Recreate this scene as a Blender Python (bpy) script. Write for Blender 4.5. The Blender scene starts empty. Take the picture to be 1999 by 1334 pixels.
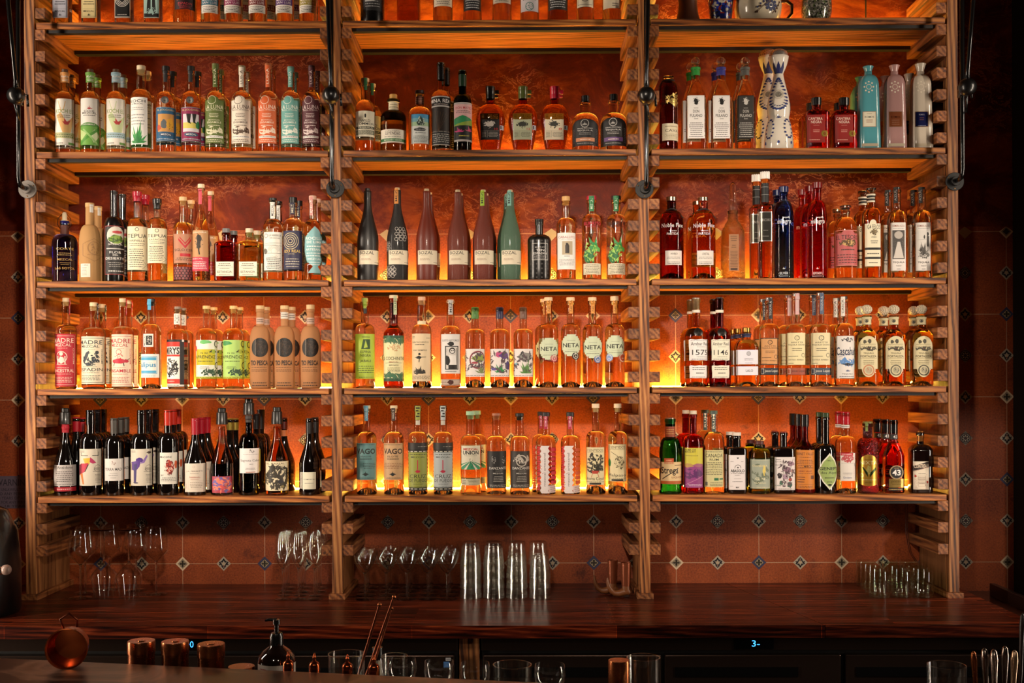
import bpy, bmesh, math, random
from mathutils import Vector, Matrix, Euler
from math import sin, cos, pi, atan2, asin, sqrt

# ------------------------------------------------------------------ camera, world, light, exposure
SC = bpy.context.scene
COL = SC.collection
F, HX, HY = 2201.5, 999.5, 752.2            # focal length and horizon of the level, shifted lens
CAM = Vector((.1043, -3.8457, 1.6)); YAW, ROLL = -.0080, -.0035
cd = bpy.data.cameras.new('camera'); cam = bpy.data.objects.new('camera', cd); COL.objects.link(cam)
_c, _s, _c2, _s2 = cos(YAW), sin(YAW), cos(ROLL), sin(ROLL)
_R = Vector((_c*_c2, -_s*_c2, _s2)); _U = Vector((-_s2*_c, _s2*_s, _c2)); _B = -Vector((_s, _c, 0))
cam.matrix_world = Matrix(((_R.x, _U.x, _B.x, CAM.x), (_R.y, _U.y, _B.y, CAM.y), (_R.z, _U.z, _B.z, CAM.z), (0, 0, 0, 1)))
cd.sensor_width = 36; cd.lens = F/1999*36; cd.shift_y = (HY-667)/1999; cd.clip_start = .05
SC.camera = cam
SC.view_settings.view_transform = 'Standard'; SC.view_settings.look = 'None'
SC.view_settings.gamma = 1; SC.view_settings.use_curve_mapping = False
SC.view_settings.exposure = 0.22
SC.cycles.max_bounces = 16; SC.cycles.transmission_bounces = 14; SC.cycles.glossy_bounces = 4
SC.cycles.diffuse_bounces = 3; SC.cycles.transparent_max_bounces = 40
SC.cycles.caustics_reflective = False; SC.cycles.caustics_refractive = True
SC.cycles.sample_clamp_indirect = 4.0; SC.cycles.blur_glossy = .6
SC.cycles.use_denoising = True; SC.cycles.use_adaptive_sampling = True
SC.cycles.adaptive_threshold = .02

w = bpy.data.worlds.new('room_dark'); SC.world = w; w.use_nodes = True
w.node_tree.nodes['Background'].inputs[0].default_value = (.9, .5, .3, 1)
w.node_tree.nodes['Background'].inputs[1].default_value = .006

def area(name, loc, aim, sx, sy, power, col, spread=180):
    l = bpy.data.lights.new(name, 'AREA'); l.shape = 'RECTANGLE'; l.size = sx; l.size_y = sy
    l.energy = power; l.color = col; l.spread = math.radians(spread)
    o = bpy.data.objects.new(name, l); COL.objects.link(o); o.location = loc
    o.rotation_euler = (Vector(aim)-Vector(loc)).to_track_quat('-Z', 'Y').to_euler(); return o
def spot(name, loc, aim, power, col, ang, rad=.05, blend=.5):
    l = bpy.data.lights.new(name, 'SPOT'); l.energy = power; l.color = col
    l.spot_size = math.radians(ang); l.spot_blend = blend; l.shadow_soft_size = rad
    o = bpy.data.objects.new(name, l); COL.objects.link(o); o.location = loc
    o.rotation_euler = (Vector(aim)-Vector(loc)).to_track_quat('-Z', 'Y').to_euler(); return o
WARM = (1, .83, .66)
area('tall_light_west', (-2.9, -1.25, 1.8), (-.4, .1, 1.8), .12, 2.9, 80, WARM)
area('tall_light_east', (2.9, -1.35, 1.8), (.5, .1, 1.8), .12, 2.9, 54, WARM)
spot('bar_light_west', (-.75, -4.1, 2.7), (-.5, -1.7, 1.05), 26, WARM, 34, .035, .8)
spot('bar_light_east', (.65, -4.1, 2.7), (.5, -1.7, 1.05), 20, WARM, 40, .035, .8)
spot('pool_light', (.05, -2.9, 2.65), (-.95, .1, 1.75), 340, WARM, 36, .1, 1)
spot('second_pool_light', (-.15, -2.9, 2.65), (.7, .1, 1.75), 290, WARM, 38, .1, 1)
spot('side_counter_light', (2.0, -1.6, 1.75), (1.78, .3, .98), 22, WARM, 32, .04, .6)
AMBER = (1, .56, .07)
STRIP = {0: 150, 1: 125, 2: 160, 3: 240, 4: 210}   # strength of the strip at the back of each shelf

# ------------------------------------------------------------------ colours and materials
def lin(h, a=1):
    h = h.lstrip('#'); v = [int(h[i:i+2], 16)/255 for i in (0, 2, 4)]
    return tuple([(x/12.92 if x <= .04045 else ((x+.055)/1.055)**2.4) for x in v]+[a])
_M = {}
def mat(name):
    m = bpy.data.materials.new(name); m.use_nodes = True
    return m, m.node_tree, m.node_tree.nodes['Principled BSDF']
def N(nt, t, **k):
    n = nt.nodes.new(t)
    for a, b in k.items():
        if a.startswith('i_'): n.inputs[int(a[2:]) if a[2:].isdigit() else a[2:].replace('_', ' ')].default_value = b
        else: setattr(n, a, b)
    return n
def P(hexc, rough=.5, metal=0, coat=0, spec=.5, bump=0, bscale=400):
    """plain coloured surface"""
    k = ('P', hexc, rough, metal, coat, spec, bump, bscale)
    if k not in _M:
        m, nt, b = mat('surface_'+hexc)
        b.inputs['Base Color'].default_value = lin(hexc); b.inputs['Roughness'].default_value = rough
        b.inputs['Metallic'].default_value = metal; b.inputs['Coat Weight'].default_value = coat
        b.inputs['Coat Roughness'].default_value = .08; b.inputs['Specular IOR Level'].default_value = spec
        tc = N(nt, 'ShaderNodeTexCoord'); no = N(nt, 'ShaderNodeTexNoise', i_Scale=bscale, i_Detail=3)
        nt.links.new(tc.outputs['Object'], no.inputs['Vector'])
        if bump:
            bp = N(nt, 'ShaderNodeBump', i_Strength=bump, i_Distance=.002)
            nt.links.new(no.outputs['Fac'], bp.inputs['Height']); nt.links.new(bp.outputs[0], b.inputs['Normal'])
        else:
            mr = N(nt, 'ShaderNodeMapRange'); mr.inputs[3].default_value = rough*.85; mr.inputs[4].default_value = min(1, rough*1.15)
            nt.links.new(no.outputs['Fac'], mr.inputs[0]); nt.links.new(mr.outputs[0], b.inputs['Roughness'])
        _M[k] = m
    return _M[k]
def G(hexc='fffdf6', ior=1.42, rough=0, bump=0, bscale=300):
    """glass, filled with something the colour of hexc"""
    k = ('G', hexc, ior, rough, bump, bscale)
    if k not in _M:
        m, nt, b = mat('glass_'+hexc)
        b.inputs['Base Color'].default_value = lin(hexc); b.inputs['Roughness'].default_value = rough
        b.inputs['Transmission Weight'].default_value = 1; b.inputs['IOR'].default_value = ior
        if bump:
            tc = N(nt, 'ShaderNodeTexCoord'); no = N(nt, 'ShaderNodeTexVoronoi', i_Scale=bscale)
            nt.links.new(tc.outputs['Object'], no.inputs['Vector'])
            bp = N(nt, 'ShaderNodeBump', i_Strength=bump, i_Distance=.003)
            nt.links.new(no.outputs['Distance'], bp.inputs['Height']); nt.links.new(bp.outputs[0], b.inputs['Normal'])
        _M[k] = m
    return _M[k]
def thin_glass(hexc='fdfdfb', base=.035, rough=.02):
    """blown glass so thin that it bends nothing: clear straight on, mirroring at the rim"""
    k = ('TG', hexc, base, rough)
    if k not in _M:
        m = bpy.data.materials.new('thin_glass'); m.use_nodes = True; nt = m.node_tree; nt.nodes.clear(); L = nt.links.new
        lw = N(nt, 'ShaderNodeLayerWeight', i_Blend=.5); pw = N(nt, 'ShaderNodeMath', operation='POWER', i_1=3.5); L(lw.outputs['Facing'], pw.inputs[0])
        mr = N(nt, 'ShaderNodeMapRange'); mr.inputs[3].default_value = base; mr.inputs[4].default_value = .9; L(pw.outputs[0], mr.inputs[0])
        t = N(nt, 'ShaderNodeBsdfTransparent'); t.inputs[0].default_value = lin(hexc)
        g = N(nt, 'ShaderNodeBsdfGlossy'); g.inputs['Roughness'].default_value = rough; g.inputs[0].default_value = (1, 1, 1, 1)
        mx = N(nt, 'ShaderNodeMixShader'); L(mr.outputs[0], mx.inputs[0]); L(t.outputs[0], mx.inputs[1]); L(g.outputs[0], mx.inputs[2])
        o = N(nt, 'ShaderNodeOutputMaterial'); L(mx.outputs[0], o.inputs[0]); _M[k] = m
    return _M[k]
def print_mat(metal=0, rough=.55, name='printed_paper'):
    m, nt, b = mat(name); a = N(nt, 'ShaderNodeAttribute', attribute_name='Col')
    nt.links.new(a.outputs['Color'], b.inputs['Base Color'])
    b.inputs['Roughness'].default_value = rough; b.inputs['Metallic'].default_value = metal
    return m
PRINT = print_mat(); FOILP = print_mat(.75, .3, 'printed_foil')
def wood(name, c1, c2, c3, axis='X', rough=.5, scale=1.0, streak=1.0, strips=0, coat=0):
    m, nt, b = mat(name); L = nt.links.new
    tc = N(nt, 'ShaderNodeTexCoord'); oi = N(nt, 'ShaderNodeObjectInfo')
    mp = N(nt, 'ShaderNodeMapping'); sc = [38*scale, 38*scale, 38*scale]; sc['XYZ'.index(axis)] = 2.2*scale
    mp.inputs['Scale'].default_value = sc
    ad = N(nt, 'ShaderNodeVectorMath', operation='ADD'); mu = N(nt, 'ShaderNodeVectorMath', operation='SCALE')
    mu.inputs[0].default_value = (7, 5, 9); L(oi.outputs['Random'], mu.inputs['Scale'])
    L(tc.outputs['Object'], ad.inputs[0]); L(mu.outputs[0], ad.inputs[1]); L(ad.outputs[0], mp.inputs[0])
    n1 = N(nt, 'ShaderNodeTexNoise', i_Scale=1.6, i_Detail=8, i_Roughness=.62, i_Distortion=1.2)
    n2 = N(nt, 'ShaderNodeTexWave', i_Scale=.9, i_Distortion=7, i_Detail=3, i_Detail_Scale=.6)
    n2.bands_direction = 'DIAGONAL'
    L(mp.outputs[0], n1.inputs['Vector']); L(mp.outputs[0], n2.inputs['Vector'])
    mx = N(nt, 'ShaderNodeMix', data_type='FLOAT'); mx.inputs[0].default_value = .2*streak
    L(n1.outputs['Fac'], mx.inputs[2]); L(n2.outputs['Fac'], mx.inputs[3])
    cr = N(nt, 'ShaderNodeValToRGB'); e = cr.color_ramp.elements
    e[0].position = .34; e[0].color = lin(c1); e[1].position = .68; e[1].color = lin(c3)
    q = e.new(.5); q.color = lin(c2); L(mx.outputs[0], cr.inputs[0]); out = cr.outputs[0]
    if strips:
        sx = N(nt, 'ShaderNodeSeparateXYZ'); L(tc.outputs['Object'], sx.inputs[0])
        br = N(nt, 'ShaderNodeTexBrick', i_Scale=1, offset=.37, squash=1)
        br.inputs['Color1'].default_value = (.4, .36, .34, 1); br.inputs['Color2'].default_value = (1.5, 1.4, 1.3, 1)
        br.inputs['Mortar'].default_value = (2.6, 2.1, 1.6, 1); br.inputs['Mortar Size'].default_value = .0012
        br.inputs['Brick Width'].default_value = .62; br.inputs['Row Height'].default_value = strips
        L(tc.outputs['Object'], br.inputs['Vector'])
        mm = N(nt, 'ShaderNodeMix', data_type='RGBA', blend_type='MULTIPLY'); mm.inputs[0].default_value = 1
        L(out, mm.inputs[6]); L(br.outputs['Color'], mm.inputs[7]); out = mm.outputs[2]
    hv = N(nt, 'ShaderNodeHueSaturation'); mr = N(nt, 'ShaderNodeMapRange'); mr.inputs[3].default_value = .72; mr.inputs[4].default_value = 1.2
    L(oi.outputs['Random'], mr.inputs[0]); L(mr.outputs[0], hv.inputs['Value']); L(out, hv.inputs['Color'])
    L(hv.outputs[0], b.inputs['Base Color'])
    b.inputs['Roughness'].default_value = rough; b.inputs['Coat Weight'].default_value = coat; b.inputs['Coat Roughness'].default_value = .15
    b.inputs['Specular IOR Level'].default_value = .25 if strips else .5
    bp = N(nt, 'ShaderNodeBump', i_Strength=.25, i_Distance=.001); L(mx.outputs[0], bp.inputs['Height']); L(bp.outputs[0], b.inputs['Normal'])
    return m

# ------------------------------------------------------------------ photograph <-> place
def inv(u, v, Y):
    """the point of the plane y=Y seen at photograph pixel (u, v)"""
    uu, vv = u-HX, v-HY
    a = (uu*_c2+vv*_s2)/F; b = (-uu*_s2+vv*_c2)/F
    y = Y-CAM.y; x = y*(a*_c+_s)/(_c-a*_s); yr = x*_s+y*_c
    return x+CAM.x, CAM.z-b*yr
def mpp(Y): return (Y-CAM.y)/F

# ------------------------------------------------------------------ objects
def link(o, parent=None):
    COL.objects.link(o)
    if parent: o.parent = parent
    return o
def tag(o, label, cat, group=None, kind=None):
    if kind: o['kind'] = kind
    if label: o['label'] = label
    if cat: o['category'] = cat
    if group: o['group'] = group
    return o
def thing(name, loc, label, cat, group=None, rz=0):
    o = bpy.data.objects.new(name, None); o.empty_display_size = .02; link(o); o.location = loc; o.rotation_euler = (0, 0, rz)
    return tag(o, label, cat, group)
def obj(name, bm, mats, parent=None, smooth=False, sharp=None):
    me = bpy.data.meshes.new(name); bm.normal_update(); bm.to_mesh(me); bm.free()
    for m in (mats if isinstance(mats, (list, tuple)) else [mats]): me.materials.append(m)
    if smooth:
        me.polygons.foreach_set('use_smooth', [True]*len(me.polygons))
        if sharp: me.set_sharp_from_angle(angle=math.radians(sharp))
    return link(bpy.data.objects.new(name, me), parent)
def dup(root, loc, label=None, cat=None, group=None, rz=None):
    r = root.copy(); link(r); r.location = loc
    if rz is not None: r.rotation_euler = (0, 0, rz)
    if label: r['label'] = label
    if group: r['group'] = group
    for ch in list(root.children):
        c = ch.copy(); link(c, r)
        for g in list(ch.children): link(g.copy(), c)
    return r
def box(bm, x0, x1, y0, y1, z0, z1, bev=0, mi=0):
    vs = [bm.verts.new((x, y, z)) for x in (x0, x1) for y in (y0, y1) for z in (z0, z1)]
    fs = []
    for f in ((0, 1, 3, 2), (4, 6, 7, 5), (0, 4, 5, 1), (2, 3, 7, 6), (0, 2, 6, 4), (1, 5, 7, 3)):
        q = bm.faces.new([vs[i] for i in f]); q.material_index = mi; fs.append(q)
    if bev:
        es = list({e for f in fs for e in f.edges})
        r = bmesh.ops.bevel(bm, geom=es, offset=bev, segments=2, affect='EDGES', profile=.5)
        for f in r['faces']: f.material_index = mi
    return fs
def boxo(name, x0, x1, y0, y1, z0, z1, m, parent=None, bev=.001):
    bm = bmesh.new(); box(bm, x0, x1, y0, y1, z0, z1, bev); return obj(name, bm, m, parent)
def tube(bm, pts, r, n=12, cap=True):
    pts = [Vector(p) for p in pts]; rr = r if isinstance(r, (list, tuple)) else [r]*len(pts)
    rings = []; up = None
    for i, p in enumerate(pts):
        t = (pts[min(i+1, len(pts)-1)]-pts[max(i-1, 0)]).normalized()
        if up is None: up = t.orthogonal().normalized()
        up = (up-t*up.dot(t)).normalized(); s = t.cross(up)
        rings.append([bm.verts.new(p+(up*cos(a)+s*sin(a))*rr[i]) for a in [2*pi*k/n for k in range(n)]])
    for a, b in zip(rings, rings[1:]):
        for k in range(n): bm.faces.new((a[k], a[(k+1) % n], b[(k+1) % n], b[k]))
    if cap: bm.faces.new(rings[0][::-1]); bm.faces.new(rings[-1])
def lathe(bm, prof, n=32, fx=1, fy=1, cx=0, cy=0, mi=0, sq=None):
    """revolve (r, z) points; r=0 closes on the axis. sq: list of (power, fy) per point"""
    rings = []
    for i, (r, z) in enumerate(prof):
        if r <= 1e-6: rings.append([bm.verts.new((cx, cy, z))]); continue
        pw, gy = sq[i] if sq else (2, fy)
        ring = []
        for k in range(n):
            a = 2*pi*(k+.5)/n; c, s = cos(a), sin(a); d = (abs(c)**pw+abs(s)**pw)**(-1/pw)
            ring.append(bm.verts.new((cx+r*fx*c*d, cy+r*gy*s*d, z)))
        rings.append(ring)
    for a, b in zip(rings, rings[1:]):
        for k in range(n):
            l = (k+1) % n
            if len(a) == 1 and len(b) == 1: break
            if len(a) == 1: f = (a[0], b[l], b[k])
            elif len(b) == 1: f = (a[k], a[l], b[0])
            else: f = (a[k], a[l], b[l], b[k])
            q = bm.faces.new(f); q.material_index = mi
    return rings
def ball(bm, c, r, n=14, m=10, sz=1):
    lathe(bm, [(r*sin(pi*i/m) if 0 < i < m else 0, c[2]-r*sz*cos(pi*i/m)) for i in range(m+1)], n, cx=c[0], cy=c[1])
def fix(bm): bmesh.ops.recalc_face_normals(bm, faces=bm.faces[:])

# ------------------------------------------------------------------ printed things
_T = {}
def glyphs(s, bold):
    k = (s, bold)
    if k not in _T:
        c = bpy.data.curves.new('t', 'FONT'); c.body = s; c.resolution_u = 2; c.offset = bold
        o = bpy.data.objects.new('t', c); m = bpy.data.meshes.new_from_object(o)
        vs = [(v.co.x, v.co.y) for v in m.vertices]; fs = [tuple(p.vertices) for p in m.polygons]
        bpy.data.objects.remove(o); bpy.data.curves.remove(c); bpy.data.meshes.remove(m)
        x0 = min(v[0] for v in vs); x1 = max(v[0] for v in vs); y0 = min(v[1] for v in vs); y1 = max(v[1] for v in vs)
        _T[k] = ([((x-x0)/(x1-x0), (y-y0)/(y1-y0)) for x, y in vs], fs)
    return _T[k]
def circ(cx, cy, rx, ry, n=18): return [(cx+rx*cos(2*pi*k/n), cy+ry*sin(2*pi*k/n)) for k in range(n)]
def expand(items, A):
    """items in 0..1 label space (y down, A = width/height) -> [(points, faces, colour)]"""
    out = []
    def poly(p, c): out.append((p, [tuple(range(len(p)))], c))
    for it in items:
        t = it[0]
        if t == 'r': _, a, b, c, d, col = it; poly([(a, b), (c, b), (c, d), (a, d)], col)
        elif t == 't':
            _, s, cx, cy, w, h, col = it[:7]; vs, fs = glyphs(s, it[7] if len(it) > 7 else .004)
            out.append(([(cx+(x-.5)*w, cy-(y-.5)*h) for x, y in vs], fs, col))
        elif t == 'tv':     # text running up the label
            _, s, cx, cy, w, h, col = it[:7]; vs, fs = glyphs(s, .004)
            out.append(([(cx+(.5-y)*w, cy+(.5-x)*h) for x, y in vs], fs, col))
        elif t == 'd':      # rows of print too small to read
            _, a, b, c, d, n, col = it[:7]; rnd = random.Random(int(a*97+b*131+n)); ps = []; fs = []
            for i in range(n):
                y = b+(d-b)*(i+.5)/n; h = (d-b)/n*.17; ind = (c-a)*rnd.uniform(0, .12); x = a+ind
                while x < c-ind:
                    x2 = min(c-ind, x+(c-a)*rnd.uniform(.04, .13)); k = len(ps)
                    ps += [(x, y-h), (x2, y-h), (x2, y+h), (x, y+h)]; fs.append((k, k+1, k+2, k+3)); x = x2+(c-a)*.028
            out.append((ps, fs, col))
        elif t == 'c': _, x, y, r, col = it; poly(circ(x, y, r, r*A), col)
        elif t == 'e': _, x, y, rx, ry, col = it; poly(circ(x, y, rx, ry), col)
        elif t == 'o':
            _, x, y, r, th, col = it; a = circ(x, y, r, r*A, 22); b = circ(x, y, r-th, (r-th)*A, 22)
            out.append((a+b, [(k, (k+1) % 22, 22+(k+1) % 22, 22+k) for k in range(22)], col))
        elif t == 'f':
            _, a, b, c, d, h, col = it; v = h*A
            for q in ((a, b, c, b+v), (a, d-v, c, d), (a, b, a+h, d), (c-h, b, c, d)):
                poly([(q[0], q[1]), (q[2], q[1]), (q[2], q[3]), (q[0], q[3])], col)
        elif t == 'p': poly(it[1], it[2])
        elif t == 'a':      # agave
            _, cx, cy, w, h, n, col = it[:7]; ps = []; fs = []
            for k in range(n):
                a = pi*(k+.5)/n; l = .75+.25*sin(a*3+k); tx, ty = cx+cos(a)*w/2*l, cy-sin(a)*h*l
                dx = w*.05; mx, my = (cx+tx)/2+cos(a)*w*.04, (cy+ty)/2; b = len(ps)
                ps += [(cx-dx*sin(a), cy), (mx-dx*sin(a), my-dx*cos(a)*A), (tx, ty), (mx+dx*sin(a), my+dx*cos(a)*A), (cx+dx*sin(a), cy)]
                fs.append((b, b+1, b+2, b+3, b+4))
            out.append((ps, fs, col))
        elif t == 's':      # scatter of small marks
            _, cx, cy, rx, ry, n, col, sd = it; rnd = random.Random(sd); ps = []; fs = []
            for k in range(n):
                a = rnd.uniform(0, 2*pi); q = sqrt(rnd.random()); x, y = cx+rx*q*cos(a), cy+ry*q*sin(a)
                e = rnd.uniform(.12, .32)*rx; g = rnd.uniform(.04, .12)*rx; th = rnd.uniform(0, pi); b = len(ps)
                for (i, j) in ((-e, 0), (0, -g), (e, 0), (0, g)): ps.append((x+i*cos(th)-j*sin(th), y+(i*sin(th)+j*cos(th))*A))
                fs.append((b, b+1, b+2, b+3))
            out.append((ps, fs, col))
        elif t == 'b':      # blob
            _, cx, cy, rx, ry, col, sd = it; rnd = random.Random(sd)
            poly([(cx+rx*cos(2*pi*k/14)*(q := rnd.uniform(.72, 1.05)), cy+ry*sin(2*pi*k/14)*q) for k in range(14)], col)
        elif t == 'l':      # line a-b
            _, x0, y0, x1, y1, th, col = it; dx, dy = x1-x0, (y1-y0)/A; L = sqrt(dx*dx+dy*dy) or 1; nx, ny = -dy/L*th/2, dx/L*th/2*A
            poly([(x0+nx, y0+ny), (x1+nx, y1+ny), (x1-nx, y1-ny), (x0-nx, y0-ny)], col)
    return out
SHAPES = {
    'rect': [(0, 0), (1, 0), (1, 1), (0, 1)],
    'arch': [(0, 1), (0, .3)]+[(.5-.5*cos(pi*k/12), .3-.3*sin(pi*k/12)) for k in range(1, 12)]+[(1, .3), (1, 1)],
    'oval': circ(.5, .5, .5, .5, 28),
    'dia': [(.5, 0), (.78, .22), (1, .5), (.78, .78), (.5, 1), (.22, .78), (0, .5), (.22, .22)],
    'fish': [(.5, 0), (.68, .08), (.95, .25), (1, .5), (.85, .75), (.62, .86), (.85, 1), (.2, 1), (.42, .86), (.15, .75), (0, .5), (.05, .25), (.35, .08)],
    'neta': [(.3, 0), (.7, 0), (.7, .08), (.82, .08), (.82, .17), (.9, .17), (.9, .27), (1, .27), (1, .73), (.9, .73), (.9, .83), (.82, .83), (.82, .92), (.7, .92), (.7, 1),
             (.3, 1), (.3, .92), (.18, .92), (.18, .83), (.1, .83), (.1, .73), (0, .73), (0, .27), (.1, .27), (.1, .17), (.18, .17), (.18, .08), (.3, .08)],
    'zig': [(.0 if k % 2 else .18, k/18) for k in range(19)]+[(.82 if k % 2 else 1, 1-k/18) for k in range(19)],
    'fort': [(0, .8), (0, .25)]+[(.5-.5*cos(pi*k/10), .25-.25*sin(pi*k/10)) for k in range(1, 10)]+[(1, .25), (1, .8), (.86, .8)]+[(.5+.36*cos(pi*k/10), .8+.2*sin(pi*k/10)) for k in range(1, 10)]+[(.14, .8)],
    'rag': [(0, .03), (.12, 0), (.3, .03), (.5, 0), (.72, .02), (1, 0), (.98, .3), (1, .6), (.97, .97), (.8, 1), (.6, .97), (.35, 1), (.1, .97), (.02, 1), (.03, .6), (0, .3)],
    'luna': [(0, .09), (.27, .09)]+[(.5-.23*cos(pi*k/8), .09-.09*sin(pi*k/8)) for k in range(1, 8)]+[(.73, .09), (1, .09), (1, 1), (0, 1)],
}
def printed(name, parent, w, h, items, surf, bg=None, shape='rect', cut=.004, mats=None, th=.0004, foil=False, vcut=None):
    """a flat design w x h metres bent on to surf(x, t, off): x from the middle, t up from the bottom"""
    A = w/h; lay = []
    if bg: lay.append((SHAPES[shape], [tuple(range(len(SHAPES[shape])))], bg))
    lay += expand(items, A)
    bm = bmesh.new(); cl = bm.verts.layers.float_color.new('Col')
    for i, (ps, fs, col) in enumerate(lay):
        c = lin(col); vs = []
        for x, y in ps:
            v = bm.verts.new(((x-.5)*w, (1-y)*h, th+min(i, 30)*.00004)); v[cl] = c; vs.append(v)
        for f in fs:
            try:
                q = bm.faces.new([vs[k] for k in f]); q.normal_update()
                if q.normal.z < 0: q.normal_flip()
            except ValueError: pass
    if cut:
        k = int(w/2/cut)
        for j in range(-k, k+1):
            bmesh.ops.bisect_plane(bm, geom=bm.verts[:]+bm.edges[:]+bm.faces[:], plane_co=(j*cut, 0, 0), plane_no=(1, 0, 0), dist=1e-7)
    if vcut:
        for j in range(1, int(h/vcut)+1):
            bmesh.ops.bisect_plane(bm, geom=bm.verts[:]+bm.edges[:]+bm.faces[:], plane_co=(0, j*vcut, 0), plane_no=(0, 1, 0), dist=1e-7)
    for v in bm.verts: v.co = surf(v.co.x, v.co.y, v.co.z)
    return obj(name, bm, mats or (FOILP if foil else PRINT), parent)
# ------------------------------------------------------------------ the room
W, D = 1.05, .30                      # bay width, shelf depth (wall plane y = D)
SHZ = [2.8456, 2.4031, 1.9606, 1.5919, 1.2231]; CTZ = .8707
GX, GZ, GP = .0667, 1.097, .1514      # grid of the printed tiles
TOPZ = GZ+GP*7.12                     # tiles end, plaster begins
PX = [-1.5*W, -.5*W, .5*W, 1.5*W]

def tile_mat():
    m, nt, b = mat('terracotta_tile'); L = nt.links.new
    tc = N(nt, 'ShaderNodeTexCoord')
    n1 = N(nt, 'ShaderNodeTexNoise', i_Scale=5, i_Detail=4); n2 = N(nt, 'ShaderNodeTexNoise', i_Scale=160, i_Detail=3, i_Roughness=.7)
    n3 = N(nt, 'ShaderNodeTexNoise', i_Scale=11, i_Detail=6, i_Roughness=.7)
    for n in (n1, n2, n3): L(tc.outputs['Object'], n.inputs['Vector'])
    cr = N(nt, 'ShaderNodeValToRGB'); e = cr.color_ramp.elements
    e[0].position = .36; e[0].color = lin('66250b'); e[1].position = .64; e[1].color = lin('ac5222')
    mx = N(nt, 'ShaderNodeMix', data_type='FLOAT'); mx.inputs[0].default_value = .55
    L(n1.outputs['Fac'], mx.inputs[2]); L(n2.outputs['Fac'], mx.inputs[3]); L(mx.outputs[0], cr.inputs[0])
    st = N(nt, 'ShaderNodeValToRGB'); s = st.color_ramp.elements
    s[0].position = .3; s[0].color = (.35, .28, .26, 1); s[1].position = .42; s[1].color = (1, 1, 1, 1)
    L(n3.outputs['Fac'], st.inputs[0])
    mm = N(nt, 'ShaderNodeMix', data_type='RGBA', blend_type='MULTIPLY'); mm.inputs[0].default_value = .8
    L(cr.outputs[0], mm.inputs[6]); L(st.outputs[0], mm.inputs[7]); L(mm.outputs[2], b.inputs['Base Color'])
    b.inputs['Roughness'].default_value = .55
    bp = N(nt, 'ShaderNodeBump', i_Strength=.2, i_Distance=.001); L(n2.outputs['Fac'], bp.inputs['Height']); L(bp.outputs[0], b.inputs['Normal'])
    return m
def plaster_mat():
    m, nt, b = mat('polished_plaster'); L = nt.links.new
    tc = N(nt, 'ShaderNodeTexCoord'); mp = N(nt, 'ShaderNodeMapping'); mp.inputs['Scale'].default_value = (1, 1, 1.6)
    L(tc.outputs['Object'], mp.inputs[0])
    n1 = N(nt, 'ShaderNodeTexNoise', i_Scale=4.5, i_Detail=9, i_Roughness=.7, i_Distortion=.6)
    n2 = N(nt, 'ShaderNodeTexNoise', i_Scale=13, i_Detail=9, i_Roughness=.72, i_Distortion=.9)
    n4 = N(nt, 'ShaderNodeTexNoise', i_Scale=2.2, i_Detail=2)
    for n in (n1, n2, n4): L(mp.outputs[0], n.inputs['Vector'])
    cr = N(nt, 'ShaderNodeValToRGB'); e = cr.color_ramp.elements
    e[0].position = .36; e[0].color = lin('4c1406'); e[1].position = .64; e[1].color = lin('9c4c1c')
    q = e.new(.5); q.color = lin('6a220b'); L(n1.outputs['Fac'], cr.inputs[0])
    # pale scrapes: thin bands where the fine noise crosses one value
    ab = N(nt, 'ShaderNodeMath', operation='SUBTRACT', i_1=.52); L(n2.outputs['Fac'], ab.inputs[0])
    a2 = N(nt, 'ShaderNodeMath', operation='ABSOLUTE'); L(ab.outputs[0], a2.inputs[0])
    r1 = N(nt, 'ShaderNodeMapRange'); r1.inputs[1].default_value = .016; r1.inputs[2].default_value = .002; L(a2.outputs[0], r1.inputs[0])
    r2 = N(nt, 'ShaderNodeMapRange'); r2.inputs[1].default_value = .46; r2.inputs[2].default_value = .68; L(n4.outputs['Fac'], r2.inputs[0])
    mu = N(nt, 'ShaderNodeMath', operation='MULTIPLY'); L(r1.outputs[0], mu.inputs[0]); L(r2.outputs[0], mu.inputs[1])
    mm = N(nt, 'ShaderNodeMix', data_type='RGBA'); L(mu.outputs[0], mm.inputs[0]); L(cr.outputs[0], mm.inputs[6])
    mm.inputs[7].default_value = lin('dc9468'); L(mm.outputs[2], b.inputs['Base Color'])
    rr = N(nt, 'ShaderNodeMapRange'); rr.inputs[3].default_value = .42; rr.inputs[4].default_value = .7; b.inputs['Specular IOR Level'].default_value = .3; L(n1.outputs['Fac'], rr.inputs[0]); L(rr.outputs[0], b.inputs['Roughness'])
    bp = N(nt, 'ShaderNodeBump', i_Strength=.5, i_Distance=.003); L(n2.outputs['Fac'], bp.inputs['Height']); L(bp.outputs[0], b.inputs['Normal'])
    return m
OAK = wood('oak_post', '3a1c0c', '8c5228', 'bc8048', 'Z', .55, 1, 1)
OAKX = wood('oak_shelf', '42200c', '965424', 'bc7a3c', 'X', .5, 1, 1)
OAKY = wood('oak_cleat', '44220f', '804822', 'a0683a', 'Y', .55, .9, .8)
WALNUT = wood('walnut_worktop', '160502', '4a180a', '8e3e20', 'X', .3, 1, .7, .032, 0)
BLACK = P('0b0908', .4, coat=.3); BLACKM = P('15110f', .6); OAKP = wood('oak_panel', '6a3c1c', '85522a', '966236', 'Z', .6, .5, .3); STEEL = P('2b2725', .35, .9)
FRIDGE = P('57453c', .24, .9)

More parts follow.
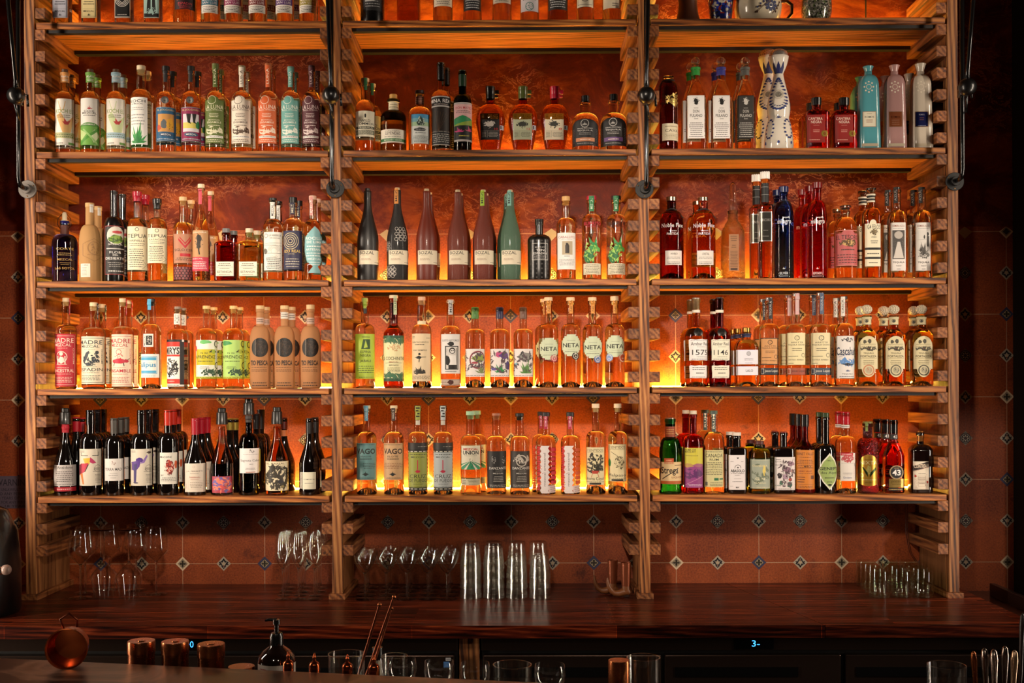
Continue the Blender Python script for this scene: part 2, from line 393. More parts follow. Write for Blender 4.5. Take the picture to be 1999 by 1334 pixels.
bm = bmesh.new(); box(bm, -4, 1.907, D, D+.1, 0, 3.6)
for f in bm.faces: f.material_index = 0
bmesh.ops.bisect_plane(bm, geom=bm.verts[:]+bm.edges[:]+bm.faces[:], plane_co=(0, 0, TOPZ), plane_no=(0, 0, 1))
for f in bm.faces: f.material_index = 1 if f.calc_center_median().z > TOPZ else 0
cl = bm.verts.layers.float_color.new('Col')
def wp(pts, col, off):
    """a coloured patch on the wall, pts in metres from the wall's x, z"""
    c = lin(col); vs = []
    for x, z in pts:
        v = bm.verts.new((x, D-off, min(z, TOPZ))); v[cl] = c; vs.append(v)
    q = bm.faces.new(vs); q.normal_update()
    if q.normal.y > 0: q.normal_flip()
    q.material_index = 2
def wc(cx, cz, r, col, off, n=14): wp([(cx+r*cos(2*pi*k/n), cz+r*sin(2*pi*k/n)) for k in range(n)], col, off)
HD = .0268
def dia(cx, cz, r, col, off):
    if cz-r > TOPZ: return
    wp([(cx-r, cz), (cx, cz-r), (cx+r, cz), (cx, cz+r)], col, off)
for i in range(-12, 13):
    x = GX+i*GP; real = i % 2 == 0
    if x > 1.9 or x < -1.9: continue
    a = .0013 if real else .0007
    wp([(x-a, .8), (x+a, .8), (x+a, TOPZ), (x-a, TOPZ)], 'b98a6c' if real else '8c4a30', .0002)
for j in range(-2, 8):
    z = GZ+j*GP; real = j % 2 != 0; a = .0013 if real else .0007
    wp([(-1.9, z-a), (1.906, z-a), (1.906, z+a), (-1.9, z+a)], 'b98a6c' if real else '8c4a30', .0002)
    for i in range(-12, 13):
        x = GX+i*GP; rx = i % 2 == 0
        if x > 1.9 or x < -1.85: continue
        hid = z > TOPZ-.03
        if rx and real:
            outer = 'd8c0a0' if (i//2+j//2) % 2 else '3a3a58'
            dia(x, z, HD, outer, .0004); dia(x, z, HD*.66, '2a1c16', .0006); dia(x, z, HD*.58, 'bfae92', .0008); dia(x, z, HD*.5, '3a3226', .001)
            if not hid:
                for q in (-1, 1):
                    wp([(x+q*.0006, z-HD*.5), (x-q*.0006, z-HD*.5), (x-q*.0006, z+HD*.5), (x+q*.0006, z+HD*.5)], 'a89878', .0012)
                    wc(x+q*.0052, z+.0052, .0022, 'a89878', .0012, 6); wc(x+q*.0052, z-.0052, .0022, 'a89878', .0012, 6)
        elif not rx and not real:
            dia(x, z, HD, '8a7c6c', .0004)
            if not hid:
                wc(x, z, HD*.74, '14161e', .0006, 18); wc(x, z, HD*.62, 'a8988a', .0008, 18); wc(x, z, HD*.55, '1c1c24', .001, 18)
                for k in range(8):
                    an = 2*pi*k/8; cx, cz = x+cos(an)*HD*.33, z+sin(an)*HD*.33
                    wp([(cx-cos(an)*.0045, cz-sin(an)*.0045), (cx+sin(an)*.0022, cz-cos(an)*.0022), (cx+cos(an)*.0042, cz+sin(an)*.0042), (cx-sin(an)*.0022, cz+cos(an)*.0022)], 'c8bca8', .0012)
                wc(x, z, .0018, '7a2a1c', .0014, 8)
        else:
            dia(x, z, HD, 'b0a08c', .0004)
            if not hid:
                rnd = random.Random(i*7+j); s = 1 if (i+j) % 4 < 2 else -1
                for q in (-1, 1):
                    for (dx, dz, r) in ((.0115, .0, .0042), (.006, .0075, .0038), (.0055, -.0085, .0034), (.0105, .0065, .002), (.0155, -.0035, .0022), (.0, .0155, .0034), (.0145, .0045, .003), (.003, .011, .003), (.004, -.013, .0026), (.0085, -.0035, .0028)):
                        wc(x+q*dx, z+s*dz, r, '1a1c26', .0006, 7)
                wc(x, z-s*.0005, .0058, 'b8a488', .0009, 10); wc(x, z-s*.0165, .0028, '1a1c26', .0008, 8)
                wp([(x-.003, z-s*.011), (x+.003, z-s*.011), (x, z-s*.004)], '7a3a2a', .001)
o = obj('wall_back', bm, [tile_mat(), plaster_mat(), PRINT]); o['kind'] = 'structure'
def struct(name, *a, m=BLACKM, bev=0):
    o = boxo(name, *a, m, bev=bev); o['kind'] = 'structure'; return o
struct('floor', -4, 4, -5, .4, -.1, 0, m=P('2a1a12', .5))
struct('wall_right', 1.9075, 2.6, -.15, D+.1, 0, 3.6, m=P('0a0808', .8))
struct('added_light_block_left', -2.4, -1.855, -.06, D-.0005, CTZ+.001, 3.6, m=P('1a0c08', .8))  # unseen partition, added to keep the west light off the outer wall
struct('ceiling', -4, 4, -5, .4, 3.6, 3.7, m=P('1a0f0b', .8))

# ------------------------------------------------------------------ uprights with their ladder of cleats
PW, CW, CH, PITCH = .0175, .036, .0358, .07375
Z0 = SHZ[4]-.021                       # cleat tops are spaced from the fifth shelf
ztops = [Z0-.0002+PITCH*k for k in range(-2, 27)]
where = ['at the wine bottle end', 'with the pipe lamp left of the long necked stoneware bottles', 'beside the blue and white ceramic decanter', 'at the green and amber bottle end']
UPL = ['first oak shelving upright, at the wine bottles end of the bar', 'second oak shelving upright, between the wine bottles and the stoneware bottles',
       'third oak shelving upright, between the stoneware bottles and the red glass bottles', 'fourth oak shelving upright, beside the tiled corner at the jar glasses end']
for i, x in enumerate(PX):
    t = thing('shelf_upright', (x, 0, CTZ), UPL[i], 'shelving upright', 'oak shelving uprights')
    boxo('post', -PW, PW, 0, .036, .019, 3.5-CTZ, OAK, t)
    boxo('side_panel', -PW+.004, PW-.004, .036, D-.001, .019, 3.5-CTZ, OAKP, t)
    boxo('base_block', -PW-.01, PW+.01, -.012, D-.001, 0, .019, OAKY, t)
    for s in ((1,) if i == 0 else (-1,) if i == 3 else (-1, 1)):
        bm = bmesh.new()
        a, b = (PW-.004, PW+CW) if s > 0 else (-PW-CW, -PW+.004)
        box(bm, a, b, .003, D-.001, -CH, 0, .0012); first = obj('cleat', bm, OAKY, t); first.location.z = ztops[0]-CTZ
        for z in ztops[1:]:
            c = first.copy(); link(c, t); c.location.z = z-CTZ
            c.scale.y = 1
# ------------------------------------------------------------------ shelves
def strip_mat(k):
    m = bpy.data.materials.new('light_strip_glow'); m.use_nodes = True; nt = m.node_tree; nt.nodes.clear()
    e = N(nt, 'ShaderNodeEmission'); e.inputs[0].default_value = (*AMBER, 1); e.inputs[1].default_value = STRIP[k]
    o = N(nt, 'ShaderNodeOutputMaterial'); nt.links.new(e.outputs[0], o.inputs[0]); return m
ORD = ['topmost', 'second', 'third', 'fourth', 'fifth and lowest']
BAYN = ['over the stemmed wine glasses', 'over the stacked tumblers', 'over the jar glasses']
for k, z in enumerate(SHZ):
    sm = strip_mat(k)
    for b in range(3):
        x0, x1 = PX[b]+PW+.009, PX[b+1]-PW-.009
        t = thing('wooden_shelf', ((x0+x1)/2, 0, z), '%s oak shelf down, %s' % (ORD[k], BAYN[b]), 'shelf', 'oak shelves of the back bar'); h = (x1-x0)/2
        bm = bmesh.new(); box(bm, -h, h, -.005, D-.002, -.021, 0, .002); obj('shelf_board', bm, OAKX, t)
        g = h-.03
        boxo('front_channel', -g, g, .012, .036, -.032, -.0205, BLACKM, t, 0)
        boxo('back_channel', -g, g, D-.05, D-.02, -.034, -.0205, BLACKM, t, 0)
        boxo('light_strip', -g, g, D-.044, D-.032, 0, .0035, sm, t, 0)
# ------------------------------------------------------------------ worktop, fridges, bar ledge
XR = 1.665
for (a, b, ya, lb) in ((-2.3, .985, 0, 'long dark walnut worktop under the wine glasses and tumblers'), (.987, XR, 0, 'shorter dark walnut worktop under the jar glasses')):
    bm = bmesh.new()
    if a < 0: pts = [(a, D-.001), (.85, D-.001), (1.02, -.43), (a, -.43)]
    else: pts = [(.852, D-.001), (b, D-.001), (b, -.43), (1.022, -.43)]
    lo = [bm.verts.new((x, y, CTZ-.038)) for x, y in pts]; hi = [bm.verts.new((x, y, CTZ)) for x, y in pts]
    bm.faces.new(lo); bm.faces.new(hi)
    for k in range(4): bm.faces.new((lo[k], lo[(k+1) % 4], hi[(k+1) % 4], hi[k]))
    fix(bm); o = obj('bar_worktop', bm, WALNUT); tag(o, lb, 'worktop', 'walnut worktops')
t = thing('side_counter', (1.789, 0, 0), 'low dark side counter in the tiled corner beyond the worktop', 'counter')
boxo('counter_top', -.1125, .1125, -.9, D-.001, .8, .84, P('3a1c12', .3, coat=.3), t)
boxo('rail', -.012, .008, -.6, .2, .84, .885, P('1c0e0a', .35, coat=.3), t)
boxo('cabinet', -.098, .098, -.88, D-.001, 0, .8, BLACKM, t)
# ------------------------------------------------------------------ bottles
CLR, PALE, GOLD, AMB, RAMB = 'fffdf4', 'fff8e0', 'fbe4b0', 'fff0d4', 'b84a18'
ROW = {}
def bottle_profile(R, rn, H, hb, hs, k, lip, ht, fill, hollow=True, punt=.010, taper=1, bulge=0, n=2, fy=1):
    """outer points from the base centre to the lip, then down the inside to the liquid; each with cross-section power and depth factor"""
    p = [(0, punt), (R*.45*taper, punt*.75), (R*.8*taper, .002), (R*.88*taper, 0), (R*.97*taper, .0015), (R*taper, .006)]
    s = [(n, fy)]*6
    for j in range(1, 5):
        f = j/4; p.append((R*(taper+(1-taper)*f)+R*bulge*sin(pi*f), .006+(hb-.006)*f)); s.append((n, fy))
    m = 9
    for j in range(1, m+1):
        f = j/m
        if k == 'dome': r = rn+(R-rn)*cos(pi/2*f)**.9 if f < 1 else rn; z = hb+(hs-hb)*sin(pi/2*f)
        elif k == 'slope': q = f*f*(3-2*f); r = R+(rn-R)*(q*.75+f*.25); z = hb+(hs-hb)*f
        elif k == 'burg': r = R+(rn-R)*sin(pi/2*f)**1.35; z = hb+(hs-hb)*f
        elif k == 'sq': r = R*.9+(R*.1)*cos(pi/2*f)-(R*.9-rn)*max(0, (f-.25)/.75)**1.2; z = hb+(hs-hb)*sin(pi/2*f)
        else: r = R+(rn-R)*f; z = hb+(hs-hb)*f
        p.append((max(r, rn), z)); s.append((n+(2-n)*f**2, fy+(1-fy)*f))
    p += [(rn*.99, hs+(ht-hs)*.3), (rn*.97, ht-.012), (rn*.97+lip, ht-.0105), (rn*.97+lip, ht-.001), (rn*.97+lip-.001, ht)]
    s += [(2, 1)]*5
    outer = list(p)
    if hollow:
        ri = rn-.0022
        p += [(ri-.0005, ht), (ri-.0005, ht-.012), (ri, max(fill, hs+.002))]; s += [(2, 1)]*3
        if fill < hs-.002:
            zz = [hb+(hs-hb)*.72, hb+(hs-hb)*.35, hb]
            for z in [q for q in zz if q > fill+.002]+[fill]:
                ro = interp(outer[5:], z); nn = 2 if z > hb+(hs-hb)*.6 else n
                p.append((max(ri, ro-.0024), z)); s.append((nn, fy if nn > 2 or n == 2 else 1))
            p.append((0, fill))
        else: p.append((0, max(fill, hs+.002)))
        s.append((2, 1))
    else: p.append((0, ht)); s.append((2, 1))
    return p, s, outer
def interp(pr, z):
    b = pr[0][0]
    for (r0, z0), (r1, z1) in zip(pr, pr[1:]):
        if z0 <= z <= z1 and z1 > z0: return r0+(r1-r0)*(z-z0)/(z1-z0)
        if z1 <= z: b = r1
    return b
class Lb:
    def __init__(s, x0, x1, y0, y1, bg, items=(), shape='rect', foil=False, name='label', text=None):
        s.x0, s.x1, s.y0, s.y1, s.bg, s.items, s.shape, s.foil, s.name, s.text = x0, x1, y0, y1, bg, items, shape, foil, name, text
def cap_geo(kind, parent, zt, zb, r, rn, ht, m, m2=None):
    """stopper / cap between heights zb and zt"""
    bm = bmesh.new(); h = zt-zb; nm = 'cap'
    if kind == 'cyl': lathe(bm, [(0, zb), (r, zb), (r, zt-.001), (r-.001, zt), (0, zt)], 24)
    elif kind == 'cork':
        nm = 'cork_stopper'; b = max(zb-.014, ht-.03) if zb > ht-.004 else zb
        lathe(bm, [(0, min(b, ht-.013)), (rn-.0032, min(b, ht-.013)), (rn-.003, max(ht, zb)), (r, max(ht, zb)+.0002), (r, zt-.0012), (r-.0012, zt), (0, zt)], 24)
    elif kind == 'foil':
        nm = 'capsule'; lathe(bm, [(rn+.0006, zb), (rn+.001, zb+h*.6), (r, zb+h*.82), (r, zt-h*.14), (r-.0008, zt-h*.13), (r-.0003, zt-h*.1), (r-.0003, zt-.001), (r-.0015, zt), (0, zt)], 24)
    elif kind == 'wax':
        nm = 'wax_seal'; lathe(bm, [(rn+.0006, zb), (rn+.0014, zb+h*.3), (r*.93, zb+h*.45), (r, zb+h*.5), (r*.96, zb+h*.62), (r, zb+h*.7), (r, zt-.003), (r*.85, zt-.0005), (0, zt)], 24)
    elif kind == 'waxtab':
        nm = 'wax_seal'; lathe(bm, [(rn+.0006, zb), (rn+.0014, zb+h*.3), (r*.93, zb+h*.45), (r, zb+h*.5), (r*.96, zb+h*.62), (r, zb+h*.7), (r, zt-.003), (r*.85, zt-.0005), (0, zt)], 24)
        box(bm, r*.6, r*1.75, -.002, .002, zb+h*.38, zb+h*.7, .001); box(bm, r*.6, r*1.6, -.002, .002, zb+h*.1, zb+h*.3, .001)
    elif kind == 'ball':
        nm = 'ball_stopper'; zc = zt-r; ball(bm, (0, 0, zc), r); lathe(bm, [(0, ht-.014), (rn-.003, ht-.014), (rn-.003, ht), (r*.75, ht+.001), (r*.75, zc-r*.6), (0, zc-r*.5)], 20)
    elif kind == 'button':
        nm = 'glass_stopper'; lathe(bm, [(0, ht-.014), (rn-.003, ht-.014), (rn-.0028, ht+.001), (r*.7, ht+.003), (r, zt-.011), (r, zt-.004), (r*.7, zt-.001), (0, zt)], 24)
    elif kind == 'trumpet': nm = 'ceramic_stopper'; lathe(bm, [(0, zb-.004), (r*.62, zb-.004), (r*.62, zb), (r*.66, zb+h*.2), (r*.86, zb+h*.7), (r, zt-.002), (r-.002, zt), (0, zt-.002)], 24)
    elif kind == 'pump':
        nm = 'vacuum_stopper'; r2 = r*.72
        lathe(bm, [(0, zb), (r, zb), (r, zb+h*.25), (r*.95, zb+h*.3), (r*.93, zb+h*.72), (r2, zb+h*.76), (r2, zt-.002), (r2-.002, zt), (0, zt)], 28)
    elif kind == 'pina':
        nm = 'pine_cone_stopper'; zc = zb+h*.5; rr = []; m_ = 12
        lathe(bm, [(0, ht-.014), (rn-.003, ht-.014), (rn-.003, ht), (r*.8, ht+.0005), (0, ht+.002)], 20)
        for q in range(1, 8):
            a = pi*q/8; n_ = max(5, int(14*sin(a)))
            for j in range(n_):
                b = 2*pi*(j+(q % 2)*.5)/n_; c = Vector((r*.86*sin(a)*cos(b), r*.86*sin(a)*sin(b), zc-h*.44*cos(a)))
                bmesh.ops.create_icosphere(bm, subdivisions=1, radius=r*.21, matrix=Matrix.Translation(c))
        bmesh.ops.create_icosphere(bm, subdivisions=2, radius=r*.84, matrix=Matrix.Translation((0, 0, zc)))
    elif kind == 'horn':
        nm = 'glass_stopper'; lathe(bm, [(0, ht-.014), (rn-.003, ht-.014), (rn-.003, ht), (r*.8, ht+.001), (r, ht+.02), (r*1.02, zb+h*.5), (r*.85, zt-.012), (r*.5, zt-.003), (0, zt)], 24)
    elif kind == 'flute':
        nm = 'fluted_stopper'
        lathe(bm, [(0, ht-.014), (rn-.003, ht-.014), (rn-.003, ht), (r*.9, ht+.0005), (r*.9, zt-.002), (0, zt-.002)], 20)
        for j in range(14):
            a = 2*pi*j/14; box(bm, r*.9*cos(a)-.0016, r*.9*cos(a)+.0016, r*.9*sin(a)-.0016, r*.9*sin(a)+.0016, ht+.001, zt, .0006)
    elif kind == 'flip':
        nm = 'swing_stopper'; lathe(bm, [(0, ht-.01), (rn*.8, ht-.01), (rn*.9, ht+.002), (r, ht+.004), (r, zt-.004), (r*.6, zt), (0, zt)], 20)
    fix(bm); o = obj(nm, bm, m, parent, True, 40)
    if kind == 'flip':
        bm = bmesh.new()
        for s in (-1, 1):
            tube(bm, [(s*rn*.95, -.002, ht-.03), (s*rn*1.7, -.004, ht-.012), (s*rn*1.55, -.004, ht+.008), (s*r*.6, -.002, zt-.002)], .0011, 8)
        obj('wire_bail', bm, STEEL, parent, True)
    return o

def b(row, x, w, top, k, yb, ys, nw, glass, cap, labs, d, backs=(), **kw):
    """one bottle measured in the photograph: centre x, width, top, shoulder start yb, shoulder end ys, neck width nw (all in its pixels)"""
    z0 = SHZ[row] if row < 5 else CTZ
    sqr = kw.get('n', 2) > 2
    Yc = kw.get('y') or .024+mpp(.08)*w/2
    m1 = mpp(Yc); X, _ = inv(x, (top+(31, 290, 545, 757, 964, 1160)[row])/2, Yc); phi = atan2(CAM.x-X, -CAM.y+Yc); fy = kw.get('fy', 1)
    R = m1*w/2
    if sqr: R /= cos(phi)+.8*fy*abs(sin(phi))
    Z = lambda v: inv(x, v, Yc)[1]-z0
    zt = Z(top); hb, hs = Z(yb), Z(ys); rn = m1*nw/2
    ck, cc, cy, cw = cap[:4] if cap else (None, 0, 0, 0)
    zc = Z(cy) if cap else zt
    ht = Z(kw['ht']) if 'ht' in kw else (zt-.004 if ck in ('foil', 'wax', 'waxtab', 'pump', 'cyl') and kw.get('over', 1) else zc)
    if not cap: ht = zt
    if ck == 'cyl' and not kw.get('over', 1): ht = zc
    gm = glass if not isinstance(glass, str) else G(glass)
    opaque = not isinstance(glass, str) or kw.get('solid')
    fill = Z(kw['fill']) if 'fill' in kw else hs+.004
    pr, sq, outer = bottle_profile(R, rn, zt, hb, hs, k, m1*kw.get('lip', 1.2), ht, fill, not opaque, kw.get('punt', .010), kw.get('taper', 1), kw.get('bulge', 0), kw.get('n', 2), fy)
    nm = kw.get('name', 'liquor_bottle'); grp = 'bottles on the %s shelf' % ORD[row]
    t = thing(nm, (X, Yc, z0+.0003), d, 'bottle', grp)
    bm = bmesh.new(); lathe(bm, pr, 32, sq=sq); fix(bm)
    obj('glass_body' if not kw.get('ceramic') else 'ceramic_body', bm, gm, t, True, 50)
    body = outer[5:]
    ry = R*fy; nn = kw.get('n', 2)
    def maker(L):
        yt, yb_ = Z(L.y0), Z(L.y1); zm = (yt+yb_)/2; rr = interp(body, zm); onneck = zm > hs-.004
        rpx = rr/m1
        if sqr and not onneck:
            Yf = Yc-rr*fy; xa = inv(L.x0, 700, Yf)[0]-X; xb = inv(L.x1, 700, Yf)[0]-X
            xa, xb = max(xa, -R*.985), min(xb, R*.985); cx = (xa+xb)/2
            def surf(s, tt, off):
                xx = cx+s; rz = max(interp(body, yb_+tt), R*.72); q = min(.999, abs(xx)/max(rz, abs(xx))); return (xx, -rz*fy*(1-min(q, .97)**nn)**(1/nn)-off-.0001, yb_+tt)
            rs = [interp(body, yb_+(yt-yb_)*q/8) for q in range(9)]
            return xb-xa, yt-yb_, surf, (.004, .003 if max(rs)-min(rs) > .0002 else None)
        fa = lambda px: (lambda q: asin(max(-1, min(1, q))) if abs(q) < .96 else math.copysign(1.55, q))((px-x)/rpx)
        a0, a1 = fa(L.x0), fa(L.x1); ac = (a0+a1)/2+phi
        def surf(s, tt, off):
            r = interp(body, yb_+tt)+off+.0001; a = ac+s/rr; return (r*sin(a), -r*cos(a), yb_+tt)
        rs = [interp(body, yb_+(yt-yb_)*q/8) for q in range(9)]
        return (a1-a0)*rr, yt-yb_, surf, (.004, .003 if max(rs)-min(rs) > .0002 else None)
    for L in labs:
        w_, h_, surf, cut = maker(L); cut, vc = cut if isinstance(cut, tuple) else (cut, None); on = Z((L.y0+L.y1)/2) > hs
        o = printed('neck_label' if on and L.name == 'label' else L.name, t, w_, h_, L.items, surf, L.bg, L.shape, cut or .004, foil=L.foil, vcut=vc)
    if cap:
        cm = cc if not isinstance(cc, str) else P(cc, cap[4] if len(cap) > 4 else .45, *(cap[5:6]))
        cap_geo(ck, t, zt, zc, m1*cw/2, rn, ht, cm)
    for fn in kw.get('extra', ()): fn(t, dict(R=R, rn=rn, hb=hb, hs=hs, ht=ht, zt=zt, m=m1, phi=phi, Z=Z, fy=fy, X=X, Yc=Yc, x=x))
    dep = (2*R*fy if sqr else 2*R)+.002; prev = d
    for q, bx in enumerate(backs):
        Yb = Yc+dep*(q+1)
        if Yb+R*fy > D-.046: Yb = D-.046-R*fy
        if isinstance(bx, tuple): bx, Yb = bx
        Xb = inv(bx, (31, 290, 545, 757, 964, 1160)[row]-60, Yb)[0]
        lab = ('bottle behind the '+d) if q == 0 else ('rearmost bottle behind the '+d)
        dup(t, (Xb, Yb, z0+.0003), lab)
    return t
T = lambda s, x, y, w, h, c='1a1a1a', b=.005: ('t', s, x, y, w, h, c, b)
Dn = lambda a, b_, c, d, n, col='3a3a3a': ('d', a, b_, c, d, n, col)
K, WH, CR = '161412', 'e8e4de', 'e6dcc2'
BLK = P('0c0b0b', .28, coat=.4); BLKM = P('121010', .5)
CORKW = 'd9bd94'; CORKD = 'b08458'
def med(x, y, r, c='8a8a88'): return Lb(x-r, x+r, y-r, y+r, c, [('o', .5, .5, .42, .05, '4a4a48'), ('a', .5, .72, .5, .45, 7, '50504e')], 'oval', foil=True, name='medallion')
def nstrip(x, y0, y1, w, c, t=None, tc=K): return Lb(x-w/2, x+w/2, y0, y1, c, [('tv', t, .5, .5, .5, .7, tc)] if t else [], name='neck_strip')
# ---- topmost shelf: only the lower bodies show under the picture's edge
def sq0(x, w, bg, items, d, g=PALE, y1=39.5, **k): b(0, x, w, -125, 'sq', -62, -50, 15, g, ('cork', CORKW, -112, 15), [Lb(x-w*.42, x+w*.4, -48, y1, bg, items)], d, n=7, fy=.85, **k)
tl = lambda c: [('f', .04, .03, .96, .97, .02, c), Dn(.12, .25, .88, .72, 9, c), ('l', .1, .8, .9, .8, .01, c), T('MEZCAL', .5, .85, .7, .04, c), ('a', .5, .95, .3, .07, 5, c)]
sq0(121, 38, 'a8a8b4', tl('22222c'), 'square bottle with a grey handwritten label, at the end post')
sq0(177, 38, 'd8c48c', tl('30281a'), 'square bottle with a yellow handwritten label, next to the grey one')
sq0(242, 38, 'e0dcd4', [('r', .03, .03, .97, .97, '111111')]+[('o', .5, .6, .1+.09*i, .035, 'e0dcd4') for i in range(1, 5)]+[Dn(.1, .9, .9, .96, 1, 'e0dcd4'), ('s', .5, .3, .4, .25, 50, 'e0dcd4', 3)], 'square bottle with a black and white ring pattern label')
sq0(298.4, 37, 'a4c4bc', [('r', .02, .9, .98, .98, K), ('p', [(.3, .3), (.48, .3), (.46, .8), (.24, .9), (.2, .85)], K), ('p', [(.56, .3), (.7, .3), (.8, .86), (.7, .92), (.56, .8)], K), ('s', .5, .85, .3, .08, 30, 'a4c4bc', 5)], 'square bottle with a pale teal label showing two black legs')
b(0, 361, 44, -125, 'dome', -50, -72, 16, AMB, ('cork', CORKW, -112, 16), [Lb(342, 380, -45, 25, '2a1216', [T('REAL', .5, .5, .6, .12, 'd86a6a'), T('AL', .3, .68, .3, .14, 'd88a8a'), T('ESPADIN', .5, .84, .6, .07, 'c84048'), Dn(.2, .89, .8, .98, 3, 'c84048')])], 'round bottle with a dark label lettered in red')
for x, c, dd, bk in ((411, '2a6a80', 'blue', [430]), (455.5, '8a1850', 'magenta', [475]), (503, '7a2a24', 'brick red', [523]), (555.6, '4a2068', 'purple', [576]), (602, '9a8a28', 'olive yellow', [])):
    b(0, x, 37, -130, 'dome', -42, -66, 15, PALE, ('cork', CORKW, -118, 16), [Lb(x-17, x+14, -40, 31, 'e8e2d8', [T('MEZONTE', .5, .3, .8, .12, K), Dn(.15, .42, .85, .52, 2, K), ('r', 0, .6, 1, .78, c), T('MEZCAL DE', .5, .645, .8, .05, 'f0e0e0'), T('SAN LUIS', .5, .72, .8, .06, 'f0e0e0'), Dn(.08, .81, .92, .98, 4, K)])],
      'clear bottle with a white label and a %s band, topmost shelf' % dd, bk)
b(0, 727, 47, -120, 'dome', -40, -65, 20, BLK, ('cyl', '141212', -100, 22), [Lb(710, 744, -30, 28, '1a1a1c', [Dn(.1, .2, .9, .9, 8, '9a9a9a'), ('s', .5, .35, .35, .25, 50, '8a8a8a', 8), ('r', .1, .62, .6, .7, 'b0b0b0')])], 'wide black bottle with grey engraving on the topmost shelf', solid=True, name='liquor_bottle')
b(0, 797.6, 47, -120, 'sq', -52, -66, 18, 'e09038', ('cyl', '3a2a1a', -98, 20), [Lb(780, 816, -45, 6, 'd8a83c', [Dn(.1, .1, .9, .9, 6, K)])], 'square amber bottle with a golden label', n=6)
for x, w, g, bg, y1, dd in ((864.6, 38, PALE, 'd8c8b0', 18, 'cream label ending in a pale curve'), (922, 36, AMB, '1c1a1c', 26, 'black label lettered in white, topmost shelf'), (979.7, 37, AMB, 'd4c4b0', 12, 'beige label and dark liquid band'),
                        (1033.6, 37, PALE, 'd8d0d4', 28, 'white label with a teal seal'), (1088.6, 40, 'a8825c', '221e1a', 25, 'dark glass and black script label'), (1142, 34, AMB, 'e4d8bc', 19, 'cream boxed label'), (1194, 36, AMB, 'dccdb0', 22, 'cream label with a dark drawing')):
    it = [Dn(.12, .5, .88, .95, 6, 'c8c8c8' if bg[0] in '12' else '5a5048')]
    if 'seal' in dd: it = [Dn(.12, .4, .88, .68, 4, '50505a'), ('o', .5, .85, .2, .03, '3a7a6a'), ('s', .5, .85, .15, .09, 24, '3a7a6a', 2)]
    if 'boxed' in dd: it = [('f', .08, .45, .92, .92, .02, K), ('o', .5, .66, .22, .03, K), T('DC', .5, .66, .2, .1, K)]
    if 'drawing' in dd: it = [('b', .5, .35, .4, .2, '3a3028', 3), Dn(.5, .8, .9, .95, 2, K), ('l', 0, .6, 1, .6, .015, '6a5a48')]
    b(0, x, w, -128, 'dome', -40, -64, 15, g, ('cork', CORKD, -116, 16), [Lb(x-w*.45, x+w*.45, -36, y1, bg, it)], 'round bottle with a '+dd)
# ---- second shelf
def koch(x, c1, c2, band, d, bk, tall=0):
    b(1, x, 37.5, 136, 'dome', 200, 181, 16, PALE, ('cork', '5a3a24', 142, 13), [Lb(x-8.3, x+8.3, 143, 163, c1, [T('AGAVE', .5, .4, .7, .25, WH), Dn(.2, .62, .8, .9, 2, WH)]),
      Lb(x-17.5, x+16, 197, 287, 'ece6da', [('l', .2, .04, .38, .28, .03, c2), ('l', .55, .06, .45, .28, .03, c2), ('p', [(.12, .36), (.42, .72), (.42, .8), (.8, .72), (.95, .36), (.6, .5), (.35, .3)], c2), T('KOCH EL', .5, .27, .86, .09, '8a9a4a'), Dn(.15, .34, .8, .42, 2, '3a3a2a'),
       ('p', [(.5, .42), (.62, .5), (.8, .45), (.68, .56), (.52, .56), (.4, .48), (.5, .5)], 'b83a3a'), ('r', 0, .73, 1, .85, band), Dn(.05, .75, .95, .84, 2, '5a6a3a'), Dn(.05, .94, .5, .98, 1, K), ('r', .68, .94, 1, .99, '6a9a4a')])], d, bk)
koch(127, 'c88a4a', 'e0b070', 'b8b888', 'pale green bottle with an orange neck band and agave label', [139])
b(1, 176.5, 37.5, 136, 'dome', 200, 181, 16, PALE, ('cork', '5a3a24', 142, 13), [Lb(168, 185, 143, 163, '6a9a40', [T('AGAVE', .5, .4, .7, .25, WH), Dn(.2, .62, .8, .9, 2, WH)]), Lb(159, 192, 196, 287, 'ece8e0',
  [('a', .5, .24, .36, .1, 5, 'b83a3a'), T('KOCH EL', .5, .28, .5, .05, K), T('MEZCAL', .5, .32, .7, .04, K), Dn(.2, .35, .8, .39, 1, K), ('e', .5, .62, .52, .1, '4a8a34'), ('r', 0, .6, 1, 1, '6aa444'), T('ENSAMBLE', .45, .56, .6, .03, WH), ('p', [(0, .66), (.4, .75), (.1, .9), (0, .86)], 'b8d08a'), ('p', [(.5, .78), (.75, .66), (1, .8), (.7, .95)], 'd0dcb0'), ('l', 0, .98, 1, .62, .12, '4a9030'), ('l', .2, .66, .9, .98, .08, '9ac878')])],
  'pale bottle whose label has a bright green lower half', [189])
koch(226.8, '9ab8c4', 'c8d4a0', 'a8c4d0', 'pale green bottle with a light blue neck band and agave label', [240])
b(1, 276, 39, 129, 'dome', 195, 177, 18, PALE, ('cork', 'd8c4a4', 138, 17), [Lb(257, 287, 194.5, 286, 'f0eee8', [T('KOCH', .5, .08, .8, .06, K), T('EL MEZCAL', .5, .14, .6, .025, K), Dn(.15, .2, .85, .28, 2, '9a9a9a'), Dn(.1, .34, .9, .6, 4, 'a0a0a0'), ('a', .55, .98, 1.0, .5, 11, '3a9a4a'), ('a', .55, .98, .7, .36, 7, '2a7a3c')])], 'white label with a large green agave, pale wooden stopper', [287])
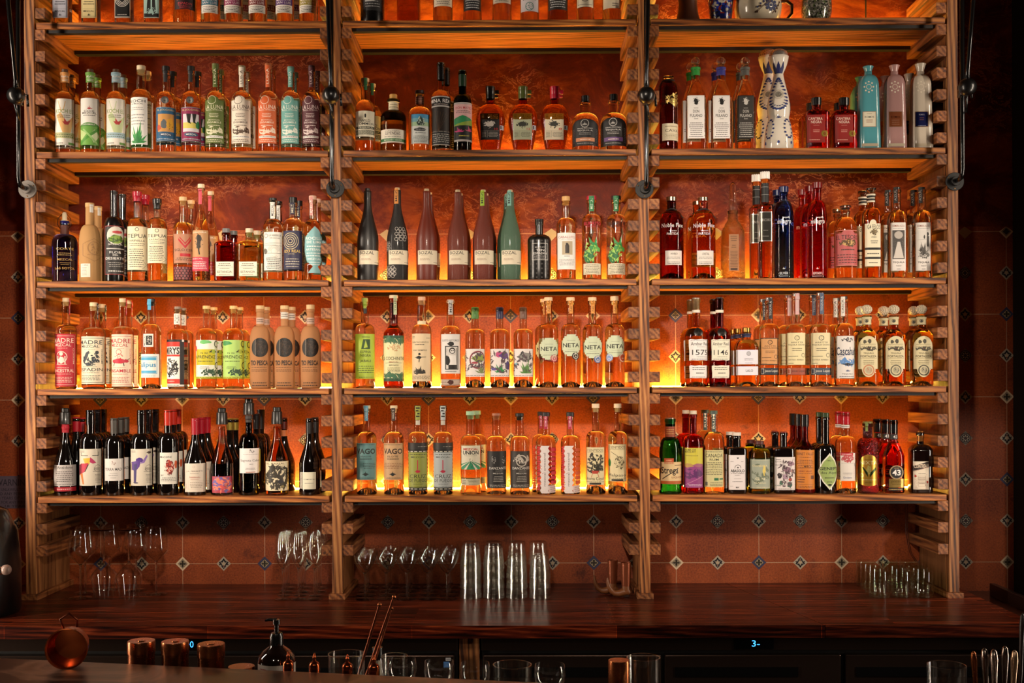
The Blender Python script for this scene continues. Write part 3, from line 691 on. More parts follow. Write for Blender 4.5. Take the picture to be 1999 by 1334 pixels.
for x, c, c2, d, bk in ((324, '1a5a84', 'c8904a', 'clear bottle with a blue framed picture label', [338]), (373, '8a1a4c', 'b8a0c0', 'clear bottle with a magenta framed picture label', [386])):
    art = [('r', .14, .2, .86, .72, c2), ('b', .42, .5, .14, .17, '5a6064', 4), ('b', .66, .5, .16, .2, 'd8a020', 6), ('s', .66, .56, .12, .1, 12, K, 1), ('b', .2, .6, .1, .1, 'c04a20', 2)] if x < 350 else [('r', .14, .2, .86, .72, 'd8d0d8'), ('r', .14, .45, .86, .62, 'd8c860'), ('p', [(.3, .2), (.5, .2), (.46, .42), (.5, .5), (.36, .45)], K), ('p', [(.54, .2), (.72, .2), (.66, .42), (.74, .5), (.58, .45)], K), ('b', .8, .52, .12, .14, '2a7a4a', 4)]
    b(1, x, 38, 130, 'dome', 197, 181, 13, AMB, ('cyl', '151515', 139, 15), [nstrip(x-1, 139, 162, 7, '1c1c20'), med(x-2, 200, 7), Lb(x-18, x+18, 213.5, 280, c, [T('EL JOLGORIO', .5, .09, .8, .07, 'c8b878')]+art+[('e', .5, .8, .3, .06, '2a4a6a'), T('MEZCAL', .5, .8, .4, .05, WH), ('f', 0, 0, 1, 1, .03, '7a8088'), Dn(.1, .89, .9, .97, 1, 'a8b0b8')])], d, bk, over=0)
def luna(x, w, top, c, tc, capc, d, bk):
    b(1, x, w, top, 'dome', 204, 180, 14, AMB, ('cyl', capc, top+12, 14), [nstrip(x-1, top+4, 172, 8, c, 'LUNA', tc),
      Lb(x-w*.47, x+w*.38, 192, 284, c, [('c', .38, .075, .13, c), ('o', .4, .085, .2, .02, tc), T('LA LUNA', .5, .235, .9, .085, tc), T('MEZCAL ARTESANAL', .5, .3, .8, .025, tc), Dn(.25, .36, .75, .46, 3, tc), T('MICHOACAN', .5, .51, .5, .028, tc), T('ENSAMBLE', .5, .56, .66, .04, tc), Dn(.2, .6, .8, .65, 1, tc), ('a', .5, .76, .3, .09, 7, tc), ('s', .5, .73, .4, .08, 30, tc, 4), ('r', .08, .84, .92, .885, WH), Dn(.12, .845, .88, .88, 1, K), Dn(.05, .91, .95, .98, 2, tc)], 'luna')], d, bk, over=0)
luna(421, 41, 125, '5a6a2c', 'dcd8b8', '6a6a3c', 'tall bottle with an olive green arched label and matching neck strip', [431])
luna(472.5, 42, 129, 'eadfce', '5a4638', '8a7a5a', 'tall bottle with a cream arched label and matching neck strip', [482])
luna(524, 41, 125, 'd4602c', 'f4dcc8', 'a0582c', 'tall bottle with an orange arched label and matching neck strip', [531])
luna(568, 39, 131, '6aa8a0', 'e8ece0', '6a8a80', 'tall bottle with a teal arched label and matching neck strip', [576])
luna(608.6, 38, 129, '5a2c34', 'e0ccc8', '3a2020', 'tall bottle with a maroon arched label and matching neck strip', [620])
b(1, 713, 39, 153.5, 'dome', 216, 198, 16, AMB, ('cork', 'b8a48a', 161, 16), [nstrip(714, 154, 178, 6, '3a7a4a'), Lb(695, 731, 221, 271, 'e4dcc4', [('a', .5, .2, .14, .14, 5, K), ('r', .47, .12, .53, .26, K), T('WILD', .5, .38, .44, .1, K), T('COMMON', .5, .5, .8, .1, K), ('r', .04, .6, .96, .7, '4a4e42'), T('TEQUILA', .5, .65, .7, .06, CR), ('r', .04, .74, .96, .92, '6a6e5c'), Dn(.08, .75, .92, .91, 4, CR)])], 'amber shouldered bottle with a cream label and black agave sprig', [726])
b(1, 768, 51, 185, 'dome', 234, 217, 20, '6a6a34', ('cork', 'c8964a', 195, 15), [Lb(759, 778, 201, 217, 'e0d4b4', [Dn(.1, .2, .9, .8, 2, '8a7a5a')]), Lb(744, 791, 258, 284, 'ece4d4', [Dn(.2, .08, .8, .16, 1, K), T('LEYENDAS', .5, .3, .5, .22, '3a3434'), Dn(.2, .5, .8, .6, 1, K), ('r', 0, .68, 1, .9, '3a7a44'), T('MAGUEY VERDE', .5, .79, .6, .12, 'e8f0d8')])], 'squat dark green bottle with a cork and green banded cream label', lip=3, fill=240)
b(1, 819.5, 44, 177.5, 'dome', 228, 211, 17, PALE, ('cyl', '3a1c18', 185, 18), [Lb(811, 828, 190, 206, '7a4030', [Dn(.1, .2, .9, .8, 3, 'd8a890')]), Lb(803, 838, 228, 285, 'd8dcd8', [('r', 0, 0, 1, .14, '4a9ac8'), ('r', 0, .14, 1, .26, '7ab4c0'), ('r', 0, .26, 1, .4, 'a8c8a0'), ('p', [(.5, .06), (.7, .3), (.62, .38), (.38, .38), (.3, .3)], '3a4a44'), ('s', .5, .24, .2, .14, 26, 'c8d8c8', 3), ('b', .5, .52, .34, .07, '20242a', 4), T('TEQUILA', .5, .52, .5, .04, 'e0e0e0'), T('BLANCO', .5, .63, .5, .04, '2a3a4a'), Dn(.1, .72, .9, .95, 5, '4a5a5a')])], 'clear bottle with a sky blue to white drawing label', ht=183)
b(1, 861, 37, 123, 'dome', 192, 179, 15, AMB, ('foil', BLK, 157, 15.5), [Lb(842.5, 879.5, 192, 262, '241a16', [('r', 0, 0, 1, .3, 'b8b4b0'), ('r', .03, .03, .97, .26, '121012'), T('MINA REAL', .5, .13, .9, .1, 'e8e4e0'), Dn(.2, .2, .8, .25, 1, 'c0b0a8')]+[('l', .4, 1, .3+.09*i, .4+.02*i, .01, '5a4434') for i in range(6)]), Lb(843, 879, 260, 287, 'c4c0b8', [('r', .04, .06, .96, .94, '1c1c1e'), Dn(.1, .15, .9, .85, 5, 'c8c4bc'), ('r', .1, .4, .25, .7, '4a4648')], name='lower_label')], 'slim bottle with a black and silver label and long black capsule', [871])
b(1, 903, 36, 138, 'dome', 202, 186, 15, '0e2410', ('foil', P('16301c', .4), 170, 15), [Lb(886, 921, 204, 280, 'b8b0ac', [('r', .05, .05, .95, .95, 'd8a8a4'), ('r', .05, .05, .95, .36, 'e0b0b0'), T('DON MATEO', .5, .14, .7, .06, 'b83a3a'), Dn(.15, .2, .85, .28, 2, '3a2a2a'), ('p', [(.05, .42), (.45, .33), (.95, .44), (.95, .6), (.05, .6)], '2a8a54'), ('p', [(.05, .58), (.95, .42), (.95, .6), (.05, .7)], '8aa43c'), ('p', [(.05, .6), (.95, .58), (.95, .95), (.05, .95)], '14181a'), ('a', .3, .76, .5, .14, 6, 'c83a78'), ('a', .72, .74, .4, .16, 6, 'd04a70'), T('mezcal', .5, .85, .4, .04, 'c8b84a')])], 'dark green bottle with a pink and green landscape label', fill=186)
for x, wc, lc, tc, num, d in ((957.5, '101010', '191616', 'b8b0a8', '10', 'wide shouldered bottle dipped in black wax with a black label'), (1021, '4a5424', 'b4b898', '30302a', '12', 'wide shouldered bottle dipped in olive wax with a sage label'), (1083, 'b01430', 'ddd0b4', '30302a', '8', 'wide shouldered bottle dipped in red wax with a cream label')):
    b(1, x, 58, 169, 'dome', 240, 206, 17, 'f0a040', ('waxtab', P(wc, .3, coat=.4), 194, 19), [Lb(x-18, x+19, 226, 276, lc, [Dn(.06, .04, .2, .2, 3, tc), T('THE LOST', .66, .07, .5, .06, tc), T('EXPLORER', .66, .14, .56, .06, tc), T('MEZCAL', .74, .2, .4, .035, tc), ('b', .5, .42, .24, .1, tc, int(num)), ('s', .5, .42, .3, .14, 30, tc, int(num)), T(num, .82, .6, .18, .08, 'c02a2a'), ('l', .04, .67, .96, .67, .008, tc), ('l', .36, .67, .36, .92, .008, tc), Dn(.05, .7, .32, .92, 5, tc), Dn(.4, .7, .95, .92, 4, tc)]), Lb(x+20, x+27, 249, 257, 'c8ccd0', [('r', .1, .1, .45, .9, K), Dn(.5, .1, .95, .9, 4, K)], name='tax_label')], d, n=3, fy=.7, taper=.62, y=.085, fill=206, name='liquor_bottle')
for x, tp, pc, d in ((1143, 188, 'c8835c', 'short round bottle with a black arched label and copper plate'), (1198, 185, '6a4a80', 'short round bottle with a black arched label and purple plate')):
    b(1, x, 53, tp, 'dome', 245, 223, 20, AMB, ('cyl', P('101010', .2, coat=.5), tp+14, 17), [Lb(x-25, x+24, tp+50, 290, '1a181a', [('o', .5, .17, .13, .02, 'b8b4b0'), ('a', .5, .23, .2, .12, 7, 'b8b4b0'), T('GRAN DOVEJO', .5, .36, .5, .05, 'd8d4d0'), T('TEQUILA', .5, .44, .5, .06, 'd8d4d0'), Dn(.3, .5, .7, .6, 2, 'b0aca8'), ('r', .2, .7, .82, .84, pc), Dn(.3, .73, .72, .81, 1, 'f0d8c8'), Dn(.2, .88, .8, .94, 1, 'b0aca8')]+[('l', .05, .4+.06*i, .14, .37+.06*i, .012, '6a6868') for i in range(9)]+[('l', .86, .37+.06*i, .95, .4+.06*i, .012, '6a6868') for i in range(9)], 'arch')], d, lip=2, ht=tp+12)
b(1, 1305, 36, 148, 'dome', 180, 160, 20, '6a140c', ('button', G('e8d8c0'), 158, 21), [Lb(1299, 1323, 184, 213, None, [('s', .5, .5, .45, .5, 60, 'd8b86a', 7), ('o', .5, .5, .3, .05, 'd8b86a')], foil=True, name='gilt_ornament'), Lb(1293, 1323, 245, 278, 'dfd2b4', [T('CAVA', .5, .42, .7, .16, '4a3a2a'), Dn(.15, .1, .85, .25, 1, '8a7a5a'), Dn(.15, .6, .85, .9, 4, '8a7a5a')])], 'slender dark red bottle with gilt ornament and leather cord', [], fill=166, name='liquor_bottle',
  extra=[lambda t, g: (lambda bm: (tube(bm, [(g['rn']*1.15*cos(a), g['rn']*1.15*sin(a), g['hs']+.002) for a in [2*pi*i/16 for i in range(17)]], .002, 6), tube(bm, [(-g['rn']*1.2, -.006, g['hs']+.002), (-g['R']*1.05, -.012, g['hs']-.02), (-g['R']*1.08, -.014, g['hs']-.045)], .0016, 6), obj('leather_cord', bm, P('1a0e08', .7), t, True)))(bmesh.new())])
for x, wc, bg, tc, d, bk in ((1358, '1c8a2c', 'ece8e4', K, 'square bottle with a ball stopper and green paper collar', [1349]), (1407.6, '2a2a80', 'ece8e4', K, 'square bottle with a ball stopper and blue paper collar', [1398]), (1454.6, '5c5a54', '34302c', 'd8d4cc', 'square bottle with a ball stopper and dark grey label', [1446])):
    b(1, x, 41, 111.6, 'lin', 193, 160, 17, AMB, ('ball', G('f0e6d8', 1.45, .12), 132, 18), [Lb(x-9, x+9.5, 133, 149, wc, [Dn(.2, .2, .8, .8, 1, wc)]), Lb(x-17, x+19, 191, 274.5, bg, [('b', .5, .14, .14, .08, tc, 5), ('s', .5, .13, .2, .09, 24, tc, 5), ('a', .5, .19, .3, .1, 7, tc), Dn(.36, .28, .64, .31, 1, tc), T('DON', .5, .37, .36, .07, tc), T('FULANO', .5, .47, .72, .07, tc), Dn(.35, .53, .65, .56, 1, tc), Dn(.06, .62, .94, .98, 8, tc)])], d, bk, n=7, lip=1, punt=.012)
CER = P('e8dfd0', .12, coat=.6)
def cobalt(x): return [Lb(x-19, x+19, 152, 219, None, [('e', .5+.40*cos(a)*(.75+.25*sin(a)), .52+.46*sin(a), .065, .03, '20306e') for a in [2*pi*i/26 for i in range(26)]]+[('e', .5+.3*cos(a)*(.75+.25*sin(a)), .52+.38*sin(a), .03, .014, '20306e') for a in [2*pi*i/22 for i in range(22)]]+[('c', .5, .55, .12, '8a8478'), ('o', .5, .55, .19, .02, 'c8bca8'), ('s', .5, .55, .1, .08, 14, '2a2620', 1)], name='painted_decoration'),
   Lb(x-27, x+27, 228, 289, None, [('e', q+.13*cos(a), .45+.3*sin(a), .032, .03, '20306e') for q in (.22, .8) for a in [2*pi*i/14 for i in range(14)]]+[('a', .5, .12, .24, .16, 5, '20306e')]+[('b', q, .9, .035, .06, '2a3a80', int(q*9)) for q in (.12, .5, .86)]+[('c', q, .9, .01, '2a3a80') for q in (.3, .68)], name='painted_decoration'),
   Lb(x-10, x+10, 124, 146, None, [('p', [(0, 1), (0, .5), (.15, 0), (.3, .6), (.5, 0), (.7, .6), (.85, 0), (1, .5), (1, 1)], '16205c')], name='painted_decoration')]
def azul(x, top, Yc, d):
    m = mpp(Yc); X = inv(x, 700, Yc)[0]; z0 = SHZ[1]; Z = lambda v: inv(x, v, Yc)[1]-z0
    pr = [(0, .002), (27, 0), (28.5, .004)]; pr = [(r*m, z) for r, z in pr]
    for v, r in ((280, 28.3), (262, 26.5), (245, 23.5), (236, 20.5), (231, 19.8), (226, 21), (215, 22.3), (205, 21.8), (190, 19.2), (175, 15.6), (160, 12), (150, 10), (146, 9.3), (143, 9.8), (136, 13), (128, 16.2), (118, 18.8), (112, 20), (111, 19)): pr.append((r*m, Z(v)))
    pr.append((0, Z(112))); t = thing('ceramic_decanter', (X, Yc, z0), d, 'bottle', 'bottles on the second shelf')
    bm = bmesh.new(); lathe(bm, pr, 40); fix(bm); obj('ceramic_body', bm, CER, t, True, 60)
    bm = bmesh.new(); r = 18*m; lathe(bm, [(r, Z(112)), (r*1.0, Z(106)), (r*.86, Z(101)), (r*.55, Z(98)), (0, Z(97))], 28); obj('silver_stopper', bm, P('b0a8a0', .28, .75), t, True)
    for L in cobalt(x):
        y0, y1 = Z(L.y1), Z(L.y0); phi = atan2(CAM.x-X, -CAM.y+Yc); Rr = interp(pr[2:], (y0+y1)/2); a = asin(min(.97, (L.x1-x)*m/Rr))
        def surf(s, tt, off, y0=y0, Rr=Rr): q = interp(pr[2:-1], y0+tt)+off+.0004; an = phi+s/Rr; return (q*sin(an), -q*cos(an), y0+tt)
        printed(L.name, t, 2*a*Rr, y1-y0, L.items, surf, None, cut=.004)
azul(1521.6, 97, .085, 'white and cobalt blue hand painted ceramic decanter with silver dome stopper')
azul(1502, 117, .205, 'ceramic decanter behind the white and cobalt blue one, in its shade')
for x, d in ((1593.6, 'squat square red amber bottle, beside the painted ceramic decanter'), (1647.6, 'squat square red amber bottle, beside the turquoise ceramic bottle')):
    b(1, x, 52, 192, 'sq', 226, 216, 17, 'e86818', ('cyl', P('141010', .25, coat=.5), 207, 20), [Lb(x-19, x+19, 229, 283, '8a0f06', [T('CANTERA', .45, .14, .8, .1, 'e8d0c0'), T('NEGRA', .5, .26, .6, .1, 'e8d0c0'), Dn(.3, .36, .7, .4, 1, 'e0a090'), Dn(.3, .52, .7, .64, 2, 'e0a090'), Dn(.1, .86, .7, .94, 1, 'e0a090')]), Lb(x+11, x+24, 259, 272, 'b89a3c', [('o', .5, .5, .35, .06, 'e0c870')], 'oval', foil=True, name='gold_seal')], d, [x-10], n=6, fy=.9, fill=228, over=1)
for x, cx, top, c, lc, lit, d, bk in ((1695, 1692, 130, '5298a2', 'dcd4bc', [T('KOMOS', .5, .36, .7, .12, '2a3a34'), Dn(.3, .1, .7, .2, 1, '8a7a5a'), Dn(.25, .5, .75, .75, 2, '8a4a3a')], 'turquoise glazed ceramic bottle with a cream label', (1679, .2)),
       (1746, 1742, 128, 'a8807c', 'b0623c', [T('KOMOS', .5, .36, .7, .12, '4a1c10'), Dn(.2, .5, .8, .9, 3, 'd89a7a')], 'dusty pink glazed ceramic bottle with a copper label', (1728, .2)),
       (1797, 1794, 125, 'c9bcaa', '20245c', [T('KOMOS', .5, .2, .4, .1, 'c8c8e0'), Dn(.3, .36, .7, .6, 2, '9a6a5a'), Dn(.15, .88, .85, .96, 1, 'c8c8e0')], 'off white glazed ceramic bottle with a navy label', (1775, .19))):
    gm = P(c, .25, coat=.7, bump=.1, bscale=60)
    b(1, x, 42, top, 'dome', 172, 148, 15, gm, ('trumpet', gm, 141, 21), [Lb(x-9, x+17, 222, 252, lc, lit+[('f', 0, 0, 1, 1, .04, 'b08a6a')], 'rag', foil=lc != 'dcd4bc'), Lb(x-9, x+15, 160, 188, None, [('o', .5, .5, .22, .04, 'd8ccb8')]+[('c', .5+.36*cos(a), .5+.36*sin(a), .07, 'd8ccb8') for a in [pi*i/4 for i in range(8)]], name='relief_ornament'), Lb(x-21, x+21, 284, 290, 'b8aa90', [], name='foot_band')], d, [bk], n=5, fy=.9, taper=1.16, lip=0, ceramic=True, solid=True)
# ---- third shelf
b(2, 126.5, 48, 415, 'dome', 476, 458, 16, '2a34c8', ('flip', P('d8c8a8', .5), 432, 9), [Lb(117, 136, 441, 458, '5c2c20', []), Lb(106, 147, 484, 530, None, [T('CORTE', .5, .1, .7, .09, 'a88a50'), Dn(.2, .25, .8, .4, 2, 'a88a50'), T('MEZCAL', .5, .55, .6, .09, '9a7a48'), Dn(.3, .66, .7, .8, 2, '9a7a48'), T('LAS SOTOL', .5, .92, .8, .09, 'b08a50')], name='gilt_lettering')], 'cobalt blue swing top bottle with gilt lettering', fill=445, name='swing_top_bottle')
def clay_mat(c): return P(c, .75, bump=.35, bscale=700)
b(2, 175.4, 40, 397, 'dome', 474, 440, 16, clay_mat('b08552'), ('cyl', P('c09a66', .6), 405, 17), [nstrip(178.5, 398, 416, 6.5, 'd8d4cc'), Lb(159, 176, 517, 543, 'dcd4c4', [T('CUERO', .5, .12, .6, .1, '5a6a7a'), Dn(.15, .25, .7, .9, 6, '8a8478')]), Lb(162, 195, 468, 512, None, [('l', .5, .0, .98, .25, .02, '946c40'), ('l', .5, .0, .02, .25, .02, '946c40'), ('l', .98, .25, .98, .75, .02, '946c40'), ('l', .02, .25, .02, .75, .02, '946c40'), ('l', .02, .75, .5, 1, .02, '946c40'), ('l', .98, .75, .5, 1, .02, '946c40'), ('o', .5, .42, .28, .03, '946c40'), ('s', .5, .45, .24, .2, 20, '946c40', 3), Dn(.2, .68, .8, .76, 1, '946c40')], name='embossed_crest')], 'sand coloured stoneware bottle with an embossed crest', [191], lip=.6, ceramic=True, over=1)
b(2, 222.6, 38, 373, 'dome', 451, 424, 14, P('0e0b0b', .22, coat=.5), ('foil', P('121012', .25, coat=.4), 410, 15.5), [nstrip(225, 376, 410, 7, '1c1818', 'desert', 'c8c0b8'), Lb(206, 241, 443.5, 538, '1e1c1c', [('f', 0, 0, 1, 1, .02, 'a03a3a'), ('c', .48, .2, .36, 'c8c4b8'), ('e', .54, .13, .2, .03, 'b03034'), ('b', .48, .28, .34, .1, '7a9a38', 3), ('s', .48, .27, .3, .07, 30, '3a5a1c', 4), T('SOTOL', .48, .38, .6, .03, 'd8d4d0'), ('l', .1, .47, .9, .47, .04, 'b8b4b0'), T('FLOR', .46, .545, .45, .05, 'e0dcd8'), T('DEL', .46, .6, .2, .03, 'e0dcd8'), T('DESIERTO', .46, .67, .8, .05, 'e0dcd8'), Dn(.15, .74, .85, .85, 3, 'a8a4a0'), Dn(.15, .9, .85, .96, 1, 'c8c4c0')])], 'black bottle with a green dome picture on its black label', [239], solid=True, lip=1)
for x, w, top, capc, d, bk, y0, y1, t2 in ((268, 38, 374, 'a0142c', 'cream letterpress label under red dripped wax', [284], 444.5, 529, 'VAINILLA'), (307, 38, 388, '161414', 'cream letterpress label under black dripped wax', [], 448, 516, 'RASACHO')):
    b(2, x, w, top, 'dome', 448, 426, 13, PALE, ('wax', P(capc, .35, coat=.3), top+20, 18), [Lb(x-18, x+17.5, y0, y1, 'e2d8b8', [('o', .5, .07, .08, .02, K), T('TEPUA', .5, .22, .9, .09, '26241e'), T(t2, .5, .33, .7, .045, '26241e'), Dn(.15, .38, .85, .46, 2, K), Dn(.1, .5, .8, .95, 9, K), ('l', .7, .78, .95, .88, .015, '8a8468'), ('l', .7, .98, .95, .88, .015, '8a8468')])], 'clear bottle with '+d, bk, lip=.8, fill=430)
b(2, 357.5, 38, 385, 'dome', 452, 435, 15, AMB, ('cork', 'd8b080', 393, 15), [Lb(340, 376, 459, 516, 'b07a5c', [('p', [(.25, .15), (.5, .4), (.75, .15), (.75, .22), (.5, .5), (.25, .22)], 'b01828'), ('p', [(.3, .1), (.5, .3), (.7, .1), (.7, .14), (.5, .36), (.3, .14)], 'b01828'), T('SIGLO CERO', .5, .55, .86, .09, '2a1a14'), ('r', .32, .67, .72, .77, 'b01828'), Dn(.1, .8, .9, .92, 2, '2a1a14')]), Lb(339.5, 377.5, 523, 548, '3c0e16', [('c', .08+.12*(i % 8)+(.06 if i//8 % 2 else 0), .1+.2*(i//8), .045, '8a4a4a') for i in range(38)], name='patterned_band')], 'clear bottle with a red chevron and patterned maroon foot band', [373])
b(2, 393, 32.5, 360, 'lin', 452, 413, 12.5, AMB, ('cork', 'e0cdae', 368, 13), [nstrip(391, 370, 400, 6, 'c8485a'), Lb(376, 406, 451.5, 531, 'b88a5c', [T('SENORA', .5, .055, .8, .035, 'e8dcc8'), ('b', .52, .2, .14, .1, '2a241e', 5), ('b', .5, .36, .11, .14, '38302a', 8), ('l', .5, .46, .54, .6, .06, '2a241e'), ('s', .5, .28, .2, .2, 30, '2a241e', 8), ('r', 0, .66, 1, 1, 'c03048'), T('MEZCAL', .4, .7, .6, .03, 'f0d0d0'), Dn(.1, .76, .9, .96, 5, 'f0d8d8')])], 'conical clear bottle with a kraft label over a red foot', [(412, .2)], taper=1.05)
for x, g, d, cc in ((441.5, 'b0480c', 'squat square bottle of dark rum coloured spirit, white stamp label', '6a6a6a'), (487, 'e8e8c0', 'squat square clear bottle with a white stamp label', 'd8c4a8')):
    b(2, x, 47, 446.5, 'sq', 482, 471, 15, g, ('cork', cc, 455, 15), [Lb(x-20, x+15, 513, 541, 'e6e2cc', [Dn(.08, .08, .92, .32, 2, '3a3a34'), ('l', .05, .38, .95, .38, .012, '3a3a34'), Dn(.2, .42, .8, .52, 1, K), T('ESTANCIA', .5, .7, .8, .15, '2a2a26'), Dn(.15, .85, .85, .93, 1, '3a3a34')])], d, [x+14.5], n=6, fy=.8)
b(2, 533, 39, 387, 'dome', 450, 428, 14, PALE, ('cork', '161616', 392, 15), [nstrip(532, 396, 428, 8, 'dcdad4', 'MEZCAL', K), Lb(516, 550, 455.5, 530, 'e4e2d8', [('o', .15, .1, .1, .02, K), T('LA HERENCIA', .6, .09, .6, .05, K), T('DE SANCHEZ', .6, .16, .5, .035, K)]+[('o', .55, .5, .3-.05*i, .008, '5a5a54') for i in range(4)]+[('r', .2, .5, .9, .62, 'e4e2d8'), ('l', .1, .3, .95, .28, .01, K), ('l', .05, .34, .95, .36, .01, K), ('b', .12, .5, .12, .08, '6a6a62', 5), ('l', .2, .56, .9, .56, .015, K), Dn(.15, .66, .9, .98, 7, K)])], 'clear bottle with a white engraved archway label', [544], fill=440)
b(2, 572.4, 39, 386, 'dome', 445, 428, 15, PALE, ('cyl', '0f0e10', 397, 16), [nstrip(571, 397, 420, 8, '20203a', 'MEZ', 'c8c0a8'), Lb(554, 589, 453, 528, '2a2846', [('o', .42, .27, .1+.09*i, .028, 'c4b48c') for i in range(4)]+[T('IZO REAL', .5, .53, .8, .07, 'dcb858'), Dn(.3, .59, .6, .62, 1, 'c4b48c'), Dn(.15, .7, .85, .96, 4, 'b8b0a0')])], 'clear bottle with a navy label of gold rings', [583], over=0)
b(2, 610.8, 35, 383, 'dome', 450, 431, 15, AMB, ('cork', 'e0b8a0', 391, 15), [nstrip(608, 385, 422, 6, 'c88a84', 'PEZ', WH), Lb(595, 629, 444, 535, '82b4b8', [T('ROCILLA', .5, .26, .8, .06, 'ecf0ec'), T('DE LIMA', .5, .34, .7, .05, 'ecf0ec'), Dn(.15, .4, .9, .46, 1, 'ecf0ec'), T('ARTESANAL', .5, .5, .8, .045, 'ecf0ec'), Dn(.1, .55, .9, .66, 2, 'ecf0ec'), T('MEZCAL', .5, .7, .6, .04, 'ecf0ec'), Dn(.2, .75, .8, .84, 2, 'ecf0ec')], 'fish')], 'clear bottle with a fish shaped pale blue label', [620])
def bozal(x, top, c, strip, d, bk=(), rough=.35, spk=None, capc='c8b08a'):
    m_ = P(c, .42, coat=.12, bump=.7, bscale=900) if rough > .3 else P(c, .42, coat=.12, bump=.2, bscale=700)
    L = [Lb(x-17, x+20.5, 491, 518.5, 'e2d6bc', [T('BOZAL', .34, .18, .56, .22, '1a1614'), Dn(.1, .32, .45, .38, 1, '6a4a3a'), Dn(.1, .55, .5, .72, 2, '8a5a4a'), Dn(.62, .82, .92, .92, 1, '4a3a34'), ('s', .95, .3, .03, .2, 14, 'c06a5a', 2)])]
    if strip: L.append(nstrip(x-2, top+2, top+32, 7.5, strip, 'MEZ', K))
    if spk:
        for (a, q, c0, e) in ((x-6, x+17, 446, 473), (x-21, x-13, 474, 492), (x-21, x-2, 522, 543)): L.append(Lb(a, q, c0, e, None, [('o', .15+.3*(i % 3)+.1*(i//3 % 2), .12+.19*(i//3), .13, .025, 'cfcac2') for i in range(15)], name='painted_motif'))
    b(2, x, 41.5, top, 'slope', 470, 400, 14.5, m_, ('cork', capc, top+5, 10), L, d, bk, solid=True, lip=.2, ceramic=True, name='stoneware_bottle')
bozal(718, 368, '1d1a19', None, 'matt black long necked stoneware bottle at the inner post', rough=.3, capc='2a2420')
bozal(776, 367, '100e0d', 'd88a3a', 'black speckled stoneware bottle with white scale motifs and orange strip', spk=1)
bozal(833, 369, '6c2410', None, 'rust brown stoneware bottle beside the motif painted black one', [839], rough=.3)
bozal(894, 371, '702a14', None, 'rust brown stoneware bottle, middle one of three', [899])
bozal(943.7, 371, '702814', '9ac030', 'rust brown stoneware bottle with a lime green neck strip', [949])
bozal(996.3, 371, '4c6a54', '7ab0a4', 'sage green long necked stoneware bottle', [991])
b(2, 1052.8, 46, 428.5, 'dome', 472, 459, 15, P('121010', .3, coat=.4), ('cyl', '0f0d0d', 440, 17), [Lb(1039, 1069, 477, 511, None, [('f', 0, .02, 1, .98, .025, 'c8c4be'), T('MAGUEY', .5, .25, .6, .06, 'c8c4be'), T('TEN', .5, .42, .5, .13, 'e0dcd8'), T('ESPADIN', .5, .6, .8, .12, 'e0dcd8'), Dn(.1, .72, .9, .92, 3, 'b8b4b0')], name='printed_panel')]+[Lb(a, a+3.4, y, y+3.4, '3a3634', [], 'oval', name='stud') for a in (1035, 1046, 1056, 1067) for y in (471, 516, 525, 534, 542)], 'squat black studded bottle with a white line panel', solid=True, extra=[])
b(2, 1105, 38, 384, 'dome', 446, 427, 16, AMB, ('cork', 'd8a868', 393, 16), [Lb(1088.5, 1123, 457, 528, 'ece8e4', [T('CABALLITO', .5, .12, .84, .06, 'a85a5a'), Dn(.2, .17, .8, .19, 1, '8a8a8a'), ('r', .28, .23, .76, .6, 'b8a88c'), ('b', .5, .32, .07, .05, '2a2624', 2), ('r', .42, .34, .6, .56, '3a3430'), Dn(.35, .62, .65, .66, 1, K), Dn(.1, .72, .9, .9, 5, '8a8a8a')])], 'clear bottle with a white label and sepia portrait')
for x, c, d in ((1155, 'a01830', 'clear bottle with green coyote artwork and red lettering'), (1203, '1a1414', 'clear bottle with green coyote artwork, nearest the lamp post')):
    b(2, x, 38, 383, 'dome', 436, 420, 18, AMB, ('cyl', c, 391, 19), [nstrip(x, 384, 414, 9, '2a7a48', 'MEZCAL', 'c8e0c8'), Lb(x-18, x+18, 431, 447, None, [T('BURRITO', .55, .5, .8, .4, 'b82040' if c[0] == 'a' else '2a201c'), T('FIESTERO', .5, .85, .5, .15, 'b82040' if c[0] == 'a' else '2a201c')], name='printed_lettering'),
      Lb(x-17, x+17, 464, 516, None, [('b', .6, .42, .24, .2, '2f8a44', 3), ('p', [(.42, .3), (.35, 0), (.55, .22)], '2f8a44'), ('p', [(.62, .26), (.72, 0), (.76, .3)], '3a9a50'), ('p', [(.6, .3), (.95, .45), (.9, .58), (.6, .52)], '5aa84c'), ('b', .32, .72, .3, .3, '26703a', 7), ('r', .3, .7, .42, 1, '1f6434'), ('r', .52, .7, .62, 1, '1f6434'), ('s', .4, .6, .35, .35, 40, '9ac85a', 3), ('s', .12, .5, .12, .4, 24, '4a3a7a', 5)], name='printed_artwork'), Lb(x-16, x+17, 516.5, 538, 'd8d0b4', [Dn(.1, .08, .9, .92, 6, '3a3a34')])], d, over=0)
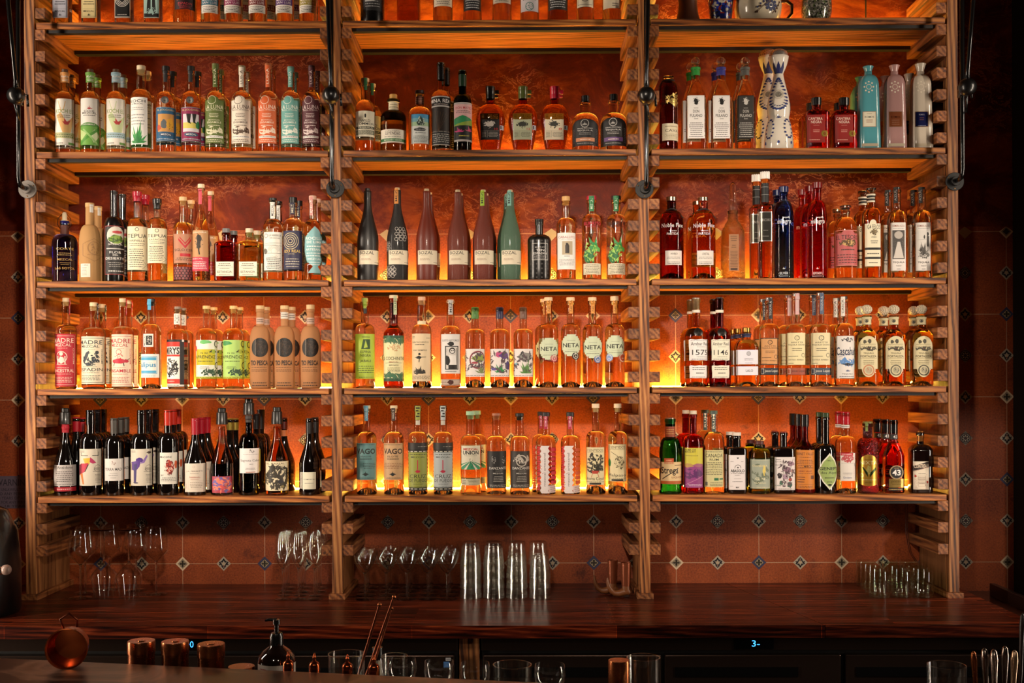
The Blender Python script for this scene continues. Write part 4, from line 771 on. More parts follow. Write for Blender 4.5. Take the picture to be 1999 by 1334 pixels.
for x, g, d, bk in ((1311, '9a1c14', 'clear shouldered bottle of deep red spirit with white script', []), (1373, 'f8b048', 'clear shouldered bottle of amber spirit with black cord and script', [1362])):
    b(2, x, 47, 385 if x < 1350 else 386, 'dome', 440, 412, 18, g, ('cyl', P('b8a890', .25, 1), 393, 20), [Lb(x-20, x+22, 438, 448, None, [T('Noble Fine', .5, .5, .9, .8, 'dcd8d4')], name='printed_lettering'), Lb(x-10, x+14, 452, 462, None, [T('TEQUILA', .5, .2, .6, .3, 'dcd8d4'), T('PARTIDA', .5, .75, .9, .45, 'dcd8d4')], name='printed_lettering'),
      Lb(x-12, x+19, 492, 520, 'dcd4cc', [T('ANEJO' if x < 1350 else 'CRISTAL', .5, .24, .4, .16, K), Dn(.08, .42, .92, .6, 2, '5a5a5a'), Dn(.1, .75, .9, .95, 2, '5a5a5a')])], d, bk, over=0, lip=.4, fill=419, punt=.028,
      extra=[lambda t, g_: (lambda bm: (tube(bm, [(g_['rn']*1.12*cos(a), g_['rn']*1.12*sin(a), g_['hs']+.003+.002*sin(3*a)) for a in [2*pi*i/10 for i in range(21)]], .0022, 6), tube(bm, [(g_['rn'], -.012, g_['hs']), (g_['rn']*1.8, -.018, g_['hs']-.018), (g_['R']*.9, -.03, g_['hs']-.03)], .0016, 6), obj('cord', bm, P('120e0c', .6), t, True)))(bmesh.new())])
b(2, 1430.5, 47, 356, 'lin', 451, 429, 19, G('f8d880', 1.42, 0, .8, 260), ('horn', G('f4ead0', 1.45), 412, 14), [Lb(1424, 1443, 460, 531, '9a6c48', [Dn(.15, .03, .85, .2, 3, '3a2418'), Dn(.25, .28, .75, .38, 2, '3a2418'), Dn(.1, .45, .9, .9, 11, '4a3020'), ('r', .15, .93, .85, .98, '3a2418')])], 'rough textured glass bottle with a tall horn shaped stopper', n=4, fy=.9, fill=429, taper=1.06, ht=412)
b(2, 1493.5, 32, 336, 'sq', 406, 398, 15, 'f0a868', ('flute', P('eeeae4', .35), 350.5, 19), [Lb(1485, 1501, 359, 396, '121214', [('l', 0, .2, 1, .2, .04, '8a8a88'), ('l', 0, .6, 1, .6, .04, '8a8a88')]), Lb(1479, 1508, 415.5, 473, '4c4a44', [('f', 0, 0, 1, 1, .06, 'c8c4bc'), T('CINCORO', .5, .28, .8, .09, 'd8d4cc'), Dn(.3, .6, .7, .66, 1, 'c8c4bc'), Dn(.2, .8, .8, .86, 1, 'c8c4bc')], foil=True)], 'tall tapering bottle with a white fluted stopper and pewter label', [1477], n=5, taper=.92, fill=410)
for x, g, top, bk, d, tc in ((1530, '5a80e0', 365, [1518], 'slim cobalt blue bottle with white agave lettering', 'd8e0f0'), (1595.5, 'e03020', 357, [1581, 1567], 'slim scarlet bottle with white agave lettering', 'f0e0dc')):
    b(2, x, 38, top, 'dome', 428, 392, 15, g, ('cyl', P('101c4c' if x < 1560 else '6a0c10', .3), top+11, 19), [Lb(x-12, x+14, 422, 450, None, [T('milagro', .5, .5, .95, .42, tc), T('tequila', .62, .2, .5, .16, tc)], name='printed_lettering'), Lb(x-11, x+11, 520, 545, None, [('a', .5, .3, .3, .2, 5, tc), T('SILVER' if x < 1560 else 'REPOSADO', .5, .62, .7, .2, tc), Dn(.1, .78, .9, .9, 1, tc)], name='printed_lettering')], d, bk, over=0, lip=1, punt=.02, name='liquor_bottle')
b(2, 1650.7, 43, 400.7, 'dome', 450, 426, 16, AMB, ('button', G('f0e6d4', 1.45, .1), 412, 22), [Lb(1632, 1672, 452, 521, 'b85a5a', [T('EL TESORO', .5, .2, .9, .12, '30201a'), ('e', .5, .36, .22, .09, 'c8a060'), ('s', .5, .36, .3, .1, 40, '5a4020', 2), Dn(.25, .5, .75, .6, 1, '30201a'), Dn(.1, .66, .9, .95, 4, '4a2a28'), ('f', .0, .0, 1, 1, .02, 'd08a80')], 'luna')], 'clear bottle with a rose pink label and glass button stopper', [1636], lip=1.5)
b(2, 1701, 39, 366, 'dome', 424, 408, 16, 'f4c878', ('button', G('f0e6d4', 1.45, .1), 378, 19), [Lb(1691, 1707.5, 380, 396, 'dcd4bc', [('r', 0, .2, 1, .45, '1a1a18'), ('r', 0, .55, 1, .8, '1a1a18'), Dn(.1, .25, .9, .4, 1, CR)]), Lb(1687, 1720, 431, 522, 'e4dcc0', [T('G4 FELOS', .55, .16, .85, .1, '26241e'), ('b', .55, .27, .24, .06, '8a7a5a', 3), ('s', .55, .27, .26, .07, 30, '4a3a2a', 2), T('ANEJO', .55, .38, .35, .04, K), Dn(.3, .44, .85, .52, 2, K), ('r', 0, .6, 1, .65, '1c1a18'), Dn(.1, .7, .9, .76, 1, K), ('r', 0, .8, 1, .845, '1c1a18'), Dn(.2, .9, .8, .95, 1, K)], 'luna')], 'clear bottle with a tall cream label and black bands', [1685], n=5)
for x, d, art, bk in ((1751, 'square shouldered bottle with an engraved cellar picture label', [('r', .08, .16, .92, .76, '4a4644'), ('p', [(.42, .4), (.6, .4), (.86, .74), (.14, .74)], 'cfc8c0'), ('e', .5, .26, .3, .08, 'b8b0a8'), ('s', .2, .45, .1, .25, 26, 'a8a098', 2), ('s', .8, .45, .1, .25, 26, 'a8a098', 3)], 1734),
                      (1799.5, 'square shouldered bottle with an engraved agave field label', [('r', .08, .16, .92, .76, 'd8d4ce'), ('b', .8, .24, .08, .05, '3a3632', 2), ('p', [(.72, .28), (.9, .28), (.86, .5), (.74, .5)], '4a4642'), ('l', .08, .36, .92, .34, .012, '5a5652'), ('b', .56, .3, .06, .05, '3a3632', 4), ('a', .5, .66, .8, .3, 13, '5a5652'), ('a', .3, .6, .4, .16, 7, '3a3632'), ('s', .5, .68, .4, .06, 40, '5a5652', 3)], 1784)):
    b(2, x, 39, 366, 'dome', 434, 413, 15, AMB, ('cyl', P('1a1614', .25, coat=.4), 371, 13), [nstrip(x-2, 367, 398, 7, '1c1a18', 'AZUL', 'a8a09a'), Lb(x-16, x+18, 437, 530.5, 'e2dcd6', [T('SIEMBRA AZUL', .5, .07, .86, .04, '8a4a30'), Dn(.1, .11, .9, .14, 1, '8a8a8a')]+art+[T('TEQUILA', .5, .83, .8, .045, '3a3430'), Dn(.3, .88, .7, .92, 2, '5a5450'), Dn(.35, .95, .65, .98, 1, K)])], d, [bk], n=5, over=0)
# ---- fourth shelf
def madre(x, w, top, bg, tc, word, d, bk, art, y0, y1, ysb):
    b(3, x, w, top, 'dome', ysb+12, ysb, 15 if w < 43 else 17, AMB, ('cork', 'd8bc94', top+8, 13 if w < 43 else 15), [Lb(x+5.5, x+9.5, top+2, top+33, tc if bg != 'b41c30' else 'b41c30', [('tv', 'SUELO', .5, .5, .55, .8, WH)], name='side_strip'),
      Lb(x-w*.5, x+w*.43, y0, y1, bg, [('f', .02, .035, .94, .97, .014, tc), T('MADRE', .46, .125, .86, .085, tc), T('MEZCAL', .45, .21, .66, .055, tc), Dn(.25, .265, .65, .28, 1, tc)]+art+[Dn(.2, .63, .7, .65, 1, tc), T(word, .47, .7, .86, .065, tc), Dn(.15, .755, .8, .775, 1, tc), Dn(.08, .81, .86, .93, 4, tc), ('tv', 'MEXICO', .87, .42, .05, .3, tc)])], d, bk)
madre(129, 40, 582, 'b41c30', 'e8c8b8', 'ANCESTRAL', 'clear bottle with a crimson label framed in cream', [], [('o', .42, .44, .22, .025, 'e8c8b8'), ('r', .26, .42, .3, .57, 'e8c8b8'), ('r', .54, .42, .58, .57, 'e8c8b8'), ('b', .42, .5, .13, .07, 'e8c8b8', 3), ('l', .22, .58, .62, .58, .02, 'e8c8b8'), ('c', .42, .38, .07, 'e8c8b8')], 653, 755, 635)
madre(183, 45, 591, 'e0d4b8', '26303a', 'ESPADIN', 'broad clear bottle with a cream label framed in navy', [199], [('p', [(.2, .52), (.34, .34), (.46, .3), (.4, .44), (.3, .54)], '26303a'), ('c', .7, .34, .06, '26303a'), ('s', .5, .48, .28, .14, 50, '26303a', 4), ('a', .45, .62, .4, .12, 5, '26303a')], 658, 750, 640)
madre(239.7, 41, 583, 'e2cdb4', 'b02838', 'ENSAMBLE', 'clear bottle with a cream label and crimson bull', [251], [('b', .47, .515, .3, .06, 'b82438', 4), ('b', .72, .51, .1, .035, 'b82438', 5), ('l', .28, .54, .24, .61, .03, '3a1c1c'), ('l', .62, .55, .64, .61, .03, '3a1c1c'), ('o', .45, .34, .1, .015, 'b82438'), ('s', .45, .42, .14, .05, 16, 'b82438', 2), ('l', .76, .49, .86, .46, .02, '3a1c1c')], 654, 755, 638)
b(3, 295.4, 38, 584, 'dome', 652, 634, 17, PALE, ('cork', '1c2224', 590, 15), [nstrip(291.5, 585, 606, 7, '4a9ac0'), Lb(281, 299, 653, 678, 'dedace', [('f', .0, .0, 1, 1, .05, 'f0ece0'), ('r', .3, .14, .9, .86, '16181a'), ('s', .6, .5, .22, .3, 44, 'dedace', 3), ('tv', 'MEZCAL', .16, .5, .14, .8, K)], name='stamp_label'), Lb(277, 310, 692, 738, 'e6e6dc', [('f', .06, .1, .88, .84, .025, '3a9ac4'), ('r', .1, .14, .84, .26, '4aa4cc'), T('alipus', .47, .48, .72, .26, '2a8cba', .02), Dn(.3, .34, .7, .38, 1, '2a8cba'), ('r', .1, .7, .84, .8, '4aa4cc'), Dn(.15, .9, .85, .95, 1, '6a8a9a')])], 'clear bottle with a turquoise and white label under a stamp', punt=.02)
b(3, 347, 40, 599, 'dome', 656, 643, 14, AMB, ('cork', '8a7464', 604, 13), [Lb(340, 352, 613, 634, 'dedad0', [('s', .5, .5, .3, .4, 40, K, 3)]), Lb(327.5, 358.5, 664, 755, 'e0dcd4', [('r', 0, 0, .9, .05, '1a1618'), ('r', 0, .05, .8, .15, 'c83024'), ('r', .8, .05, 1, .96, '1e1a1e'), T('MIRYS', .4, .24, .78, .15, '161416', .03), ('r', 0, .32, .8, .36, 'c83024'), ('r', .04, .38, .76, .82, 'e8e4dc'), ('s', .4, .6, .32, .2, 130, '1a1818', 4), ('r', 0, .84, .8, .94, 'c83024'), Dn(.15, .87, .6, .91, 1, 'e8b8a8'), Dn(.1, .96, .8, .99, 1, K)])], 'clear bottle with a red, black and white woodcut label', [358])
for x, base, d, bk in ((403.5, 'e0e0d4', 'clear bottle with a white label and yellow square', 417.5), (456, 'a4c868', 'clear bottle with an apple green label', 468)):
    it = [('r', .1, .24, .78, .65, 'c0b41c')] if x < 430 else [('r', .7, 0, 1, 1, 'b8c84c')]
    it += [('b', .45, .05, .2, .06, '6ab868', 2), ('b', .08, .22, .1, .09, 'c84a6a', 4)] if x < 430 else [('b', .25, .08, .2, .07, '3a8a4a', 2)]
    it += [('o', .85, .1, .11, .03, '2a3020'), ('o', .88, .66, .11, .03, '2a3020'), ('p', [(.56, .32), (.66, .25), (.76, .25), (.86, .32)], '30381c'), ('c', .72, .3, .07, '9aa83a'), T('N 32', .42, .34, .22, .04, K), T('APRENDIZ', .44, .44, .72, .08, '2c2c14'), Dn(.2, .53, .7, .57, 1, K), Dn(.25, .68, .6, .76, 3, K), ('s', .6, .85, .3, .07, 36, '2a4a34', 5), ('s', .1, .6, .1, .3, 16, 'a8a828', 6), ('r', 0, .95, 1, 1, 'b0b838'), Dn(.05, .96, .95, .99, 1, K)]
    b(3, x, 40, 597.5, 'dome', 658, 642, 13.5, AMB, ('cork', 'd8b070', 604, 15), [Lb(x-19.5, x+20, 665, 739.5, base, it)], d, [bk])
for x, d, bk in ((508, 'kraft coloured clay bottle, nearest the apple green label', [519.5]), (555.7, 'kraft coloured clay bottle with a white neck stamp, middle of three', [569.6]), (606.4, 'kraft coloured clay bottle, nearest the shelving post', [])):
    b(3, x, 39.5, 597 if x < 600 else 595.5, 'dome', 665, 637, 15, clay_mat('a87448'), ('cyl', P('c8a878', .5), 604, 16.5), [Lb(x-7.5, x+7.5, 610 if 550 < x < 560 else 621, 623 if 550 < x < 560 else 633, 'ccc4b8' if 550 < x < 560 else 'b89a88', [Dn(.15, .2, .85, .8, 2, K)]), Lb(x-16, x+15, 661, 698, '0c0806', [('b', .52, .5, .3, .32, '1c120c', 4), ('s', .52, .5, .3, .36, 60, '38281c', 5), ('l', .25, .05, .25, .95, .02, '9a8a7a')], 'oval', name='oval_window_label'), Lb(x-18, x+15, 701, 733, None, [T('TIO PESCA', .5, .26, .95, .3, '20140e', .03), Dn(.05, .5, .95, .56, 1, '20140e'), Dn(.05, .64, .95, .8, 2, '3a2416')], name='printed_lettering'), Lb(x-17, x+15, 744, 757, None, [Dn(.05, .1, .95, .9, 2, '20140e')], name='printed_lettering')], d, bk, lip=1, ceramic=True, over=0, solid=True, name='clay_bottle')
b(3, 712.3, 39, 582, 'dome', 650, 633, 15, AMB, ('cork', 'a8a060', 590, 13), [nstrip(712.5, 583, 603, 7, '8aa030'), nstrip(713, 603, 613, 6, '161616'), Lb(694, 731, 653, 740, 'a4ba3c', [Dn(.35, .05, .7, .09, 1, K), ('p', [(.42, .12), (.7, .12), (.7, .34), (.34, .34)], '2a4a1a'), ('p', [(.52, .14), (.6, .3), (.44, .32)], 'a4ba3c'), T('ESPINA', .52, .4, .42, .06, K), T('NEGRA', .52, .48, .42, .06, K), T('JABALI', .5, .61, .46, .07, K), Dn(.15, .7, .95, .88, 4, '3a4a1a'), Dn(.2, .95, .9, .98, 1, K)])], 'clear bottle with a lime green label at the inner post')
b(3, 768.6, 39.5, 577, 'slope', 652, 634, 17, 'b8501c', ('cork', 'e0cca8', 583, 17), [nstrip(771.5, 578, 615, 6, 'b8c4a0', 'TRES', '3a5a3a'), Lb(749.5, 788, 656, 745, 'e0d8a8', [('r', 0, 0, 1, .07, '244a34'), ('r', 0, .93, 1, 1, '244a34'), ('s', .5, .11, .5, .03, 40, '3a6a4a', 3), ('s', .5, .88, .5, .03, 40, '3a6a4a', 3), ('f', .06, .14, .94, .85, .02, '4a6a48'), ('s', .5, .27, .2, .07, 26, 'c89a6a', 2), T('EL COCHINITAS', .5, .5, .84, .07, '2a2a1c'), T('MEZCAL', .5, .58, .3, .03, 'a04a3a'), ('l', .2, .6, .8, .6, .008, '3a6a4a'), T('REPOSADO', .5, .65, .3, .03, K), Dn(.25, .69, .75, .81, 4, '5a5a3a')])], 'dark amber bottle with a cream label banded in green')
b(3, 823.5, 38, 580, 'dome', 650, 634, 17, PALE, ('cork', 'd8a888', 587.5, 15), [Lb(815, 831, 592, 634, None, [('tv', 'MEZCAL', .2, .5, .3, .8, K), ('r', 0, .84, 1, 1, 'e0d0a8')]), Lb(805, 840, 652.5, 745, 'dcc6a2', [Dn(.1, .05, .3, .1, 2, K), Dn(.75, .08, .95, .11, 1, K), T('CUENTACUENTOS', .5, .18, .76, .03, '3a3024'), Dn(.3, .21, .7, .25, 1, K), ('o', .5, .46, .3, .01, 'dcc6a2'), T('POR SIEMPRE', .5, .35, .6, .03, '3a3024'), ('b', .5, .43, .05, .03, K, 2), ('l', .3, .5, .76, .49, .02, K), ('b', .48, .5, .12, .04, K, 4), ('l', .5, .52, .48, .6, .03, K), ('a', .48, .84, .6, .18, 11, '2a241c'), ('s', .48, .8, .25, .05, 30, '2a241c', 4), Dn(.05, .88, .95, .96, 3, K)])], 'clear bottle with a beige label and black line drawings', punt=.03)
b(3, 879.6, 39.5, 585.4, 'dome', 654, 637, 15, AMB, ('cyl', P('c8a890', .5), 592, 14), [nstrip(880, 587, 615, 8, 'b8b4b0', 'MEZ', K), Lb(861.5, 898, 653.5, 730, 'dedad6', [T('GUSTO HISTORICO', .5, .16, .8, .05, K), ('b', .5, .25, .16, .06, K, 3), ('r', .25, .3, .85, .9, '2a2826'), ('r', .3, .32, .8, .88, 'cfcac4'), ('c', .56, .42, .13, '161414'), ('c', .56, .43, .09, 'dedad6'), ('c', .53, .42, .025, K), ('c', .6, .42, .025, K), ('p', [(.42, .54), (.7, .54), (.74, .78), (.44, .78)], 'e8e4e0'), ('b', .36, .66, .12, .13, '161414', 5), ('p', [(.4, .78), (.78, .78), (.78, .88), (.4, .88)], '161414'), ('l', .76, .35, .76, .88, .03, '161414'), ('s', .3, .4, .06, .06, 10, K, 3), Dn(.2, .92, .8, .97, 1, K)]), Lb(861, 898, 741, 753, 'c4b0a0', [('b', .5, .5, .15, .4, '4a1c14', 3), ('l', 0, .1, 1, .1, .012, K), ('l', 0, .9, 1, .9, .012, K), Dn(.05, .3, .35, .6, 1, '5a4a40')], name='lower_label')], 'clear bottle with a black and white skeleton musician print')
for x, c, arts, d in ((927.5, '4a7a38', [('b', .62, .35, .26, .16, '8a9a40', 3), ('o', .6, .4, .3, .05, '8a3a44'), ('a', .72, .88, .5, .5, 7, '7a8a50'), ('b', .5, .5, .12, .05, 'a83a4a', 4)], 'green capped bottle with a watercolour plant label'), (975.7, '2e2c4c', [('b', .5, .2, .16, .12, 'c04a7a', 2), ('b', .65, .25, .2, .13, '5a3a80', 3), ('b', .8, .6, .12, .2, '4a3a70', 4), ('a', .5, .85, .5, .4, 11, '2a8a48'), ('b', .3, .72, .16, .06, '5a4a94', 5)], 'navy capped bottle with a purple watercolour plant label'), (1021.5, '6a4a3a', [('b', .55, .3, .28, .18, '8a8884', 3), ('s', .55, .3, .26, .18, 30, '3a3a3a', 3), ('a', .6, .88, .6, .55, 11, '5a8a44'), ('b', .25, .55, .08, .06, '7ab8c4', 4)], 'bronze capped bottle with a grey watercolour plant label')):
    b(3, x, 38, 600, 'dome', 656, 643, 14, AMB, ('wax', P(c, .4), 623, 15), [Lb(x-19, x+18.5, 682, 736, 'e4dcd8', [('tv', 'Mal Bien', .1, .45, .12, .7, '2a2426')]+arts+[('s', .55, .45, .4, .4, 26, '5a4a50', int(x)), Dn(.08, .93, .95, .98, 1, '3a3434')])], d, punt=.03)
for x, y0, s, d, bk in ((1070.8, 661, [('b63a4a', 1081, 700)], 'clear bottle with a stepped mint label and rose wax seal', [1063]), (1114, 654, [('1c1a1c', 1123, 696)], 'clear bottle with a stepped mint label and black wax seal', []), (1156.5, 658, [('4a6aa0', 1166, 702)], 'clear bottle with a stepped mint label and blue wax seal', []), (1200, 656, [('7a98cc', 1190, 699), ('c0583a', 1212, 699)], 'clear bottle with a stepped mint label and two wax seals', [])):
    b(3, x, 38.5, 581 if x < 1190 else 579, 'dome', 650, 633, 15, AMB, ('cork', 'e2c49c', 588, 16.5), [nstrip(x+1, 582, 613, 7, 'd8903c', 'NETA', '7a4a14'), Lb(x-17, x+18, y0, y0+42, 'c4ceb0', [T('NETA', .5, .5, .8, .19, '20241c', .02), Dn(.3, .27, .7, .3, 1, K), Dn(.3, .68, .7, .7, 1, K), Dn(.2, .77, .8, .82, 1, K)], 'neta')]+[Lb(a-6.5, a+6.5, q-7.5, q+7.5, c, [('o', .5, .5, .34, .06, 'e8d8c8'), ('a', .5, .66, .4, .3, 5, 'e8d8c8')], 'oval', name='wax_medallion') for c, a, q in s], d, bk, punt=.022, fill=636)
for x, g, top, capc, lc, yr, d, bk in ((1359, 'f4c070', 582, 'a8a4a0', 'e4e0de', '1575', 'dark waisted bottle with silver foil and handwritten white label', [1349]), (1405, 'b03010', 581, '141213', 'e0dcc8', '1146', 'dark red bottle with black foil and handwritten cream label', [1394])):
    cc = x+4 if x < 1380 else x+2
    b(3, x, 43, top, 'dome', 660, 640, 15.5, g, ('cyl', P(capc, .35, .6 if x < 1380 else 0), 605, 15), [Lb(x-8, x+8, 606, 611, 'dcd4c0', []), med(x+4, 649, 8.5, '3a3634'), Lb(cc-18, cc+17, 663, 705, lc, [T('Ambar Real', .5, .22, .8, .15, K), Dn(.3, .34, .8, .38, 1, K), T(yr, .5, .62, .7, .24, K), Dn(.3, .8, .85, .85, 1, K), Dn(.08, .9, .9, .96, 1, K), Dn(.08, .04, .92, .08, 1, K)], 'rag'), Lb(cc-17, cc+16, 714, 739, lc, [Dn(.1, .1, .9, .4, 2, K), Dn(.3, .5, .8, .7, 1, K), Dn(.1, .85, .9, .95, 1, K)], 'rag', name='lower_label')], d, bk, punt=.02)
b(3, 1457, 50, 640, 'dome', 682, 664, 17, 'f8e0a0', ('cork', P('b8904c', .3, 1), 648.5, 15.5), [Lb(1448.5, 1466, 652, 659, '262a4c', []), Lb(1436, 1480.5, 684, 712, 'dcdae4', [('o', .55, .26, .1, .02, K), ('o', .55, .26, .05, .02, K), Dn(.3, .55, .82, .75, 2, '5a5a64'), Dn(.35, .88, .75, .94, 1, '5a5a64')]), Lb(1436, 1480.5, 716, 733, 'dcdae4', [T('LALO', .58, .5, .34, .3, K)], name='lower_label')], 'squat clear bottle with a brass cap and lilac white label', [1440, 1431], n=4, fy=.85, punt=.02)
for x, w, top, lc, sc, tc, d, bk, ysx in ((1501.5, 38, 581.5, 'c89058', '1c2230', '3a2a1c', 'silver capped bottle with a copper label and black signature', [1490], 0), (1554, 40, 573, 'dcd0a4', '9a4a34', '4a4434', 'tall bottle with a cream label and rust signature', [1539], 0), (1601.6, 42, 572, 'd8cca4', '3a4656', '3a3a38', 'tall bottle with a cream label and slate signature', [1587], 0)):
    b(3, x, w, top, 'dome', 647, 633, 15, AMB, ('cyl', P('b8a8a4' if x > 1520 else 'c0b8b4', .2, .8), top+6, 14), [nstrip(x+2.5, top+1, top+42, 7, '1a1a1e' if x < 1520 else ('c8a0a0' if x < 1580 else '4a5a74'), 'TEQUILA', 'b8b4b0'), Lb(x-w*.42, x+w*.42, 661 if x < 1520 else 651, 713, lc, ([('f', .0, .0, 1, 1, .04, '2a2420')] if x < 1520 else [])+[('o', .55, .16, .12, .025, tc), ('s', .55, .16, .1, .06, 14, tc, 2), T('ARETTE', .55, .3, .6, .04, tc), T('TEQUILA OCHO', .52, .38, .86, .06, tc), Dn(.25, .46, .85, .58, 2, tc), ('o', .86, .7, .1, .02, tc), Dn(.1, .7, .6, .76, 1, tc), T('EXTRA ANEJO', .5, .85, .76, .05, tc), Dn(.08, .93, .4, .97, 1, tc)]), Lb(x-w*.42, x+w*.42, 719, 732, sc, [('f', .03, .1, .22, .9, .02, 'd8ccb8'), T('Jesus Lopez', .62, .5, .7, .5, 'dcd4c4' if x != 1554 else '2a1410', 0)], name='signature_label')], d, bk, punt=.02, over=0)
b(3, 1647.5, 38, 579, 'dome', 650, 632, 15, AMB, ('cyl', P('2a221e', .4), 585, 14), [nstrip(1646, 580, 618, 7, 'dcd6cc', 'CASCA', K), Lb(1634, 1666, 657, 739, 'd8d4d0', [('s', .5, .09, .25, .05, 30, '3a3a44', 2), T('Cascahuin', .5, .36, 1, .2, '20304a', .02), ('l', .1, .5, .95, .36, .014, '2a4a8a'), ('s', .5, .62, .45, .07, 50, '5a8ac4', 3), ('p', [(.2, .66), (.5, .64), (.85, .68), (.5, .71)], K), ('a', .5, .84, .3, .07, 5, '3a4a7a'), T('TEQUILA', .5, .9, .5, .035, K), Dn(.1, .94, .9, .98, 1, '4a4a54')])], 'clear bottle with a white label and blue slanting script', [1633], over=0)
for x, cx, g, d, bk, sc in ((1692, 1690, 'ecd898', 'stone stoppered bottle with an ivory arched label, beside the slanting script', [1680], 'b87a5a'), (1745, 1742, 'e8a84c', 'stone stoppered bottle with an ivory arched label, middle one', [1725], '5a564c'), (1799, 1796, 'ecd088', 'stone stoppered bottle with an ivory arched label, end of the shelf', [1784], '4a463c')):
    b(3, x, 47, 596, 'lin', 656, 641, 17, g, ('pina', P('c8bca4', .3, coat=.5), 613, 21), [Lb(x-8.5, x+9, 619, 635, 'c8bc94', [('f', -.02, .0, 1.02, 1, .04, '6a6448'), ('o', .5, .5, .14, .04, '3a3830'), ('b', .5, .5, .08, .25, '3a3830', 2)]), Lb(x-15, x+22, 657, 737, 'd0c49c', [('b', .3, .14, .1, .05, '4a463a', 2), ('b', .55, .13, .12, .06, '4a463a', 3), ('l', .1, .2, .9, .2, .015, '4a463a'), T('LOS ABUELOS', .5, .26, .8, .035, '5a5040'), ('b', .5, .31, .1, .05, '9a4a3a', 4), ('s', .5, .31, .4, .04, 40, '4a463a', 2), T('TEQUILA', .5, .42, .56, .04, '2a281e'), T('FORTALEZA', .5, .495, .84, .055, '2a281e'), ('l', .05, .54, .95, .54, .01, '2a281e'), Dn(.15, .58, .85, .7, 3, '5a5640'), ('o', .5, .83, .3, .06, sc), ('c', .5, .83, .19, 'b0a88c'), ('s', .5, .83, .16, .06, 26, sc, 3)], 'fort')], d, bk, n=4, fy=.9, punt=.02, fill=645, ht=617)
# ---- fifth shelf
WINE = P('0a0605', .06, coat=1)
def wine(x, w, top, k, yb, ys, nw, cap, labs, d, bk, g=None, **kw): b(4, x, w, top, k, yb, ys, nw, g or WINE, cap, labs, d, bk, solid=g is None, name='wine_bottle', lip=.8, **kw)
VS = P('1a1816', .35, coat=.2)
wine(127.8, 42, 797, 'burg', 905, 846, 13, ('pump', VS, 828, 22), [Lb(121, 136, 827, 845, 'b01428', []), Lb(107, 147, 907, 948, 'b4aca8', [T('Antidoto', .55, .12, .55, .12, K), Dn(.2, .28, .85, .82, 6, '4a4444'), Dn(.12, .9, .92, .96, 1, K)]), Lb(107, 147, 950, 958, 'a81828', [Dn(.2, .2, .8, .8, 1, 'e0a0a0')], name='red_band')], 'sloping dark wine bottle with a black vacuum stopper and red foot band', [], ht=832)
for q, (x, y, Y) in enumerate(((149, 815, .138), (160, 816, .214))):
    b(4, x, 40, y, 'burg', 905, 846, 13, WINE, ('foil', P('a81424', .35), 843, 14), [], 'red capsuled sloping wine bottle, %s behind the red foot band one' % ['first', 'second'][q], solid=True, name='wine_bottle', lip=.8, y=Y)
def chor(x, art, d, bk): wine(x, 43, 801, 'dome', 868, 846, 16, ('cyl', P('0e0c0c', .12, coat=.8), 830, 17), [Lb(x-8.5, x+8.5, 815, 830, None, [('r', .02+.14*i, .1, .1+.14*i, .9, 'b89a4a') for i in range(7)], foil=True, name='gilt_band'), Lb(x-20, x+19, 876, 947, 'd4cab8', art+[Dn(.05, .04, .3, .1, 2, K), ('o', .8, .53, .14, .012, '6a6258'), T('SIERRA', .78, .53, .28, .04, '5a5248'), T('BLANCA', .78, .57, .28, .03, '5a5248'), ('l', .6, .62, .96, .62, .012, K), Dn(.68, .68, .95, .94, 7, '6a6258')])], d, bk, ht=804)
chor(177, [('l', .12, .1, .12, .18, .02, K), ('l', .12, .18, .42, .18, .02, K), ('l', .58, .18, .84, .18, .02, K), ('l', .84, .08, .84, .18, .02, K), ('p', [(.5, .22), (.6, .28), (.74, .38), (.6, .4), (.48, .36)], 'b02a5a'), ('p', [(.22, .26), (.5, .24), (.48, .42), (.3, .4)], 'd8b03a'), ('p', [(.1, .4), (.45, .38), (.3, .62), (.06, .7)], 'c03048'), ('p', [(0, .44), (.15, .4), (.14, .66), (0, .72)], '7a2030'), ('p', [(.08, .68), (.2, .66), (.26, .96), (.2, .96)], 'd07a34'), ('l', .44, .42, .3, .62, .03, '2a2420')], 'wine bottle with a gilt band and a multicoloured deer label', [189.5, 201])
chor(276.6, [('b', .82, .1, .13, .035, '4a3a34', 3), ('p', [(.62, .26), (.72, .16), (.76, .2), (.62, .38), (.46, .4)], '8a6ab0'), ('b', .45, .3, .16, .08, '4a2a80', 4), ('p', [(.06, .36), (.5, .3), (.44, .48), (.3, .6), (.04, .56)], '5a3a8a'), ('p', [(.2, .42), (.34, .4), (.3, .9), (.2, .9)], '3a2a6a'), ('p', [(0, .4), (.1, .38), (.1, .58), (0, .58)], 'a89a80'), ('b', .28, .92, .12, .02, '3a2a5a', 5)], 'wine bottle with a gilt band and a purple deer label', [289.5, 303])
wine(223, 38, 816.7, 'dome', 870, 850, 13, ('foil', P('4c4844', .4, .4), 847, 14.5), [Lb(206, 239.5, 895, 938, 'dcd6d0', [('s', .46, .2, .12, .08, 16, '8a5a4a', 3), T('TERRA MADI', .47, .48, .84, .12, '2a2624'), Dn(.3, .64, .66, .68, 1, K), Dn(.2, .73, .72, .78, 1, K), Dn(.3, .84, .62, .88, 1, K)])], 'wine bottle with a grey capsule and plain white label', [236.5, 246])
